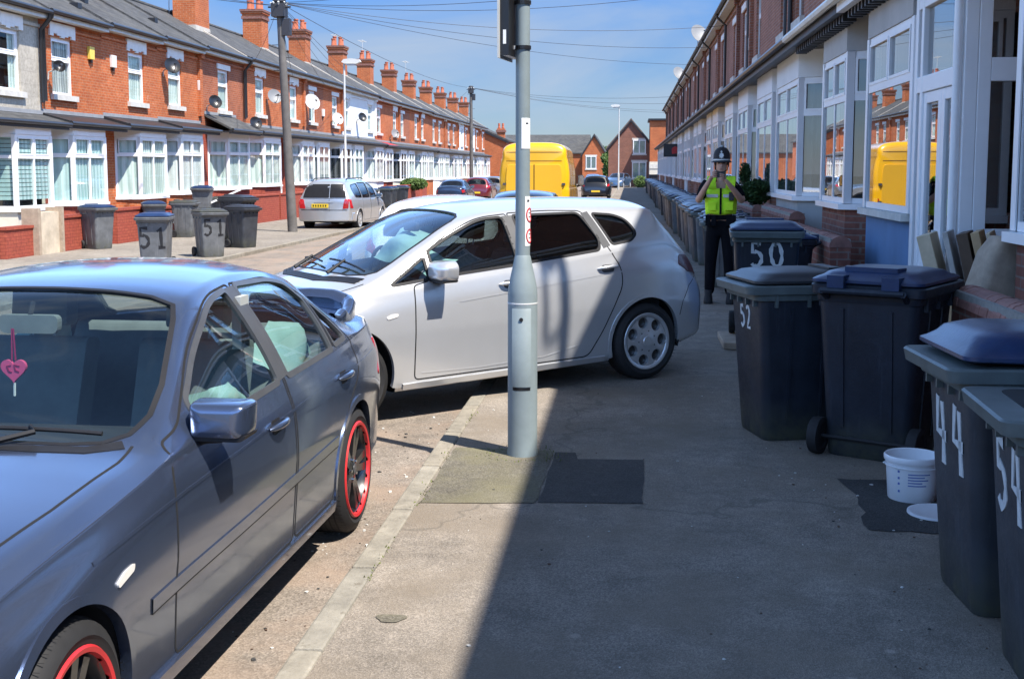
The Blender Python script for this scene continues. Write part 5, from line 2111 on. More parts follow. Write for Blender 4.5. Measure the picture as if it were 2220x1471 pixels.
# ---------------------------------------------------------------- blue grey saloon
sal = dict(
    zt=[(-.745, .50), (-.70, .62), (-.6, .70), (-.4, .79), (0, .885), (.4, .945), (.58, .972), (.64, .985), (.97, 1.19), (1.29, 1.378), (1.5, 1.415), (1.85, 1.435), (2.2, 1.425), (2.5, 1.38), (2.62, 1.345), (2.88, 1.21), (3.13, 1.085), (3.22, 1.06), (3.45, 1.062), (3.6, 1.06), (3.67, 1.04), (3.70, .93), (3.72, .80)],
    ze=[(-.745, .46), (-.6, .655), (-.4, .745), (0, .845), (.4, .905), (.62, .93), (.72, .955), (1.05, 1.165), (1.36, 1.335), (1.6, 1.368), (1.85, 1.375), (2.2, 1.358), (2.5, 1.305), (2.75, 1.19), (2.95, 1.085), (3.1, 1.022), (3.3, 1.0), (3.6, .985), (3.70, .85), (3.72, .74)],
    we=[(-.745, .50), (-.6, .62), (-.3, .70), (.3, .745), (.62, .745), (.75, .735), (1.36, .585), (1.85, .555), (2.4, .56), (2.75, .60), (3.0, .665), (3.15, .70), (3.3, .715), (3.6, .68), (3.72, .58)],
    zb=[(-.745, .44), (-.6, .635), (-.4, .72), (0, .815), (.5, .885), (.7, .905), (1.5, .925), (2.3, .945), (2.9, .965), (3.3, .968), (3.6, .95), (3.70, .80), (3.72, .7)],
    wb=[(-.745, .52), (-.6, .66), (-.3, .755), (.3, .805), (1, .812), (2, .812), (2.7, .805), (3.2, .77), (3.6, .70), (3.72, .60)],
    wm=[(-.745, .58), (-.6, .74), (-.3, .845), (0, .868), (.6, .860), (1.3, .866), (2.3, .866), (2.725, .872), (3.2, .845), (3.55, .775), (3.72, .65)],
    wl=[(-.745, .55), (-.6, .72), (-.3, .825), (0, .84), (.4, .84), (2.2, .842), (3.2, .82), (3.6, .73), (3.72, .60)],
    z0=[(-.745, .22), (-.3, .17), (.4, .17), (2.3, .18), (3.2, .24), (3.72, .32)],
    zm=[(-.745, .5), (0, .66), (1, .66), (3, .68), (3.72, .6)], pw=2.5)
PIV, FAC = 1.6, 1.13


def stx(x):
    return PIV + (x - PIV) * FAC if x < PIV else x


def stp(poly):
    return [(stx(a), b) for a, b in poly]


for k_ in list(sal):
    if isinstance(sal[k_], list): sal[k_] = [(stx(a), b - (.022 if k_ == 'zt' and a < .8 else .012 if k_ in ('ze', 'zb') and a < .7 else 0)) for a, b in sal[k_]]
FX = stx(0)
L = Loft(sal, .035)
W1 = rpoly([(.93, .925), (1.69, .948), (1.66, 1.338), (1.44, 1.312), (1.16, 1.175), (.93, 1.03)], [.02, .03, .04, .12, .2, .03])
W2 = rpoly([(1.80, .952), (2.50, .965), (2.53, 1.2), (2.42, 1.29), (2.2, 1.330), (1.77, 1.345)], [.03, .02, .02, .1, .1, .04])
W3 = rpoly([(2.555, .975), (2.80, .985), (2.74, 1.085), (2.565, 1.205)], [.02, .05, .03, .02])
D1 = rpoly([(.60, .27), (1.70, .27), (1.735, .95), (1.715, 1.352), (1.44, 1.335), (1.10, 1.17), (.82, .965), (.70, .935), (.63, .80), (.60, .5)], [.04, .04, .02, .03, .15, .2, .05, .03, .1, .1])
D2 = rpoly([(1.725, .27), (2.32, .27), (2.40, .50), (2.58, .70), (2.78, .80), (2.84, .96), (2.79, 1.09), (2.5, 1.262), (2.2, 1.342), (1.735, 1.352), (1.755, .95)], [.04, .05, .06, .1, .08, .03, .06, .15, .1, .02, .02])
saloon_spec = dict(
    windows=[('side_window', stp(W1), None), ('side_window', W2, None), ('quarter_window', W3, None)], doors=[stp(D1), D2], arches=[(FX, .325, .355), (2.725, .325, .355)],
    windscreen=stp([(.60, -.02), (.605, .3), (.625, .48), (.655, .59), (.71, .655), (.80, .682), (.92, .668), (1.20, .580), (1.275, .545), (1.295, .45), (1.285, .2), (1.28, -.02)]),
    rearglass=[(2.65, -.02), (2.66, .3), (2.68, .46), (2.74, .52), (2.98, .58), (3.07, .57), (3.11, .45), (3.125, .2), (3.125, -.02)],
    lines=[], toplines=[stp([(-.72, .42), (-.55, .545), (-.2, .635), (.2, .685), (.55, .70), (.66, .69)]), [(3.14, .50), (3.17, .60), (3.3, .655), (3.6, .625), (3.66, .58)]],
    seal=.026, sealm='trim grey')
car = xformed('saloon_car', 'blue grey saloon car with red rimmed black wheels parked at the kerb, front left', 'car', -2.305, 3.165, 0.0, .030)
doors = carve(L, saloon_spec, car, 'paint blue grey')
for x in (FX, 2.725):
    for s_ in (1, -1):
        wheel(car, x, s_ * .748, .318, .318, .225, 'red', steer=(.04 if x < 1 else 0))


def saloon_details(t, L, hero=True):
    # B pillar trim, side mouldings, sill strip
    for y in (3, -3):
        mb = MB()
        L.ribbon(dens([(.28, .505), (2.37, .545)], .06, False), .044, 'paint blue grey', mb, 'xz', .005, False, y, .006)
        L.ribbon(dens([(.28, .480), (2.37, .520)], .06, False), .006, 'gap', mb, 'xz', .004, False, y, .004)
        mb.build('side_moulding', t, fix=False, smooth=60)
        mb = MB()
        L.ribbon(dens([(.14, .235), (2.33, .24)], .06, False), .05, 'paint blue grey', mb, 'xz', .014, False, y, .03)
        mb.build('sill_skirt', t, fix=False, smooth=60)
        mb = MB()
        L.ribbon(dens([(1.745, .955), (1.712, 1.34)], .03, False), .10, 'trim grey', mb, 'xz', .0028, False, y, .004)
        mb.build('pillar_trim', t, fix=False, smooth=60)
        mb = MB()
        L.ribbon(dens([(2.535, .975), (2.55, 1.2)], .03, False), .03, 'trim black', mb, 'xz', .0032, False, y, .004)
        mb.build('pillar_trim', t, fix=False, smooth=60)
        sg = 1 if y > 0 else -1
        # pull handles over a recess
        for hx, hz in ((1.50, .80), (2.52, .825)):
            mb = MB()
            L.decal(rpoly([(hx - .055, hz - .028), (hx + .055, hz - .026), (hx + .055, hz + .03), (hx - .055, hz + .03)], .03, 4), 'trim black', mb, 'xz', .0015, y, 3, .003)
            pts = []
            for i in range(9):
                q = i / 8
                h = L.side(hx - .10 + .2 * q, hz + .004 + .006 * q, y)
                pts.append(h[0] + h[1] * (.006 + .030 * math.sin(math.pi * min(1, max(0, q))) ** .6))
            mb.tube(pts, [.006, .012, .0135, .014, .014, .014, .0135, .012, .008], 'paint blue grey', 8)
            mb.build('door_handle', t, smooth=50)
        mb = MB()       # side repeater on the front wing
        L.decal(rpoly([(.05, .642), (.155, .660), (.165, .680), (.10, .676), (.045, .658)], .015, 4), 'lamp clear', mb, 'xz', .006, y)
        mb.build('side_repeater', t, smooth=40)
        mb = MB()
        L.decal(rpoly([(-1.05, .52), (-.80, .60), (-.78, .67), (-.9, .65), (-1.05, .58)], .03, 4), 'lamp clear', mb, 'xz', .004, y)
        mb.build('headlight', t, smooth=40)
        mb = MB()
        L.decal(rpoly([(3.33, .70), (3.66, .68), (3.68, .86), (3.40, .90)], .03, 4), 'lamp red', mb, 'xz', .005, y)
        mb.build('tail_light', t, smooth=40)
    mirror_part(t, .81, .785, .975, 'paint blue grey', 1, w=.215, h=.128, sq=True)
    mirror_part(t, .81, -.785, .975, 'paint blue grey', -1, w=.215, h=.128, sq=True)
    # wipers and the black scuttle
    mb = MB()
    for y0, y1 in ((.55, -.05), (-.05, -.58)):
        pts = []
        for i in range(12):
            q = i / 11
            y = (y0 + (y1 - y0) * q)
            h = L.hit((.535 + .035 * q - .02 * abs(y), y, 4), (0, 0, -1))
            pts.append(h[0] + h[1] * .018)
        mb.tube(pts, .008, 'trim black', 6)
        q0 = L.hit((.43, (y0 + y1) / 2 - .12, 4), (0, 0, -1))[0]
        mb.tube([q0 + Vector((-.01, .25 if y0 > 0 else .2, .018)), q0.lerp(pts[6], .6) + Vector((0, 0, .02)), pts[6] + Vector((0, 0, .010))], [.012, .010, .007], 'trim black', 6)
    mb.build('wiper', t, smooth=50)
    mb = MB()
    L.ribbon(dens(stp([(.66, -.66), (.60, -.56), (.575, -.4), (.562, 0), (.575, .4), (.60, .56), (.66, .66)]), .04, False), .05, 'trim black', mb, 'xy', .003)
    mb.build('scuttle', t, fix=False)
    # grille and plate at the nose
    mb = MB()
    for s_ in (1, -1):
        mb.prism(rpoly([(s_ * .03, .50), (s_ * .20, .51), (s_ * .20, .60), (s_ * .04, .61)], .02, 4), -1.16, -1.12, 'chrome', lambda a, b, h: (h, a, b))
    mb.prism([(-.6, .28), (.6, .28), (.55, .36), (-.55, .36)], -1.155, -1.12, 'trim black', lambda a, b, h: (h, a, b))
    mb.build('grille', t)


saloon_details(car, L)
# cabin
mb = MB()
mb.box(.3, 3.0, -.70, .70, .24, .30, 'cabin dark')
mb.box(.58, .62, -.70, .70, .30, .88, 'cabin dark')
mb.prism(rpoly([(.60, .60), (1.05, .62), (1.12, .78), (1.0, .90), (.66, .955), (.60, .93)], .04, 4), -.66, .66, 'cabin dark', lambda a, b, h: (a, h, b))
mb.prism([(2.72, .3), (3.1, .3), (3.1, .98), (2.86, .98)], -.68, .68, 'cabin grey', lambda a, b, h: (a, h, b))
for s_ in (1, -1):
    mb.box(.7, 2.7, s_ * .735, s_ * .765, .3, .91, 'cabin grey')
    mb.box(1.70, 1.80, s_ * .60, s_ * .64, 1.08, 1.30, 'headliner')
mb.build('cabin', car)
for s_ in (1, -1): seat(car, 1.18, s_ * .36, .40, 'cabin grey')
mb = MB()
mb.prism(rpoly([(2.2, .42), (2.62, .40), (2.95, 1.02), (2.82, 1.05), (2.55, .60), (2.2, .58)], .04, 4), -.66, .66, 'cabin grey', lambda a, b, h: (a, h, b))
mb.build('rear_bench', car)
mb = MB()
pts = [(1.08 + .07 * math.sin(a) * .4, SG * -.36 + .18 * math.cos(a), .93 + .17 * math.sin(a)) for a in [2 * math.pi * i / 24 for i in range(25)]]
mb.tube(pts, .014, 'cabin dark', 6)
for q in (R(90), R(210), R(330)): mb.tube([(1.06, SG * -.36, .93), (1.08 + .028 * math.sin(q), SG * -.36 + .17 * math.cos(q), .93 + .16 * math.sin(q))], .014, 'cabin dark', 5)
mb.build('steering_wheel', car, smooth=50)
mb = MB()
mb.prism(rpoly([(-.115, -.035), (.115, -.035), (.12, .035), (-.12, .035)], .025, 4), 1.155, 1.19, 'cabin grey', lambda a, b, h: (h, a, 1.245 + b))
mb.tube([(1.17, 0, 1.27), (1.2, 0, 1.325)], .01, 'cabin dark', 6)
mb.build('rear_view_mirror', car)
# a pink heart charm hangs on cords from the mirror
ch = thing('heart_charm', 'pink heart charm hanging from the mirror behind the saloon windscreen', 'charm')
HP = []
for i in range(40):
    a = 2 * math.pi * i / 40
    HP.append((.0026 * 16 * math.sin(a) ** 3, .0026 * (13 * math.cos(a) - 5 * math.cos(2 * a) - 2 * math.cos(3 * a) - math.cos(4 * a))))
mb = MB()
mb.prism(HP, -.006, .006, 'heart pink', lambda a, b, h: (h, a, b))
mb.build('heart', ch)
mb = MB()
strokes(mb, [[(-.022, .012), (-.004, .016), (-.008, -.002), (-.02, -.006)], [(.006, .014), (.02, .012), (.014, -.004), (.004, -.008)]], .004, 'heart dark', lambda a, b, h: (-.006 - h, a, b))
mb.build('heart_mark', ch)
mb = MB()
for y in (-.006, .006): mb.tube([(0, y, .03), (0, y * .4, .13)], .003, 'heart dark', 5)
mb.build('cord', ch)
mb = MB()
mb.tube([(0, 0, -.04), (0, .002, -.085)], .004, 'sticker', 5)
mb.build('tassel', ch)
ch.rotation_euler = (0, 0, R(90))
# airbag cloths that dropped along the windows
for s_ in (1, -1):
    billow(car, 'airbag', [[(1.0, s_ * .70, 1.02), (1.3, s_ * .66, .99), (1.62, s_ * .64, .96)], [(1.06, s_ * .71, .88), (1.3, s_ * .69, .86), (1.6, s_ * .69, .86)]], seed=3 + s_, thick=.035)
    billow(car, 'airbag', [[(2.02, s_ * .56, 1.02), (2.3, s_ * .55, 1.12), (2.62, s_ * .58, 1.06)], [(2.0, s_ * .66, .90), (2.3, s_ * .69, .88), (2.66, s_ * .66, .93)]], seed=7 + s_, thick=.06)
# the boot lid's edge, buckled up into waves by the impact
def crumple(t, L, sg):
    mb = MB()
    path = [(3.02, .655, .0), (3.10, .665, .012), (3.18, .672, .045), (3.26, .668, .020), (3.34, .665, .050), (3.42, .655, .085), (3.50, .640, .070), (3.57, .60, .085), (3.61, .50, .100), (3.63, .36, .090), (3.635, .18, .060), (3.635, .0, .035)]
    n = 6
    P_ = []
    for a, b in zip(path, path[1:]):
        for k in range(n):
            u = k / n
            u = u * u * (3 - 2 * u)
            P_.append(tuple(p + (q - p) * u for p, q in zip(a, b)))
    P_.append(path[-1])
    prof = [(-.055, -.03), (-.035, .004), (-.008, .016), (.014, .012), (.022, -.004), (.016, -.035), (.012, -.09)]
    vs, fs = [], []
    for i, (x, y, dz) in enumerate(P_):
        q = P_[min(i + 1, len(P_) - 1)]
        p = P_[max(i - 1, 0)]
        tx, ty = q[0] - p[0], (q[1] - p[1])
        l_ = math.hypot(tx, ty)
        nx, ny = -ty / l_, tx / l_                 # outwards from the car
        if ny < 0 and nx <= 0: nx, ny = -nx, -ny
        h = L.hit((min(x, 3.64), y * sg, 4), (0, 0, -1))
        zb = h[0].z if h else 1.02
        for o, dzz in prof: vs.append((x + nx * o, (y + ny * o) * sg, zb + .006 + (dz + dzz if dzz > -.05 else dzz * .6)))
    m_ = len(prof)
    for i in range(len(P_) - 1):
        for k in range(m_ - 1): fs.append((i * m_ + k, (i + 1) * m_ + k, (i + 1) * m_ + k + 1, i * m_ + k + 1))
    mb.add(vs, fs, 'paint blue grey')
    o = mb.build('buckled_boot_lid', t, smooth=60)
    o['label'] = 'buckled and lifted edge of the boot lid'


crumple(car, L, SG)
for y in (3, -3):
    mb = MB()
    L.ribbon(dens([(-.05, .745), (.6, .782), (1.6, .815), (2.6, .842), (3.25, .85)], .05, False), .012, 'paint blue grey', mb, 'xz', .0022, False, y)
    mb.build('swage_line', car, fix=False, smooth=60)
mw = Matrix.Translation(car.location) @ car.rotation_euler.to_matrix().to_4x4()
ch.location = mw @ Vector((1.13, .05, 1.075))
ch.scale = (1.2, 1.2, 1.2)
# ---------------------------------------------------------------- silver hatchback across the pavement
hat = dict(
    zt=[(-.92, .45), (-.88, .60), (-.75, .72), (-.5, .83), (-.1, .945), (.15, 1.0), (.27, 1.035), (.78, 1.26), (1.25, 1.45), (1.5, 1.495), (1.9, 1.512), (2.4, 1.505), (2.8, 1.485), (3.06, 1.462), (3.13, 1.435), (3.17, 1.37), (3.28, 1.22), (3.42, 1.02), (3.50, .87), (3.55, .74), (3.57, .60)],
    ze=[(-.92, .43), (-.8, .62), (-.5, .77), (0, .89), (.25, .95), (.40, 1.0), (.82, 1.205), (1.25, 1.392), (1.6, 1.432), (2.1, 1.436), (2.6, 1.42), (2.95, 1.40), (3.09, 1.375), (3.15, 1.31), (3.26, 1.16), (3.38, 1.0), (3.51, .80), (3.57, .58)],
    we=[(-.92, .45), (-.6, .66), (0, .75), (.35, .765), (.8, .70), (1.25, .62), (1.7, .595), (2.4, .585), (2.9, .575), (3.12, .575), (3.28, .64), (3.40, .67), (3.50, .65), (3.57, .58)],
    zb=[(-.92, .41), (-.8, .6), (-.5, .74), (0, .85), (.4, .905), (1.0, .955), (1.7, 1.005), (2.4, 1.06), (2.8, 1.10), (3.05, 1.115), (3.24, 1.05), (3.38, .93), (3.51, .76), (3.57, .56)],
    wb=[(-.92, .5), (-.6, .72), (0, .82), (.5, .845), (1.5, .85), (2.4, .84), (2.8, .82), (3.18, .77), (3.38, .715), (3.51, .67), (3.57, .6)],
    wm=[(-.92, .55), (-.7, .76), (-.3, .88), (0, .905), (.6, .888), (1.5, .888), (2.3, .897), (2.78, .91), (3.2, .87), (3.41, .79), (3.53, .71), (3.57, .62)],
    wl=[(-.92, .5), (-.7, .74), (-.3, .86), (.4, .855), (2.2, .86), (3.0, .86), (3.3, .80), (3.51, .70), (3.57, .58)],
    z0=[(-.92, .2), (-.5, .17), (.4, .17), (2.3, .18), (2.95, .22), (3.57, .30)],
    zm=[(-.92, .5), (0, .66), (1, .64), (3, .70), (3.57, .55)], pw=2.4)
HL = Loft(hat, .035)
Q1 = rpoly([(.50, .952), (.825, .983), (.825, 1.14)], [.05, .02, .03])
H1_ = rpoly([(.87, .99), (1.60, 1.035), (1.585, 1.395), (1.36, 1.385), (1.10, 1.29), (.87, 1.18)], [.03, .03, .04, .14, .12, .03])
H2_ = rpoly([(1.70, 1.045), (2.38, 1.095), (2.41, 1.18), (2.31, 1.392), (1.68, 1.402)], [.03, .03, .05, .05, .03])
Q2 = rpoly([(2.52, 1.13), (2.72, 1.15), (2.81, 1.205), (2.76, 1.315), (2.65, 1.36), (2.44, 1.38)], [.03, .03, .05, .06, .06, .03])
HD1 = rpoly([(.66, .255), (1.63, .255), (1.64, 1.02), (1.625, 1.415), (1.35, 1.40), (1.08, 1.30), (.84, 1.17), (.82, .97), (.69, .945), (.675, .7)], [.04, .03, .02, .02, .12, .1, .05, .02, .03, .1])
HD2 = rpoly([(1.645, .255), (2.22, .255), (2.36, .45), (2.47, .66), (2.55, .80), (2.55, .95), (2.47, 1.10), (2.355, 1.405), (2.0, 1.424), (1.64, 1.42), (1.655, 1.02)], [.03, .06, .08, .1, .06, .08, .1, .06, .1, .02, .02])
hspec = dict(
    windows=[('quarter_window', Q1, None), ('side_window', H1_, None), ('side_window', H2_, 'privacy glass'), ('quarter_window', Q2, 'privacy glass')], doors=[HD1, HD2], arches=[(.14, .33, .365), (2.80, .33, .365)],
    windscreen=[(.27, -.02), (.28, .25), (.32, .5), (.40, .635), (.47, .680), (.60, .672), (1.16, .572), (1.23, .53), (1.27, .45), (1.255, .2), (1.25, -.02)],
    rearglass=[(3.17, -.02), (3.17, .40), (3.19, .48), (3.23, .54), (3.31, .585), (3.37, .57), (3.39, .45), (3.395, -.02)], rgmat='privacy glass',
    lines=[], toplines=[[(-.85, .40), (-.6, .58), (-.2, .68), (.2, .73), (.33, .755)]], seal=.022)
AST = (-2.60, 8.87, .918)
car2 = xformed('hatchback_car', 'silver hatchback slewed across the pavement with its nose in the saloon', 'car', AST[0], AST[1], 0.02, AST[2])
rz2 = car2.rotation_euler[2]
car2.rotation_euler = (0, -.030, rz2)
carve(HL, hspec, car2, 'paint silver')
HWX = 2.76
for x in (.14, 2.80):
    for s_ in (1, -1):
        o = wheel(car2, x, s_ * .785, .318 + (.0 if x > 1 else -.02), .318, .205, 'silver', steer=(.12 if x < 1 else 0))
for y in (3, -3):
    t = car2
    mb = MB()       # swage lines pressed in the doors
    HL.ribbon(dens([(.72, .30), (1.2, .285), (1.8, .30), (2.15, .36)], .05, False), .009, 'paint silver', mb, 'xz', .0022, False, y)
    HL.ribbon(dens([(1.05, .80), (1.7, .85), (2.4, .905), (3.0, .94)], .05, False), .010, 'paint silver', mb, 'xz', .0022, False, y)
    mb.build('swage_line', t, fix=False, smooth=60)
    mb = MB()
    HL.ribbon(dens([(.56, .215), (2.38, .222)], .06, False), .045, 'paint silver', mb, 'xz', .012, False, y, .03)
    mb.build('sill_skirt', t, fix=False, smooth=60)
    mb = MB()
    HL.ribbon(dens([(1.645, 1.04), (1.632, 1.40)], .03, False), .095, 'trim grey', mb, 'xz', .003, False, y, .004)
    HL.ribbon(dens([(2.46, 1.115), (2.37, 1.39)], .03, False), .075, 'trim grey', mb, 'xz', .003, False, y, .004)
    mb.build('pillar_trim', t, fix=False, smooth=60)
    for hx, hz in ((1.50, .895), (2.42, .945)):
        mb = MB()
        HL.decal(rpoly([(hx - .06, hz - .03), (hx + .06, hz - .028), (hx + .06, hz + .032), (hx - .06, hz + .032)], .03, 4), 'trim grey', mb, 'xz', .0015, y, 3, .003)
        pts = []
        for i in range(9):
            q = i / 8
            h = HL.side(hx - .10 + .2 * q, hz + .004 + .008 * q, y)
            pts.append(h[0] + h[1] * (.006 + .030 * math.sin(math.pi * q) ** .6))
        mb.tube(pts, [.006, .012, .0135, .014, .014, .014, .0135, .012, .008], 'paint silver', 8)
        mb.build('door_handle', t, smooth=50)
    mb = MB()
    HL.decal(rpoly([(.45, .72), (.53, .735), (.54, .755), (.49, .758), (.44, .74)], .015, 4), 'lamp clear', mb, 'xz', .005, y)
    mb.build('side_repeater', t, smooth=40)
    mb = MB()
    HL.decal(rpoly([(3.17, .93), (3.30, .85), (3.44, .83), (3.50, .80), (3.45, .91), (3.36, .985), (3.23, 1.0)], .025, 4), 'lamp dark red', mb, 'xz', .005, y)
    mb.build('tail_light', t, smooth=40)
    mb = MB()
    HL.decal(rpoly([(-.80, .60), (-.40, .70), (-.28, .80), (-.5, .77), (-.78, .68)], .03, 4), 'lamp clear', mb, 'xz', .004, y)
    mb.build('headlight', t, smooth=40)
    mb = MB()       # bumper joint
    HL.ribbon(dens([(3.17, .50), (3.20, .62), (3.29, .74), (3.41, .80)], .04, False), .006, 'gap', mb, 'xz', .0012, False, y)
    mb.build('bumper_joint', t, fix=False)
mirror_part(car2, .87, .80, 1.045, 'paint silver', 1, w=.275, h=.155)
mirror_part(car2, .87, -.80, 1.045, 'paint silver', -1, w=.275, h=.155)
mb = MB()
mb.box(.2, 3.3, -.72, .72, .24, .30, 'cabin dark')
mb.prism(rpoly([(.30, .62), (.98, .62), (1.05, .80), (.95, .95), (.45, 1.0), (.30, .96)], .04, 4), -.68, .68, 'cabin dark', lambda a, b, h: (a, h, b))
for s_ in (1, -1): mb.box(.7, 3.0, s_ * .775, s_ * .80, .3, .93, 'cabin dark')
mb.box(2.62, 2.66, -.68, .68, .3, 1.1, 'cabin dark')
mb.build('cabin', car2)
for s_ in (1, -1): seat(car2, 1.12, s_ * .37, .42, 'cabin dark')
mb = MB()
mb.prism(rpoly([(2.1, .44), (2.45, .42), (2.78, 1.05), (2.66, 1.08), (2.4, .62), (2.1, .6)], .04, 4), -.66, .66, 'cabin dark', lambda a, b, h: (a, h, b))
mb.build('rear_bench', car2)
mb = MB()
pts = [(1.0 + .07 * math.sin(a) * .4, .37 + .18 * math.cos(a), .97 + .17 * math.sin(a)) for a in [2 * math.pi * i / 24 for i in range(25)]]
mb.tube(pts, .016, 'cabin dark', 6)
for q in (R(90), R(210), R(330)): mb.tube([(.98, .37, .97), (1.0 + .028 * math.sin(q), .37 + .17 * math.cos(q), .97 + .16 * math.sin(q))], .016, 'cabin dark', 5)
mb.build('steering_wheel', car2, smooth=50)
mb = MB()
mb.prism(rpoly([(-.11, -.035), (.11, -.035), (.115, .035), (-.115, .035)], .025, 4), 1.10, 1.13, 'cabin dark', lambda a, b, h: (h, a, 1.32 + b))
mb.tube([(1.12, 0, 1.34), (1.16, 0, 1.41)], .01, 'cabin dark', 6)
mb.build('rear_view_mirror', car2)
billow(car2, 'airbag', [[(1.22, .30, 1.28), (1.02, .28, 1.19), (.88, .24, 1.08)], [(1.22, -.34, 1.27), (1.0, -.34, 1.15), (.86, -.34, 1.04)]], seed=5, thick=.05)
billow(car2, 'airbag', [[(1.18, -.02, 1.05), (1.15, -.4, 1.12), (1.2, -.62, 1.06)], [(.92, -.02, .99), (.84, -.4, 1.03), (.9, -.64, .99)]], seed=9, thick=.08)
billow(car2, 'airbag', [[(1.42, .60, 1.27), (1.52, .60, 1.28), (1.62, .60, 1.28)], [(1.42, .64, 1.13), (1.52, .64, 1.12), (1.62, .64, 1.12)]], seed=12, thick=.02)
mb = MB()
for y0, y1 in ((-.62, 0), (0.05, .62)):
    pts = []
    for i in range(12):
        q = i / 11
        y = y0 + (y1 - y0) * q
        h = HL.hit((.36 + .05 * q + .08 * abs(y), y, 4), (0, 0, -1))
        pts.append(h[0] + h[1] * .022)
    mb.tube(pts, .008, 'trim black', 6)
    q0 = HL.hit((.24, (y0 + y1) / 2, 4), (0, 0, -1))[0]
    mb.tube([q0 + Vector((0, 0, .02)), pts[6] + Vector((0, 0, .018))], [.016, .009], 'trim black', 6)
mb.build('wiper', car2, smooth=50)
mb = MB()
for k in range(3): HL.ribbon(dens([(.30 - .03 * k + .06, -.69), (.20 - .03 * k, -.3), (.19 - .03 * k, 0), (.20 - .03 * k, .3), (.30 - .03 * k + .06, .69)], .05, False), .026, 'trim black', mb, 'xy', .004 + .001 * k)
mb.build('scuttle', car2, fix=False)


# ---------------------------------------------------------------- the other vehicles
def far_car(name, label, x, y, zg, w, pm, kind='hatch', group=None, plate=None, cat='car', scale=(1, 1, 1), dark=False):
    """a parked car seen small: shell with glass, doors, lamps, wheels and number plate"""
    src = dict(hatch=hat, saloon=sal)[kind]
    sp = dict(hatch=hspec, saloon=saloon_spec)[kind]
    l = Loft(src, .09)
    t = xformed(name, label, cat, x, y, zg, w, group)
    carve(l, dict(sp, doors=sp['doors'][:2]), t, pm, gm='privacy glass' if dark else 'car glass', gaps=True)
    ax = [a[0] for a in sp['arches']]
    for xx in ax:
        for s_ in (1, -1): wheel(t, xx, s_ * .77, .318, .318, .2, 'silver')
    end = src['zt'][-1][0]
    for y_ in (3, -3):
        mb = MB()
        if kind == 'hatch': l.decal(rpoly([(3.17, .93), (3.30, .85), (3.48, .80), (3.44, .91), (3.23, 1.0)], .025, 4), 'lamp red', mb, 'xz', .005, y_)
        else: l.decal(rpoly([(3.33, .70), (3.66, .68), (3.68, .86), (3.40, .90)], .03, 4), 'lamp red', mb, 'xz', .005, y_)
        mb.build('tail_light', t)
        mb = MB()
        l.decal(rpoly([(-.78, .58), (-.42, .68), (-.40, .76), (-.6, .72), (-.78, .64)], .03, 4), 'lamp clear', mb, 'xz', .004, y_)
        mb.build('headlight', t)
    mirror_part(t, .87, .79, 1.0, pm, 1)
    mirror_part(t, .87, -.79, 1.0, pm, -1)
    mb = MB()
    mb.box(end - .01, end + .012, -.26, .26, .48, .59, 'plate yellow')
    mb.build('number_plate', t)
    mb = MB()
    mb.box(.3, 2.9, -.7, .7, .28, .5, 'cabin dark')
    for s_ in (1, -1):
        mb.prism(rpoly([(1.55, .5), (1.7, .5), (1.92, 1.08), (1.8, 1.1)], .03, 3), s_ * .36 - .24, s_ * .36 + .24, 'cabin dark', lambda a, b, h: (a, h, b))
        mb.box(1.83, 1.93, s_ * .36 - .12, s_ * .36 + .12, 1.1, 1.27, 'cabin dark')
    mb.prism([(2.3, .5), (2.7, .5), (2.75, 1.0), (2.65, 1.02)], -.66, .66, 'cabin dark', lambda a, b, h: (a, h, b))
    mb.prism([(.4, .5), (.9, .5), (.95, .93), (.45, .95)], -.66, .66, 'cabin dark', lambda a, b, h: (a, h, b))
    mb.build('cabin', t)
    return t


PK = 'cars parked along the street'
WAY = math.pi                                   # nose pointing down the street, tail to the camera
far_car('hatchback_car', 'white car right behind the silver hatchback, only its roof in view', -2.45, 18.0, -.02, WAY, 'paint white', 'hatch', PK)
far_car('saloon_car', 'dark blue car with a glossy roof parked in front of the yellow van', -2.1, 26.3, -.02, WAY, 'paint dark blue', 'saloon', PK, dark=True)
far_car('estate_car', 'black tall car parked beyond the right side of the yellow van', -2.05, 76, -.02, WAY, 'paint black', 'hatch', PK, dark=True)
far_car('saloon_car', 'dark blue car on the far kerb right of the dark bins', -9.9, 69.5, -.16, WAY, 'paint dark blue', 'saloon', PK, dark=True)
far_car('hatchback_car', 'dark red car behind the dark blue one on the far kerb', -9.6, 78.5, -.16, WAY, 'paint red', 'hatch', PK)
far_car('hatchback_car', 'grey car third along the far kerb, past the red one', -9.5, 86, -.16, WAY, 'paint grey', 'hatch', PK)
far_car('hatchback_car', 'black car with chrome glints farther along the far kerb', -9.4, 94, -.16, WAY, 'paint black', 'hatch', PK)
far_car('hatchback_car', 'small dark car at the far kerb left of the yellow van', -9.2, 103, -.16, WAY, 'paint dark blue', 'hatch', PK)
far_car('hatchback_car', 'mid blue car facing the camera at the far end of the shaded kerb', -1.5, 120, -.02, .25, 'paint mid blue', 'hatch', PK)
far_car('saloon_car', 'dark car half hidden between the black tall car and the blue one', -3.2, 108, -.02, WAY, 'paint dark blue', 'saloon', PK, dark=True)

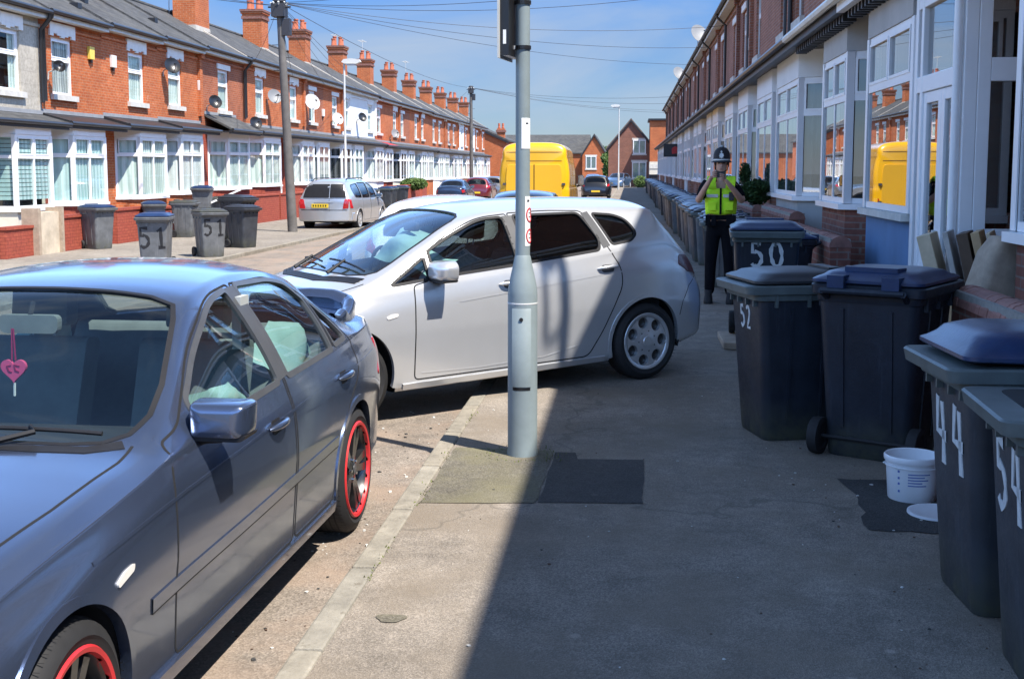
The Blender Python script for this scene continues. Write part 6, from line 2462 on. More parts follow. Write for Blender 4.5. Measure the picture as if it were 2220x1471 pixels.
# silver people carrier, tail to the camera
mpv = dict(
    zt=[(-.95, .55), (-.9, .72), (-.6, .88), (-.1, 1.02), (.1, 1.08), (.55, 1.38), (1.0, 1.60), (1.3, 1.655), (2.0, 1.68), (2.9, 1.665), (3.35, 1.62), (3.5, 1.575), (3.62, 1.40), (3.70, 1.12), (3.735, 1.0), (3.75, .9)],
    ze=[(-.95, .53), (-.6, .82), (-.1, .96), (.15, 1.02), (.58, 1.32), (1.05, 1.52), (1.4, 1.56), (2.9, 1.55), (3.35, 1.515), (3.48, 1.48), (3.60, 1.30), (3.69, 1.06), (3.735, .95), (3.75, .86)],
    we=[(-.95, .5), (-.6, .7), (0, .80), (.2, .80), (1.05, .655), (1.5, .635), (3.0, .615), (3.5, .595), (3.62, .67), (3.75, .76)],
    zb=[(-.95, .5), (-.6, .76), (-.1, .9), (.3, .97), (1.5, .985), (3.0, 1.0), (3.4, 1.01), (3.6, 1.0), (3.69, .98), (3.735, .93), (3.75, .84)],
    wb=[(-.95, .56), (-.6, .78), (0, .86), (1, .87), (3.0, .865), (3.5, .84), (3.65, .815), (3.75, .78)],
    wm=[(-.95, .6), (-.6, .83), (0, .905), (1, .905), (3, .905), (3.5, .88), (3.70, .845), (3.75, .80)],
    wl=[(-.95, .58), (-.6, .80), (0, .875), (1, .87), (3, .875), (3.5, .86), (3.70, .83), (3.75, .79)],
    z0=[(-.95, .25), (-.4, .2), (2.6, .2), (3.2, .26), (3.75, .30)], zm=[(-.95, .6), (0, .68), (3.75, .66)], pw=3.4)
ML_ = Loft(mpv, .05)
mw_ = [('side_window', rpoly([(.70, 1.03), (1.42, 1.03), (1.40, 1.51), (1.15, 1.50), (.75, 1.30)], .04), None), ('side_window', rpoly([(1.52, 1.03), (2.35, 1.035), (2.35, 1.52), (1.50, 1.52)], .05), 'privacy glass'),
       ('side_window', rpoly([(2.45, 1.04), (3.14, 1.06), (3.25, 1.28), (3.15, 1.46), (2.45, 1.51)], [.05, .1, .1, .1, .05]), 'privacy glass')]
mspec = dict(windows=mw_, doors=[rpoly([(.45, .3), (1.46, .3), (1.46, 1.54), (1.1, 1.52), (.62, 1.27), (.55, .9)], .05), rpoly([(1.48, .3), (2.25, .3), (2.40, .6), (2.40, 1.535), (1.48, 1.54)], .05)],
             arches=[(0, .33, .37), (2.80, .33, .37)], windscreen=[(.12, -.02), (.14, .4), (.22, .68), (.3, .74), (.9, .66), (1.0, .6), (1.02, .4), (1.02, -.02)], seal=.02)
pc = xformed('people_carrier', 'silver people carrier with dark rear windows, parked half on the far pavement', 'car', -9.62, 41.9, -.14, WAY + .05, PK)
pc.scale = (1.04, 1.03, 1.0)
carve(ML_, mspec, pc, 'paint silver van', gm='car glass')
for xx in (0, 2.80):
    for s_ in (1, -1): wheel(pc, xx, s_ * .79, .325, .325, .21, 'silver')
# tailgate glass in two panes, lamps, plate and handle
mb = MB()
for a, b in ((-.70, .155), (.175, .70)):
    poly = rpoly([(a, 1.05), (b, 1.05), (b * (.86 if b > .3 else 1), 1.49), (a * (.86 if a < -.3 else 1), 1.49)], .03, 4)
    ML_.decal(dens(poly, .08), 'trim black', mb, 'yz', .004, 3, 5, .008)
mb.build('rear_window', pc, fix=False, smooth=40)
for s_ in (1, -1):
    mb = MB()
    ML_.decal(dens(rpoly([(s_ * .60, .70), (s_ * .79, .72), (s_ * .80, 1.02), (s_ * .66, 1.0)], .03, 4), .06), 'lamp red', mb, 'yz', .012, 3, 3, .05)
    ML_.decal(rpoly([(3.52, .72), (3.71, .72), (3.70, 1.0), (3.60, 1.0)], .03, 4), 'lamp red', mb, 'xz', .010, -3 * s_)
    mb.build('tail_light', pc, fix=False)
mb = MB()
mb.prism(rpoly([(-.88, .30), (.88, .30), (.90, .58), (-.90, .58)], .05, 4), 3.60, 3.83, 'paint silver van', lambda a, b, h: (h - .28 * (abs(a) / .9) ** 6 * 1, a, b))
mb.build('rear_bumper', pc, bevel=.03, smooth=40)
mb = MB()
mb.box(3.752, 3.775, -.40, .14, .735, .86, 'plate yellow')
for k in range(6): mb.box(3.7755, 3.777, -.36 + k * .08, -.32 + k * .08, .765, .83, 'gap')
mb.build('number_plate', pc)
mb = MB()
ML_.ribbon(dens([(-.70, 1.03), (.70, 1.03)], .08, False), .012, 'gap', mb, 'yz', .003)
ML_.ribbon(dens([(.165, 1.03), (.165, .62)], .08, False), .008, 'gap', mb, 'yz', .003)
ML_.ribbon(dens([(-.3, .92), (.3, .92)], .08, False), .04, 'paint silver van', mb, 'yz', .015)
ML_.ribbon(dens([(-.75, .66), (.75, .66)], .08, False), .02, 'gap', mb, 'yz', .003)
mb.build('tailgate_trim', pc, fix=False)
mirror_part(pc, .60, .84, 1.07, 'paint silver van', 1)
mirror_part(pc, .60, -.84, 1.07, 'paint silver van', -1)
mb = MB()
mb.box(.3, 3.4, -.72, .72, .25, .5, 'cabin dark')
for xx in (1.3, 2.2):
    for s_ in (1, -1):
        mb.prism(rpoly([(xx, .5), (xx + .15, .5), (xx + .36, 1.2), (xx + .24, 1.22)], .03, 3), s_ * .37 - .24, s_ * .37 + .24, 'cabin grey', lambda a, b, h: (a, h, b))
mb.build('cabin', pc)
mb = MB()
for s_ in (1, -1): mb.tube([(1.3, s_ * .56, 1.63), (1.4, s_ * .55, 1.68), (3.0, s_ * .53, 1.67), (3.1, s_ * .53, 1.62)], .018, 'trim black', 6)
mb.build('roof_rail', pc, smooth=40)

# high yellow van, tail to the camera
van = dict(
    zt=[(-.9, .75), (-.85, 1.0), (-.5, 1.22), (-.2, 1.34), (.3, 1.85), (.75, 2.22), (1.1, 2.42), (1.6, 2.50), (3, 2.54), (4.2, 2.54), (4.42, 2.53), (4.50, 2.49), (4.54, 2.42), (4.56, 2.3)],
    ze=[(-.9, .72), (-.5, 1.15), (-.2, 1.26), (.35, 1.75), (.8, 2.02), (1.2, 2.12), (4.42, 2.14), (4.50, 2.12), (4.56, 2.05)],
    we=[(-.9, .6), (-.5, .85), (-.1, .92), (.5, .84), (1.2, .90), (2, .92), (4.40, .91), (4.50, .885), (4.56, .83)],
    zb=[(-.9, .7), (-.5, 1.1), (0, 1.2), (1, 1.25), (4.5, 1.28), (4.56, 1.28)],
    wb=[(-.9, .65), (-.5, .9), (0, .97), (4.40, .985), (4.50, .965), (4.56, .92)], wm=[(-.9, .68), (-.5, .95), (0, .995), (4.40, 1.0), (4.50, .985), (4.56, .935)],
    wl=[(-.9, .66), (-.5, .92), (0, .97), (4.40, .98), (4.50, .965), (4.56, .92)], z0=[(-.9, .3), (0, .28), (4.56, .36)], zm=[(-.9, .6), (0, .8), (4.56, .8)], box=3.6)
VL = Loft(van, .07)
vspec = dict(windows=[('side_window', rpoly([(.62, 1.30), (1.45, 1.32), (1.45, 1.98), (1.05, 1.98), (.66, 1.72)], .06), 'privacy glass')],
             doors=[rpoly([(.25, .4), (1.52, .4), (1.52, 2.05), (1.0, 2.04), (.5, 1.72), (.35, 1.2)], .06)], arches=[(0, .36, .40), (3.35, .36, .40)],
             windscreen=[(-.12, -.02), (-.1, .5), (.02, .80), (.25, .84), (.8, .76), (.86, .4), (.88, -.02)], seal=.03)
vn = xformed('panel_van', 'high yellow panel van with closed rear doors, parked at the shaded kerb', 'van', -2.72, 39.5, -.03, WAY + .01)
vn.scale = (1.03, 1.03, 1.04)
carve(VL, vspec, vn, 'paint yellow', gm='privacy glass')
for xx in (0, 3.35):
    for s_ in (1, -1): wheel(vn, xx, s_ * .86, .345, .345, .22, 'silver')
varied('van groove', (.22, .105, .004), .6, .05, 9)
for s_ in (1, -1):
    mb = MB()
    mb.prism(rpoly([(s_ * .014, .62), (s_ * .80, .62), (s_ * .79, 1.60), (s_ * .76, 1.92), (s_ * .014, 1.92)], [.01, .03, .1, .1, .01], 4), 4.545, 4.585, 'paint yellow', lambda a, b, h: (h, a, b))
    d_ = mb.build('rear_door', vn, bevel=.008)
    mb = MB()
    mb.box(4.586, 4.61, s_ * .04, s_ * .10, .98, 1.08, 'trim black')
    mb.build('handle', d_)
    for hz in (.9, 1.38):
        mb = MB()
        mb.box(4.56, 4.605, s_ * .79, s_ * .88, hz - .03, hz + .03, 'trim grey')
        mb.build('hinge', d_)
    mb = MB()
    mb.prism(rpoly([(s_ * .84, .64), (s_ * .95, .64), (s_ * .96, 1.0), (s_ * .86, 1.0)], .02, 4), 4.50, 4.585, 'lamp red', lambda a, b, h: (h - .10 * max(0, (abs(a) - .86) / .1), a, b))
    mb.build('tail_light', vn)
mb = MB()
for z in (2.02, 2.26): VL.ribbon(dens([(-.78, z), (.78, z)], .1, False), .02, 'van groove', mb, 'yz', .004)
for y in (3, -3):
    for z in (1.30, 2.12): VL.ribbon(dens([(1.7, z), (4.40, z)], .1, False), .018, 'van groove', mb, 'xz', .004, False, y)
    for x in (1.75, 2.95, 4.3): VL.ribbon(dens([(x, .55), (x, 2.1)], .1, False), .016, 'van groove', mb, 'xz', .004, False, y)
mb.build('pressed_groove', vn, fix=False)
mb = MB()
mb.box(4.57, 4.5875, -.0135, .0135, .62, 1.92, 'van groove')
mb.build('door_seam', vn)
mb = MB()
mb.lathe([(0, 4.612), (.055, 4.61), (.06, 4.60), (.06, 4.585)], 'trim black', lambda a, b, h: (h, a - .02, 1.14 + b), 14)
mb.build('lock', vn)
mb = MB()
mb.box(4.40, 4.66, -.93, .93, .38, .56, 'trim black')
mb.build('rear_bumper', vn, bevel=.02)
mb = MB()
mb.box(4.662, 4.675, -.26, .26, .41, .52, 'plate yellow')
mb.build('number_plate', vn)
mirror_part(vn, .55, 1.02, 1.45, 'trim black', 1, w=.2, h=.34)
mirror_part(vn, .55, -1.02, 1.45, 'trim black', -1, w=.2, h=.34)
# ---------------------------------------------------------------- wheelie bins


def binmat(name, col, rough):
    m, n, l, b = newmat(name)
    tcn = n.new('ShaderNodeTexCoord')
    P = tcn.outputs['Object']
    c = ramp(n, l, noise(n, l, 4, 6, .65, P), [(.3, tuple(x * .75 for x in col)), (.7, tuple(x * 1.3 for x in col))])
    mp = n.new('ShaderNodeMapping')
    mp.inputs['Scale'].default_value = (22, 22, 2.2)
    l.new(P, mp.inputs['Vector'])
    st = ramp(n, l, noise(n, l, 1.0, 5, .7, mp.outputs['Vector']), [(.56, (0, 0, 0)), (.72, (.30,) * 3)])
    c = mixc(n, l, st, c, tuple(min(1, x * 2.3 + .02) for x in col))      # run marks
    sc = ramp(n, l, noise(n, l, 13, 8, .8, P), [(.63, (0, 0, 0)), (.70, (.45,) * 3)])
    c = mixc(n, l, sc, c, tuple(min(1, x * 1.8 + .03) for x in col))     # scuffs
    sp = n.new('ShaderNodeSeparateXYZ')
    l.new(P, sp.inputs[0])
    lo = ramp(n, l, sp.outputs[2], [(.02, (.75,) * 3), (.26, (0, 0, 0))])
    al = mixc(n, l, 1.0, lo, ramp(n, l, noise(n, l, 7, 6, .7, P), [(.35, (.1,) * 3), (.62, (1,) * 3)]), 'MULTIPLY')
    c = mixc(n, l, al, c, (.075, .075, .045))                             # algae and splash by the ground
    l.new(c, b.inputs['Base Color'])
    setp(b, rough=rough, spec=.32)
    l.new(ramp(n, l, noise(n, l, 9, 5, .7, P), [(.3, (rough - .1,) * 3), (.7, (rough + .18,) * 3)]), b.inputs['Roughness'])
    bump(n, l, b, noise(n, l, 80, 3, .6, P), .12, .01)


binmat('bin grey', (.115, .12, .125), .55)
binmat('bin black', (.015, .019, .028), .40)
binmat('bin slate', (.038, .042, .050), .45)
varied('lid navy', (.013, .030, .085), .33, .25, 5, .1, 60)
varied('lid black', (.022, .024, .028), .42, .2, 5)
varied('rim green', (.085, .105, .105), .5, .25, 7)
varied('paint mark', (.56, .57, .56), .7, .12, 30)
varied('paint black mark', (.012, .012, .014), .7, .1, 30)
varied('tub white', (.78, .79, .80), .4, .04, 8)
varied('label blue', (.10, .16, .42), .5, .1, 30)


def rrect(w, d, r, z, k=4):
    out = []
    for cx, cy, a0 in ((w / 2 - r, d / 2 - r, 0), (-w / 2 + r, d / 2 - r, 90), (-w / 2 + r, -d / 2 + r, 180), (w / 2 - r, -d / 2 + r, 270)):
        for i in range(k + 1):
            a = R(a0 + 90 * i / k)
            out.append((cx + r * math.cos(a), cy + r * math.sin(a), z))
    return out


def rings(mb, rs, m, cap0=True, cap1=True):
    n = len(rs[0])
    vs = [p for r_ in rs for p in r_]
    fs = [(k * n + i, k * n + (i + 1) % n, (k + 1) * n + (i + 1) % n, (k + 1) * n + i) for k in range(len(rs) - 1) for i in range(n)]
    if cap0: fs.append(list(range(n))[::-1])
    if cap1: fs.append([(len(rs) - 1) * n + i for i in range(n)])
    mb.add(vs, fs, m)


def shift(ring, dx=0, dy=0): return [(x + dx, y + dy, z) for x, y, z in ring]


BH = .93
GB = 'wheeled rubbish bins'


def bin_front_y(z): return -(.235 + .065 * z / BH)


def bin_side_x(z): return .225 + .05 * z / BH


def make_bin(name, label, loc, rz, body='bin black', lid='lid navy', rim=None, lid_open=0, bulge=0, text=None, tm='paint mark', tsize=.16, face='front', tz=.45, tx=0, tilt=0, scale=1.0, lean=0):
    t = thing(name, label, 'wheelie bin', loc, rz, GB)
    t.scale = (scale,) * 3
    t.rotation_euler = (tilt, lean, rz)
    rim = rim or body
    mb = MB()
    rs = [rrect(.44, .46, .05, 0.0), rrect(.45, .47, .05, .02)]
    for z in (.15, .3, .45, .6, .75, .86): rs.append(rrect(.45 + .10 * z / BH, .47 + .13 * z / BH, .055, z))
    rings(mb, rs, body)
    # moulded vertical ribs on the flanks and the sunken foot panel at the back
    for s_ in (1, -1):
        for yy in (-.10, .10):
            mb.hexa([(s_ * (bin_side_x(z) - .01 + e), yy + q, z) for z in (.10, .80) for e, q in ((0, -.012), (.018, -.008), (.018, .008), (0, .012))], body)
    for xx in (-.13, .13): mb.hexa([(xx + q, (.235 + .065 * z / BH) - .008 + e, z) for z in (.16, .80) for e, q in ((0, -.014), (.016, -.009), (.016, .009), (0, .014))], body)
    mb.build('bin_body', t, smooth=40)
    mb = MB()
    rings(mb, [shift(rrect(.55, .60, .06, .835)), shift(rrect(.565, .625, .055, .84), 0, -.012), shift(rrect(.57, .635, .05, .872), 0, -.016), shift(rrect(.605, .70, .045, .878), 0, -.03), shift(rrect(.612, .71, .045, .922), 0, -.034), shift(rrect(.60, .695, .04, .930), 0, -.032)], rim)
    rings(mb, [rrect(.50, .54, .06, .9302), rrect(.50, .54, .06, .9325)], 'dark interior')  # flat dark plate painted in for the shaded hollow of an open bin
    for s_ in (1, -1):
        for q in (-.2, 0, .2): mb.box(s_ * .25, s_ * .292, q - .008, q + .008, .80, .874, rim)
    for q in (-.2, -.07, .07, .2): mb.box(q - .008, q + .008, -.315, -.27, .80, .874, rim)
    mb.build('rim', t, smooth=35)
    # lid: dished plate with a lip and raised back, hinged along the handle bar
    mb = MB()

    def ls(w, d, r, z, dy=0): return shift(rrect(w, d, r, z), 0, dy)
    rs = [ls(.585, .645, .05, -.010, .0), ls(.60, .66, .05, -.004, .0), ls(.60, .66, .05, .010, .0), ls(.565, .62, .06, .022, .0), ls(.53, .57, .08, .030 + bulge * .4, 0), ls(.50, .53, .09, .046 + bulge * .7, 0), ls(.40, .40, .1, .060 + bulge, 0), ls(.10, .10, .03, .062 + bulge, 0)]
    hy, hz = .335, .0
    off = [[(x, y - hy, z) for x, y, z in r_] for r_ in rs]
    rings(mb, off, lid)
    for s_ in (1, -1): mb.box(s_ * .10, s_ * .19, -.05, .03, -.05, .035, lid)
    mb.hexa([(a, b, c) for c in (.045, .075) for a, b in ((-.16, -.17), (.16, -.17), (.14, -.09), (-.14, -.09))], lid)
    l = mb.build('lid', t, loc=(0, hy, .945), smooth=40)
    l.rotation_euler = (-lid_open, 0, 0)
    mb = MB()
    mb.tube([(-.22, .37, .90), (.22, .37, .90)], .016, rim, 8)
    for s_ in (1, -1): mb.tube([(s_ * .21, .30, .86), (s_ * .215, .35, .89), (s_ * .215, .375, .90)], .018, rim, 6)
    mb.build('handle', t, smooth=40)
    mb = MB()
    mb.tube([(-.27, .245, .10), (.27, .245, .10)], .012, 'rubber', 6)
    mb.build('axle', t, smooth=40)
    for s_ in (1, -1):
        mb = MB()
        mb.lathe([(0, -.025), (.06, -.022), (.07, -.03), (.098, -.026), (.1, -.015), (.1, .015), (.098, .026), (.07, .03), (.06, .022), (0, .025)], 'rubber', lambda a, b, h: (s_ * .265 + h, .245 + a, .10 + b), 20)
        mb.build('wheel', t, smooth=40)
    if text:
        mb = MB()
        for i, chh in enumerate(text):
            ln = DIG[chh]
            w = tsize * .62
            x0 = tx + (i - (len(text) - 1) / 2) * tsize * .95 - w / 2

            if face == 'front': fn = lambda a, b, h: (a, bin_front_y(b) - .0015 - h, b)
            elif face == 'back': fn = lambda a, b, h: (-a, (.235 + .065 * b / BH) + .0015 + h, b)
            else: fn = lambda a, b, h: (bin_side_x(b) + .0015 + h, a, b)
            strokes(mb, [[(x0 + (a + .05 * math.sin(b * 3 + i)) * w, tz + (b / 1.6 - .5) * tsize * 1.25) for a, b in s_] for s_ in ln], tsize * .17, tm, fn, .002)
        mb.build('painted_number', t)
    return t


PZ = .102
make_bin('wheelie_bin', 'black bin numbered 52 in faint white, black lid, left of the blue lidded bin', (1.06, 7.95, PZ), R(-76), 'bin black', 'lid black', 'rim green', text='52', tsize=.11, tz=.72, scale=1.08)
make_bin('wheelie_bin', 'large black bin with glossy blue lid, its wheels towards the camera', (1.56, 7.45, PZ), R(149), 'bin black', 'lid navy', scale=1.13)
b44 = make_bin('wheelie_bin', 'bin numbered 44 in white with a bulging blue lid ajar, beside the white tub', (1.585, 4.90, PZ), R(-87), 'bin slate', 'lid navy', 'rim green', lid_open=R(1.5), bulge=.035, text='44', tsize=.21, tz=.63, scale=1.06)
make_bin('wheelie_bin', 'bin numbered 54 in white, cut off by the bottom right corner', (1.575, 4.10, PZ), R(-93), 'bin slate', 'lid black', 'rim green', lid_open=R(104), text='54', tsize=.20, tz=.67, scale=1.02)
make_bin('wheelie_bin', 'blue lidded bin with a bold white 50 on its front, beside the police officer', (1.335, 12.0, PZ + .07), R(-4), 'bin black', 'lid navy', 'rim green', text='50', tsize=.17, tz=.735, scale=1.15)
make_bin('wheelie_bin', 'navy lidded bin tucked close behind the number 50 bin', (1.62, 13.3, PZ), R(-80), 'bin black', 'lid navy', scale=1.05)
mb = MB()
mb.box(-.42, .42, -.42, .42, 0, .068, 'old stone')
tag(mb.build('paving_slab', loc=(1.335, 12.02, PZ), bevel=.01), 'loose stone slab beneath the number 50 bin', 'slab')
# the row that lines the pavement down to the far end
proto = None
y = 17.0
i = 0
while y < 92:
    if proto is None or i in (1, 2):
        o = make_bin('wheelie_bin', '', (1.55, y, PZ), R(-92), ['bin slate', 'bin grey', 'bin slate'][i % 3], ['lid navy', 'lid black', 'lid navy'][i % 3], 'rim green', scale=1.03)
        proto = (proto or []) + [o]
    else:
        o = copy_tree(proto[[0, 1, 0, 2, 1][i % 5]])
    o.location = (1.52 + rnd.uniform(-.10, .10), y, PZ)
    o.rotation_euler = (0, 0, R(-92) + rnd.uniform(-.22, .22))
    o['label'] = 'bin in the long row that lines the shaded pavement beyond the police officer'
    o['group'] = 'bins in the long row beyond the officer'
    y += rnd.choice([.74, .8, .86, 1.0]) if y < 40 else rnd.choice([.9, 1.2, 1.6])
    i += 1
# across the road
fz = ZL + .004
make_bin('wheelie_bin', 'lone grey bin with a dark lid against the painted walls, leftmost across the road', (-12.85, 28.0, fz), R(62), 'bin grey', 'lid navy', scale=1.06)
make_bin('wheelie_bin', 'navy lidded grey bin marked 51 in black, nearest the saloon roof', (-9.12, 22.4, fz), R(12), 'bin grey', 'lid navy', text='51', tm='paint black mark', tsize=.30, tz=.57, scale=1.08)
make_bin('wheelie_bin', 'grey lidded bin marked 51 in black, right of the navy lidded one', (-9.22, 25.7, fz), R(38), 'bin grey', 'bin slate', text='51', tm='paint black mark', tsize=.28, tz=.62, scale=1.05)
make_bin('wheelie_bin', 'tall looking dark bin alone near the far kerb, left of the timber pole', (-9.5, 28.8, fz), R(65), 'bin slate', 'lid black', scale=1.04)
make_bin('wheelie_bin', 'taller dark bin standing right behind the one by the far kerb', (-10.55, 31.6, fz), R(75), 'bin slate', 'lid black', scale=1.22)
make_bin('wheelie_bin', 'navy lidded grey bin at the left of the cluster by the red wall', (-12.85, 31.5, fz), R(25), 'bin grey', 'lid navy', scale=1.05)
make_bin('wheelie_bin', 'grey bin in the middle of the cluster, turned sideways', (-12.6, 33.1, fz), R(95), 'bin grey', 'bin slate', scale=1.04)
make_bin('wheelie_bin', 'grey bin at the right of the cluster below the white plank', (-12.75, 36.5, fz), R(20), 'bin grey', 'bin slate', scale=1.05)
# refuse sacks under the bin that was heaved on top
GS = 'rubbish sacks in the cluster of bins'
varied('sack black', (.016, .016, .018), .3, .2, 12, .6, 14)
for (x, y_, z, r_, lb) in ((-13.0, 35.2, .2, .3, 'black rubbish sack under the raised navy lidded bin'), (-12.75, 35.55, .17, .27, 'smaller black rubbish sack right of the first sack')):
    mb = MB()
    mb.sphere((0, 0, 0), (r_, r_, r_ * .85), 'sack black', 16, 10)
    mb.tube([(0, 0, r_ * .7), (.03, .02, r_ * 1.1), (.09, .05, r_ * 1.2)], [.06, .03, .07], 'sack black', 8)
    o = mb.build('rubbish_sack', loc=(x, y_, fz + z), smooth=60)
    tag(o, lb, 'rubbish sack', GS)
make_bin('wheelie_bin', 'navy lidded bin standing higher than the cluster, on rubbish sacks', (-12.9, 35.4, .33), R(10), 'bin grey', 'lid navy')
mb = MB()
mb.hexa([(-.6, -.06, -.05), (.6, -.06, -.05), (.6, .06, -.05), (-.6, .06, -.05), (-.6, -.06, 0), (.6, -.06, 0), (.6, .06, 0), (-.6, .06, 0)], 'white paint')
o = mb.build('plank', loc=(-12.35, 35.6, 1.0))
o.rotation_euler = (0, R(-24), R(20))
tag(o, 'white plank thrown slantwise across the cluster of bins', 'plank')
for i in range(9):
    o = copy_tree(proto[i % 3])
    o.location = (-12.45 + rnd.uniform(-.35, .35), 50.5 + i * 1.75, fz)
    o.rotation_euler = (0, 0, R(88) + rnd.uniform(-.4, .4))
    o['label'] = 'dark bin in the jumble beyond the silver people carrier on the far pavement'
    o['group'] = 'jumble of bins beyond the people carrier'

# ---------------------------------------------------------------- tub, lid, boards and stone
t = thing('plastic_tub', 'round white plastic tub with blue printing standing by the bins', 'tub', (1.50, 6.38, PZ))
mb = MB()
mb.lathe([(0, .0), (.118, .0), (.122, .006), (.136, .205), (.145, .207), (.147, .215), (.147, .232), (.142, .238), (.135, .234), (.131, .2), (.115, .02), (0, .02)], 'tub white', seg=40)
mb.lathe([(.1375, .178), (.1425, .18), (.1425, .186), (.1375, .188)], 'tub white', seg=40)
mb.build('shell', t, smooth=40)
mb = MB()
for k, (a0, a1, z) in enumerate(((-112, -62, .155), (-112, -75, .140), (-112, -66, .125), (-112, -80, .110), (-112, -70, .095))):
    mb.lathe([(.1222 + .068 * z, z - .003), (.1228 + .068 * z, z), (.1225 + .068 * z, z + .003)], 'label blue', seg=10, a0=R(a0), a1=R(a1))
for z in (.165, .13, .10, .06): mb.lathe([(.1222 + .068 * z, z - .006), (.1228 + .068 * z, z), (.1225 + .068 * z, z + .006)], 'label blue', seg=4, a0=R(-136), a1=R(-131))
mb.build('printing', t)
mb = MB()
mb.tube([(.147 * math.cos(a), .147 * math.sin(a), .20 - .05 * math.sin((a - R(10)) * 1.0)) for a in [R(10 + 160 * i / 20) for i in range(21)]], .004, 'tub white', 6)
mb.build('bail_handle', t, smooth=40)
mb = MB()
mb.lathe([(0, .006), (.12, .006), (.13, .012), (.146, .012), (.148, .004), (.148, 0), (0, 0)], 'tub white', seg=40)
o = mb.build('tub_lid', loc=(1.56, 6.08, .106), smooth=40)
tag(o, 'round white tub lid lying flat beside the white tub', 'lid')

varied('cardboard', (.46, .31, .17), .9, .15, 6)
varied('board pale', (.58, .47, .32), .85, .2, 4)
varied('wood dark', (.10, .06, .035), .7, .25, 5)
varied('foil', (.45, .42, .38), .4, .25, 8)
GBD = 'old boards leaning by the glazed porch'
for (x, y_, w, h, th, lx, m, lb) in ((1.80, 8.30, .10, 1.14, .5, -.26, 'board pale', 'pale wooden panel leaning leftmost by the glazed porch'),
                                     (1.88, 8.22, .04, 1.16, .45, -.23, 'foil', 'pale shiny edged board second in the leaning stack'),
                                     (1.95, 8.14, .08, 1.15, .5, -.22, 'wood dark', 'dark frame in the middle of the leaning stack'),
                                     (2.03, 8.06, .06, 1.17, .5, -.24, 'cardboard', 'flattened cardboard sheet in the leaning stack'),
                                     (2.12, 7.98, .03, 1.18, .5, -.27, 'board pale', 'pale board rightmost in the leaning stack')):
    mb = MB()
    h += .14
    mb.box(-w / 2, w / 2, -th / 2, th / 2, 0, h, m)
    if m == 'wood dark': mb.box(-w / 2 - .006, -w / 2, -th / 2 + .05, th / 2 - .05, .05, h - .05, 'foil')
    o = mb.build('old_board', loc=(x * 1.25 + .33, y_ + 1.05, PZ), bevel=.006)
    o.rotation_euler = (0, lx, R(-20))
    tag(o, lb, 'board', GBD)
GLB = 'loose bricks by the end of the garden wall'
for i, (x, y_, z, a) in enumerate(((2.02, 8.02, 0, 20), (2.22, 8.0, 0, -35), (2.12, 8.05, .066, 5), (2.3, 8.15, 0, 60), (1.95, 8.2, 0, 80))):
    mb = MB()
    mb.box(-.107, .107, -.051, .051, 0, .065, 'coping brick')
    o = mb.build('loose_brick', loc=(x, y_, PZ + z), rz=R(a), bevel=.006)
    tag(o, 'loose brown brick lying in the rubble by the leaning boards', 'brick', GLB)
t = thing('cardboard_box', 'battered brown cardboard box beside the leaning boards', 'box', (2.62, 9.1, PZ), R(14))
mb = MB()
for a, b, c_, d in ((-.22, .22, -.17, -.164), (-.22, .22, .164, .17), (-.22, -.214, -.164, .164), (.214, .22, -.164, .164)): mb.box(a, b, c_, d, 0, .75, 'cardboard')
mb.box(-.214, .214, -.164, .164, .0, .6, 'cardboard')
mb.build('carton', t)
mb = MB()
mb.hexa([(-.22, -.17, .75), (.22, -.17, .75), (.22, -.165, .756), (-.22, -.165, .756), (-.21, -.27, .86), (.21, -.28, .85), (.21, -.275, .856), (-.21, -.265, .866)], 'cardboard')
mb.hexa([(-.22, -.16, .75), (-.214, -.16, .75), (-.214, .16, .75), (-.22, .16, .75), (-.33, -.15, .84), (-.324, -.15, .84), (-.324, .15, .83), (-.33, .15, .83)], 'cardboard')
mb.build('flap', t)
mb = MB()
rings(mb, [rrect(.40, .26, .05, 0), rrect(.42, .27, .05, .02), rrect(.38, .24, .06, .28), rrect(.27, .2, .06, .40), rrect(.2, .16, .05, .41)], 'old stone')
o = mb.build('stone_block', loc=(2.52, 8.45, .96), rz=R(15), smooth=50)
o.rotation_euler = (0, R(12), R(15))
tag(o, 'beige stone block perched against the white framed bay at the right', 'stone block')
mb = MB()
mb.box(-.2, .2, -.3, .3, 0, .86, 'old stone')
tag(mb.build('rubble_plinth', loc=(2.54, 8.45, PZ), bevel=.04), 'rough stone plinth beneath the beige stone block', 'plinth')
mb = MB()
mb.lathe([(0, 0), (.10, 0), (.13, .16), (.14, .17), (.13, .18), (0, .17)], 'terracotta', seg=20)
tag(mb.build('plant_pot', loc=(2.3, 24.6, 1.205), smooth=40), 'plant pot holding the slim upright shrub on the garden wall', 'plant pot')
t = thing('shop_sign', 'dark sign board with a red motif hung far down the shaded terrace', 'sign', (2.35, 66, 2.85))
mb = MB()
mb.box(-.55, .55, -.05, .05, -.35, .35, 'black paint')
mb.build('board', t, bevel=.01)
mb = MB()
mb.prism([(-.1, -.2), (.25, -.15), (.3, .1), (.05, .22), (-.12, .1)], -.056, -.052, 'red sign', lambda a, b, h: (a, h, b))
mb.build('motif', t)
mb = MB()
mb.tube([(.5, 0, .35), (.9, 0, .45)], .02, 'black paint', 6)
mb.build('bracket', t)

# ---------------------------------------------------------------- police officer
varied('skin', (.50, .29, .21), .55, .08, 14)
varied('cloth black', (.007, .0075, .010), .95, .25, 9, .3, 40, spec=.08)
varied('hi vis', (.55, .93, .02), .75, .10, 8, .4, 22)
varied('reflective', (.55, .58, .56), .35, .08, 10)
varied('hair', (.05, .035, .025), .8, .2, 20)
varied('helmet cloth', (.012, .012, .016), .7, .2, 20)
varied('eye dark', (.02, .015, .012), .3, .1, 9)
varied('lip', (.36, .15, .12), .6, .1, 9)


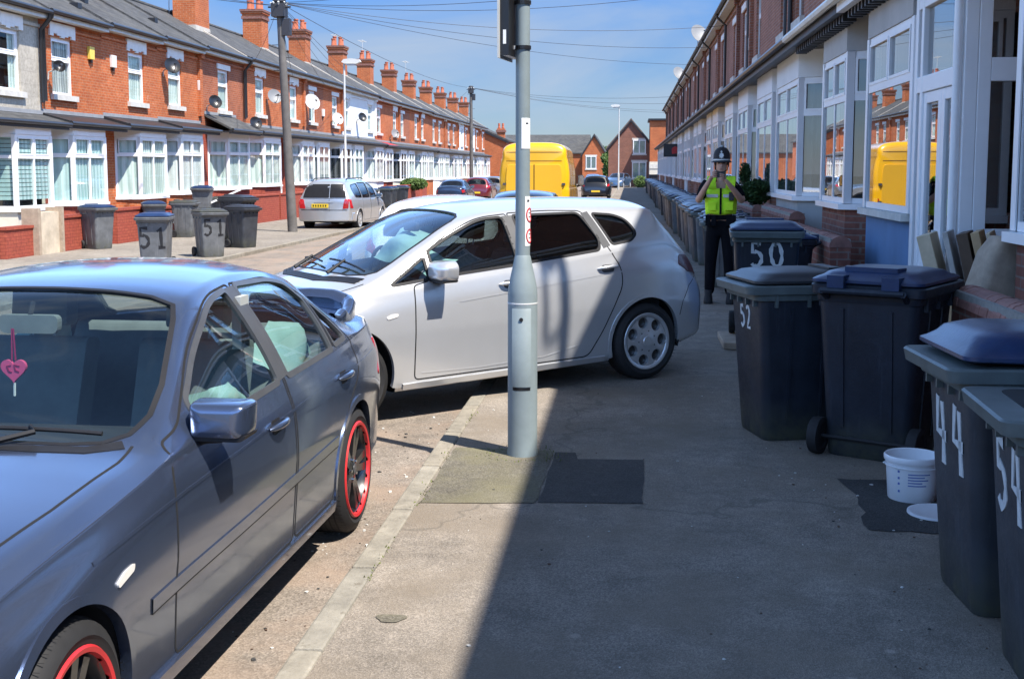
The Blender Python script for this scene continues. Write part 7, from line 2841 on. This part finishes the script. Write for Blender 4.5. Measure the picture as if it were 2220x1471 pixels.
def skin(name, pts, edges, m, parent, sub=2):
    """continuous surface grown round a skeleton; pts {key:(x,y,z,rx,ry)}; first key is the root"""
    ks = list(pts)
    me = bpy.data.meshes.new(name)
    me.from_pydata([pts[k][:3] for k in ks], [(ks.index(a), ks.index(b)) for a, b in edges], [])
    o = bpy.data.objects.new(name, me)
    COL.objects.link(o)
    o.parent = parent
    me.materials.append(MATS[m])
    sm = o.modifiers.new('skin', 'SKIN')
    sm.use_smooth_shade = True
    if not me.skin_vertices: pass
    sv = me.skin_vertices[0].data if me.skin_vertices else None
    if sv is None:
        with bpy.context.temp_override(object=o, active_object=o):
            bpy.ops.object.skin_root_mark()
        sv = me.skin_vertices[0].data
    for i, k in enumerate(ks):
        p = pts[k]
        sv[i].radius = (p[3], p[4] if len(p) > 4 else p[3])
        sv[i].use_root = i == 0
    ss = o.modifiers.new('subsurf', 'SUBSURF')
    ss.levels = sub
    ss.render_levels = sub
    return o


def chain(*k): return list(zip(k, k[1:]))


POL = thing('person', 'police officer in tall helmet and yellow vest raising a black phone to the face', 'person', (1.175, 15.75, .1), R(-6))
POL.scale = (1.05, 1.05, 1.05)
B = {'pel': (0, 0, .96, .15, .11), 'wai': (0, 0, 1.10, .145, .10), 'che': (0, -.01, 1.32, .165, .115), 'nb': (0, .0, 1.49, .075, .07), 'nk': (0, -.015, 1.56, .056, .058), 'hd0': (0, -.03, 1.635, .066, .078), 'hd1': (0, -.025, 1.71, .076, .092), 'hd2': (0, -.01, 1.79, .066, .08),
     'hl': (.09, 0, .90, .088), 'kl': (.115, -.02, .50, .058), 'al': (.125, .02, .10, .040), 'tl': (.14, -.13, .035, .035), 'hr': (-.09, 0, .90, .088), 'kr': (-.115, -.02, .50, .058), 'ar': (-.125, .02, .10, .040), 'tr': (-.14, -.13, .035, .035),
     'sl': (.175, 0, 1.455, .062), 'el': (.262, -.13, 1.255, .046), 'fl': (.16, -.29, 1.395, .036), 'wl': (.085, -.365, 1.49, .027), 'pl': (.055, -.385, 1.53, .036, .02),
     'sr': (-.175, 0, 1.455, .062), 'er': (-.275, -.13, 1.255, .046), 'fr': (-.19, -.29, 1.41, .036), 'wr': (-.125, -.36, 1.52, .027), 'pr': (-.10, -.385, 1.565, .036, .02)}
skin('body', B, chain('pel', 'wai', 'che', 'nb', 'nk', 'hd0', 'hd1', 'hd2') + chain('pel', 'hl', 'kl', 'al', 'tl') + chain('pel', 'hr', 'kr', 'ar', 'tr') + chain('che', 'sl', 'el', 'fl', 'wl', 'pl') + chain('che', 'sr', 'er', 'fr', 'wr', 'pr'), 'skin', POL)
for s_, base in ((1, (.055, -.385, 1.53)), (-1, (-.10, -.385, 1.565))):
    for i in range(4):          # fingers wrap round the phone
        z = base[2] - .018 + i * .021
        F_ = {'a': (base[0] - s_ * .005, base[1] - .012, z, .0105), 'b': (base[0] - s_ * .022, base[1] - .034, z + .010, .0095), 'c': (base[0] - s_ * .048, base[1] - .038, z + .014, .0085), 'd': (base[0] - s_ * (.062 + .004 * (i % 2)), base[1] - .026, z + .016, .0078)}
        skin('finger', F_, chain('a', 'b', 'c', 'd'), 'skin', POL, 1)
    F_ = {'a': (base[0], base[1] + .012, base[2] - .01, .012), 'b': (base[0] - s_ * .022, base[1] + .018, base[2] + .02, .010), 'c': (base[0] - s_ * .04, base[1] + .014, base[2] + .042, .009)}
    skin('thumb', F_, chain('a', 'b', 'c'), 'skin', POL, 1)
# face
mb = MB()
mb.hexa([(-.012, -.118, 1.675), (.012, -.118, 1.675), (.016, -.10, 1.672), (-.016, -.10, 1.672), (-.006, -.112, 1.725), (.006, -.112, 1.725), (.008, -.098, 1.725), (-.008, -.098, 1.725)], 'skin')
mb.build('nose', POL, bevel=.004)
for s_ in (1, -1):
    mb = MB()
    mb.sphere((s_ * .030, -.103, 1.722), (.012, .008, .007), 'eye dark', 10, 6)
    mb.build('eye', POL, smooth=60)
    mb = MB()
    mb.sphere((s_ * .082, -.01, 1.705), (.012, .02, .032), 'skin', 10, 8)
    mb.build('ear', POL, smooth=60)
mb = MB()
mb.sphere((0, -.105, 1.648), (.024, .008, .006), 'lip', 10, 6)
mb.build('mouth', POL, smooth=60)
mb = MB()
mb.lathe([(.083, 0), (.088, .02), (.086, .05), (.083, .055)], 'hair', lambda a, b, h: (a * .98, b * 1.14 - .012, 1.70 + h), 24, R(-20), R(200))
mb.build('hair', POL, smooth=60)
# helmet: tall combed crown, brim, pale band, badge and knob
mb = MB()


def hel(a, b, h): return (a, b * 1.16 - .018, 1.735 + h)


mb.lathe([(.094, .0), (.118, -.006), (.124, -.004), (.120, .006), (.104, .016), (.104, .045), (.099, .095), (.084, .14), (.056, .172), (.02, .186), (0, .188)], 'helmet cloth', hel, 32)
h_ = mb.build('helmet', POL, smooth=50)
mb = MB()
mb.lathe([(.1045, .018), (.1065, .02), (.1065, .034), (.1045, .036)], 'reflective', hel, 32)
mb.build('helmet_band', h_, smooth=50)
mb = MB()
st = []
for i in range(16):
    rr = .038 if i % 2 == 0 else .027
    a = 2 * math.pi * i / 16 + math.pi / 2
    st.append((rr * math.cos(a) * .85, rr * math.sin(a)))
mb.prism(st, -.004, .006, 'reflective', lambda a, b, h: (a, -.018 - 1.16 * (.101 - .25 * max(0, b)) - h, 1.735 + .078 + b))
mb.sphere((0, -.018 - 1.16 * .092, 1.858), (.012, .008, .014), 'reflective', 8, 6)
mb.build('helmet_badge', h_)
mb = MB()
mb.sphere((0, -.018, 1.735 + .192), .014, 'reflective', 10, 6)
mb.build('helmet_knob', h_, smooth=50)
mb = MB()
mb.tube([(.085, -.03, 1.735), (.07, -.075, 1.64), (.0, -.10, 1.60), (-.07, -.075, 1.64), (-.085, -.03, 1.735)], .006, 'cloth black', 6)
mb.build('chin_strap', h_, smooth=50)
# clothing
SH = {'wai': (0, 0, 1.04, .162, .117), 'che': (0, -.01, 1.31, .180, .128), 'nb': (0, 0, 1.475, .095, .082), 'nk': (0, -.01, 1.525, .064, .064), 'sl': (.175, 0, 1.452, .075), 'ml': (.225, -.07, 1.35, .066), 'el': (.248, -.108, 1.285, .063), 'sr': (-.175, 0, 1.452, .075), 'mr': (-.228, -.07, 1.35, .066), 'er': (-.258, -.108, 1.285, .063)}
skin('shirt', SH, chain('wai', 'che', 'nb', 'nk') + chain('che', 'sl', 'ml', 'el') + chain('che', 'sr', 'mr', 'er'), 'cloth black', POL)
TR = {'pel': (0, 0, .96, .165, .125), 'wai': (0, 0, 1.08, .160, .118), 'hl': (.09, 0, .88, .104), 'kl': (.115, -.015, .50, .076), 'al': (.125, .02, .09, .066), 'hr': (-.09, 0, .88, .104), 'kr': (-.115, -.015, .50, .076), 'ar': (-.125, .02, .09, .066)}
skin('trousers', TR, chain('pel', 'wai') + chain('pel', 'hl', 'kl', 'al') + chain('pel', 'hr', 'kr', 'ar'), 'cloth black', POL)
for s_ in (1, -1):
    mb = MB()
    rings(mb, [[(x + s_ * .135, y_ - .045, z) for x, y_, z in rrect(w, d, .04, z)] for w, d, z in ((.10, .29, 0), (.105, .30, .02), (.10, .28, .06), (.09, .16, .10), (.09, .12, .16))], 'rubber')
    mb.build('boot', POL, smooth=50)
mb = MB()
vest = []
for z, rx, ry, dy in ((1.10, .186, .140, 0), (1.14, .190, .144, 0), (1.25, .196, .148, -.005), (1.36, .200, .150, -.01), (1.42, .192, .142, -.01)):
    vest.append([(rx * math.copysign(abs(math.cos(a)) ** .75, math.cos(a)), dy + ry * math.copysign(abs(math.sin(a)) ** .75, math.sin(a)), z + .006 * math.sin(a * 5)) for a in [2 * math.pi * i / 40 for i in range(40)]])
rings(mb, vest, 'hi vis', False, False)
v_ = mb.build('vest', POL, smooth=60)
md = v_.modifiers.new('solidify', 'SOLIDIFY')
md.thickness = .02
for s_ in (1, -1):
    mb = MB()
    prof = [(s_ * .11, -.155, 1.41), (s_ * .12, -.125, 1.49), (s_ * .115, -.02, 1.545), (s_ * .11, .09, 1.50), (s_ * .10, .135, 1.40)]
    for (p, q) in zip(prof, prof[1:]):
        mb.hexa([(p[0] - .055, p[1], p[2]), (p[0] + .055, p[1], p[2]), (q[0] + .055, q[1], q[2]), (q[0] - .055, q[1], q[2]), (p[0] - .055, p[1] * 1.06, p[2] + .02), (p[0] + .055, p[1] * 1.06, p[2] + .02), (q[0] + .055, q[1] * 1.06, q[2] + .02), (q[0] - .055, q[1] * 1.06, q[2] + .02)], 'hi vis')
    mb.build('vest_strap', v_, smooth=60)
    mb = MB()
    mb.box(s_ * .055, s_ * .15, -.178, -.145, 1.15, 1.25, 'hi vis')
    mb.box(s_ * .05, s_ * .155, -.182, -.176, 1.225, 1.255, 'hi vis')
    mb.build('vest_pocket', v_, bevel=.008)
    mb = MB()
    mb.box(s_ * .03, s_ * .17, -.168, -.14, 1.305, 1.345, 'reflective')
    mb.build('reflective_strip', v_, bevel=.004)
mb = MB()
mb.box(-.012, .012, -.168, -.14, 1.10, 1.42, 'cloth black')
mb.build('zip', v_)
mb = MB()
mb.box(.10, .16, -.20, -.15, 1.27, 1.37, 'plastic black')
mb.tube([(.15, -.18, 1.37), (.155, -.18, 1.45)], .006, 'plastic black', 6)
mb.build('radio', POL, bevel=.008)
mb = MB()
mb.lathe([(.168, 0), (.176, .004), (.176, .05), (.168, .054)], 'cloth black', lambda a, b, h: (a, b * .76, 1.035 + h), 32)
for x in (-.15, -.08, .1, .16): mb.box(x - .03, x + .03, -.165, -.11, .96, 1.09, 'cloth black')
mb.build('duty_belt', POL, bevel=.006)
t = thing('phone', 'black phone held up by the police officer', 'phone', (0, 0, 0))
mb = MB()
mb.prism(rpoly([(-.04, -.08), (.04, -.08), (.04, .08), (-.04, .08)], .012, 4), -.005, .005, 'plastic black', lambda a, b, h: (b, h, a))
mb.build('case', t)
mb = MB()
mb.lathe([(0, .0052), (.012, .0052), (.012, .007), (0, .007)], 'galv', lambda a, b, h: (-.06 + a, -h, .02 + b), 12)
mb.build('camera_lens', t)
pm_ = Matrix.Translation(POL.location) @ POL.rotation_euler.to_matrix().to_4x4() @ Matrix.Scale(1.05, 4)
t.location = pm_ @ Vector((-.02, -.405, 1.585))
t.rotation_euler = (0, 0, R(-6))
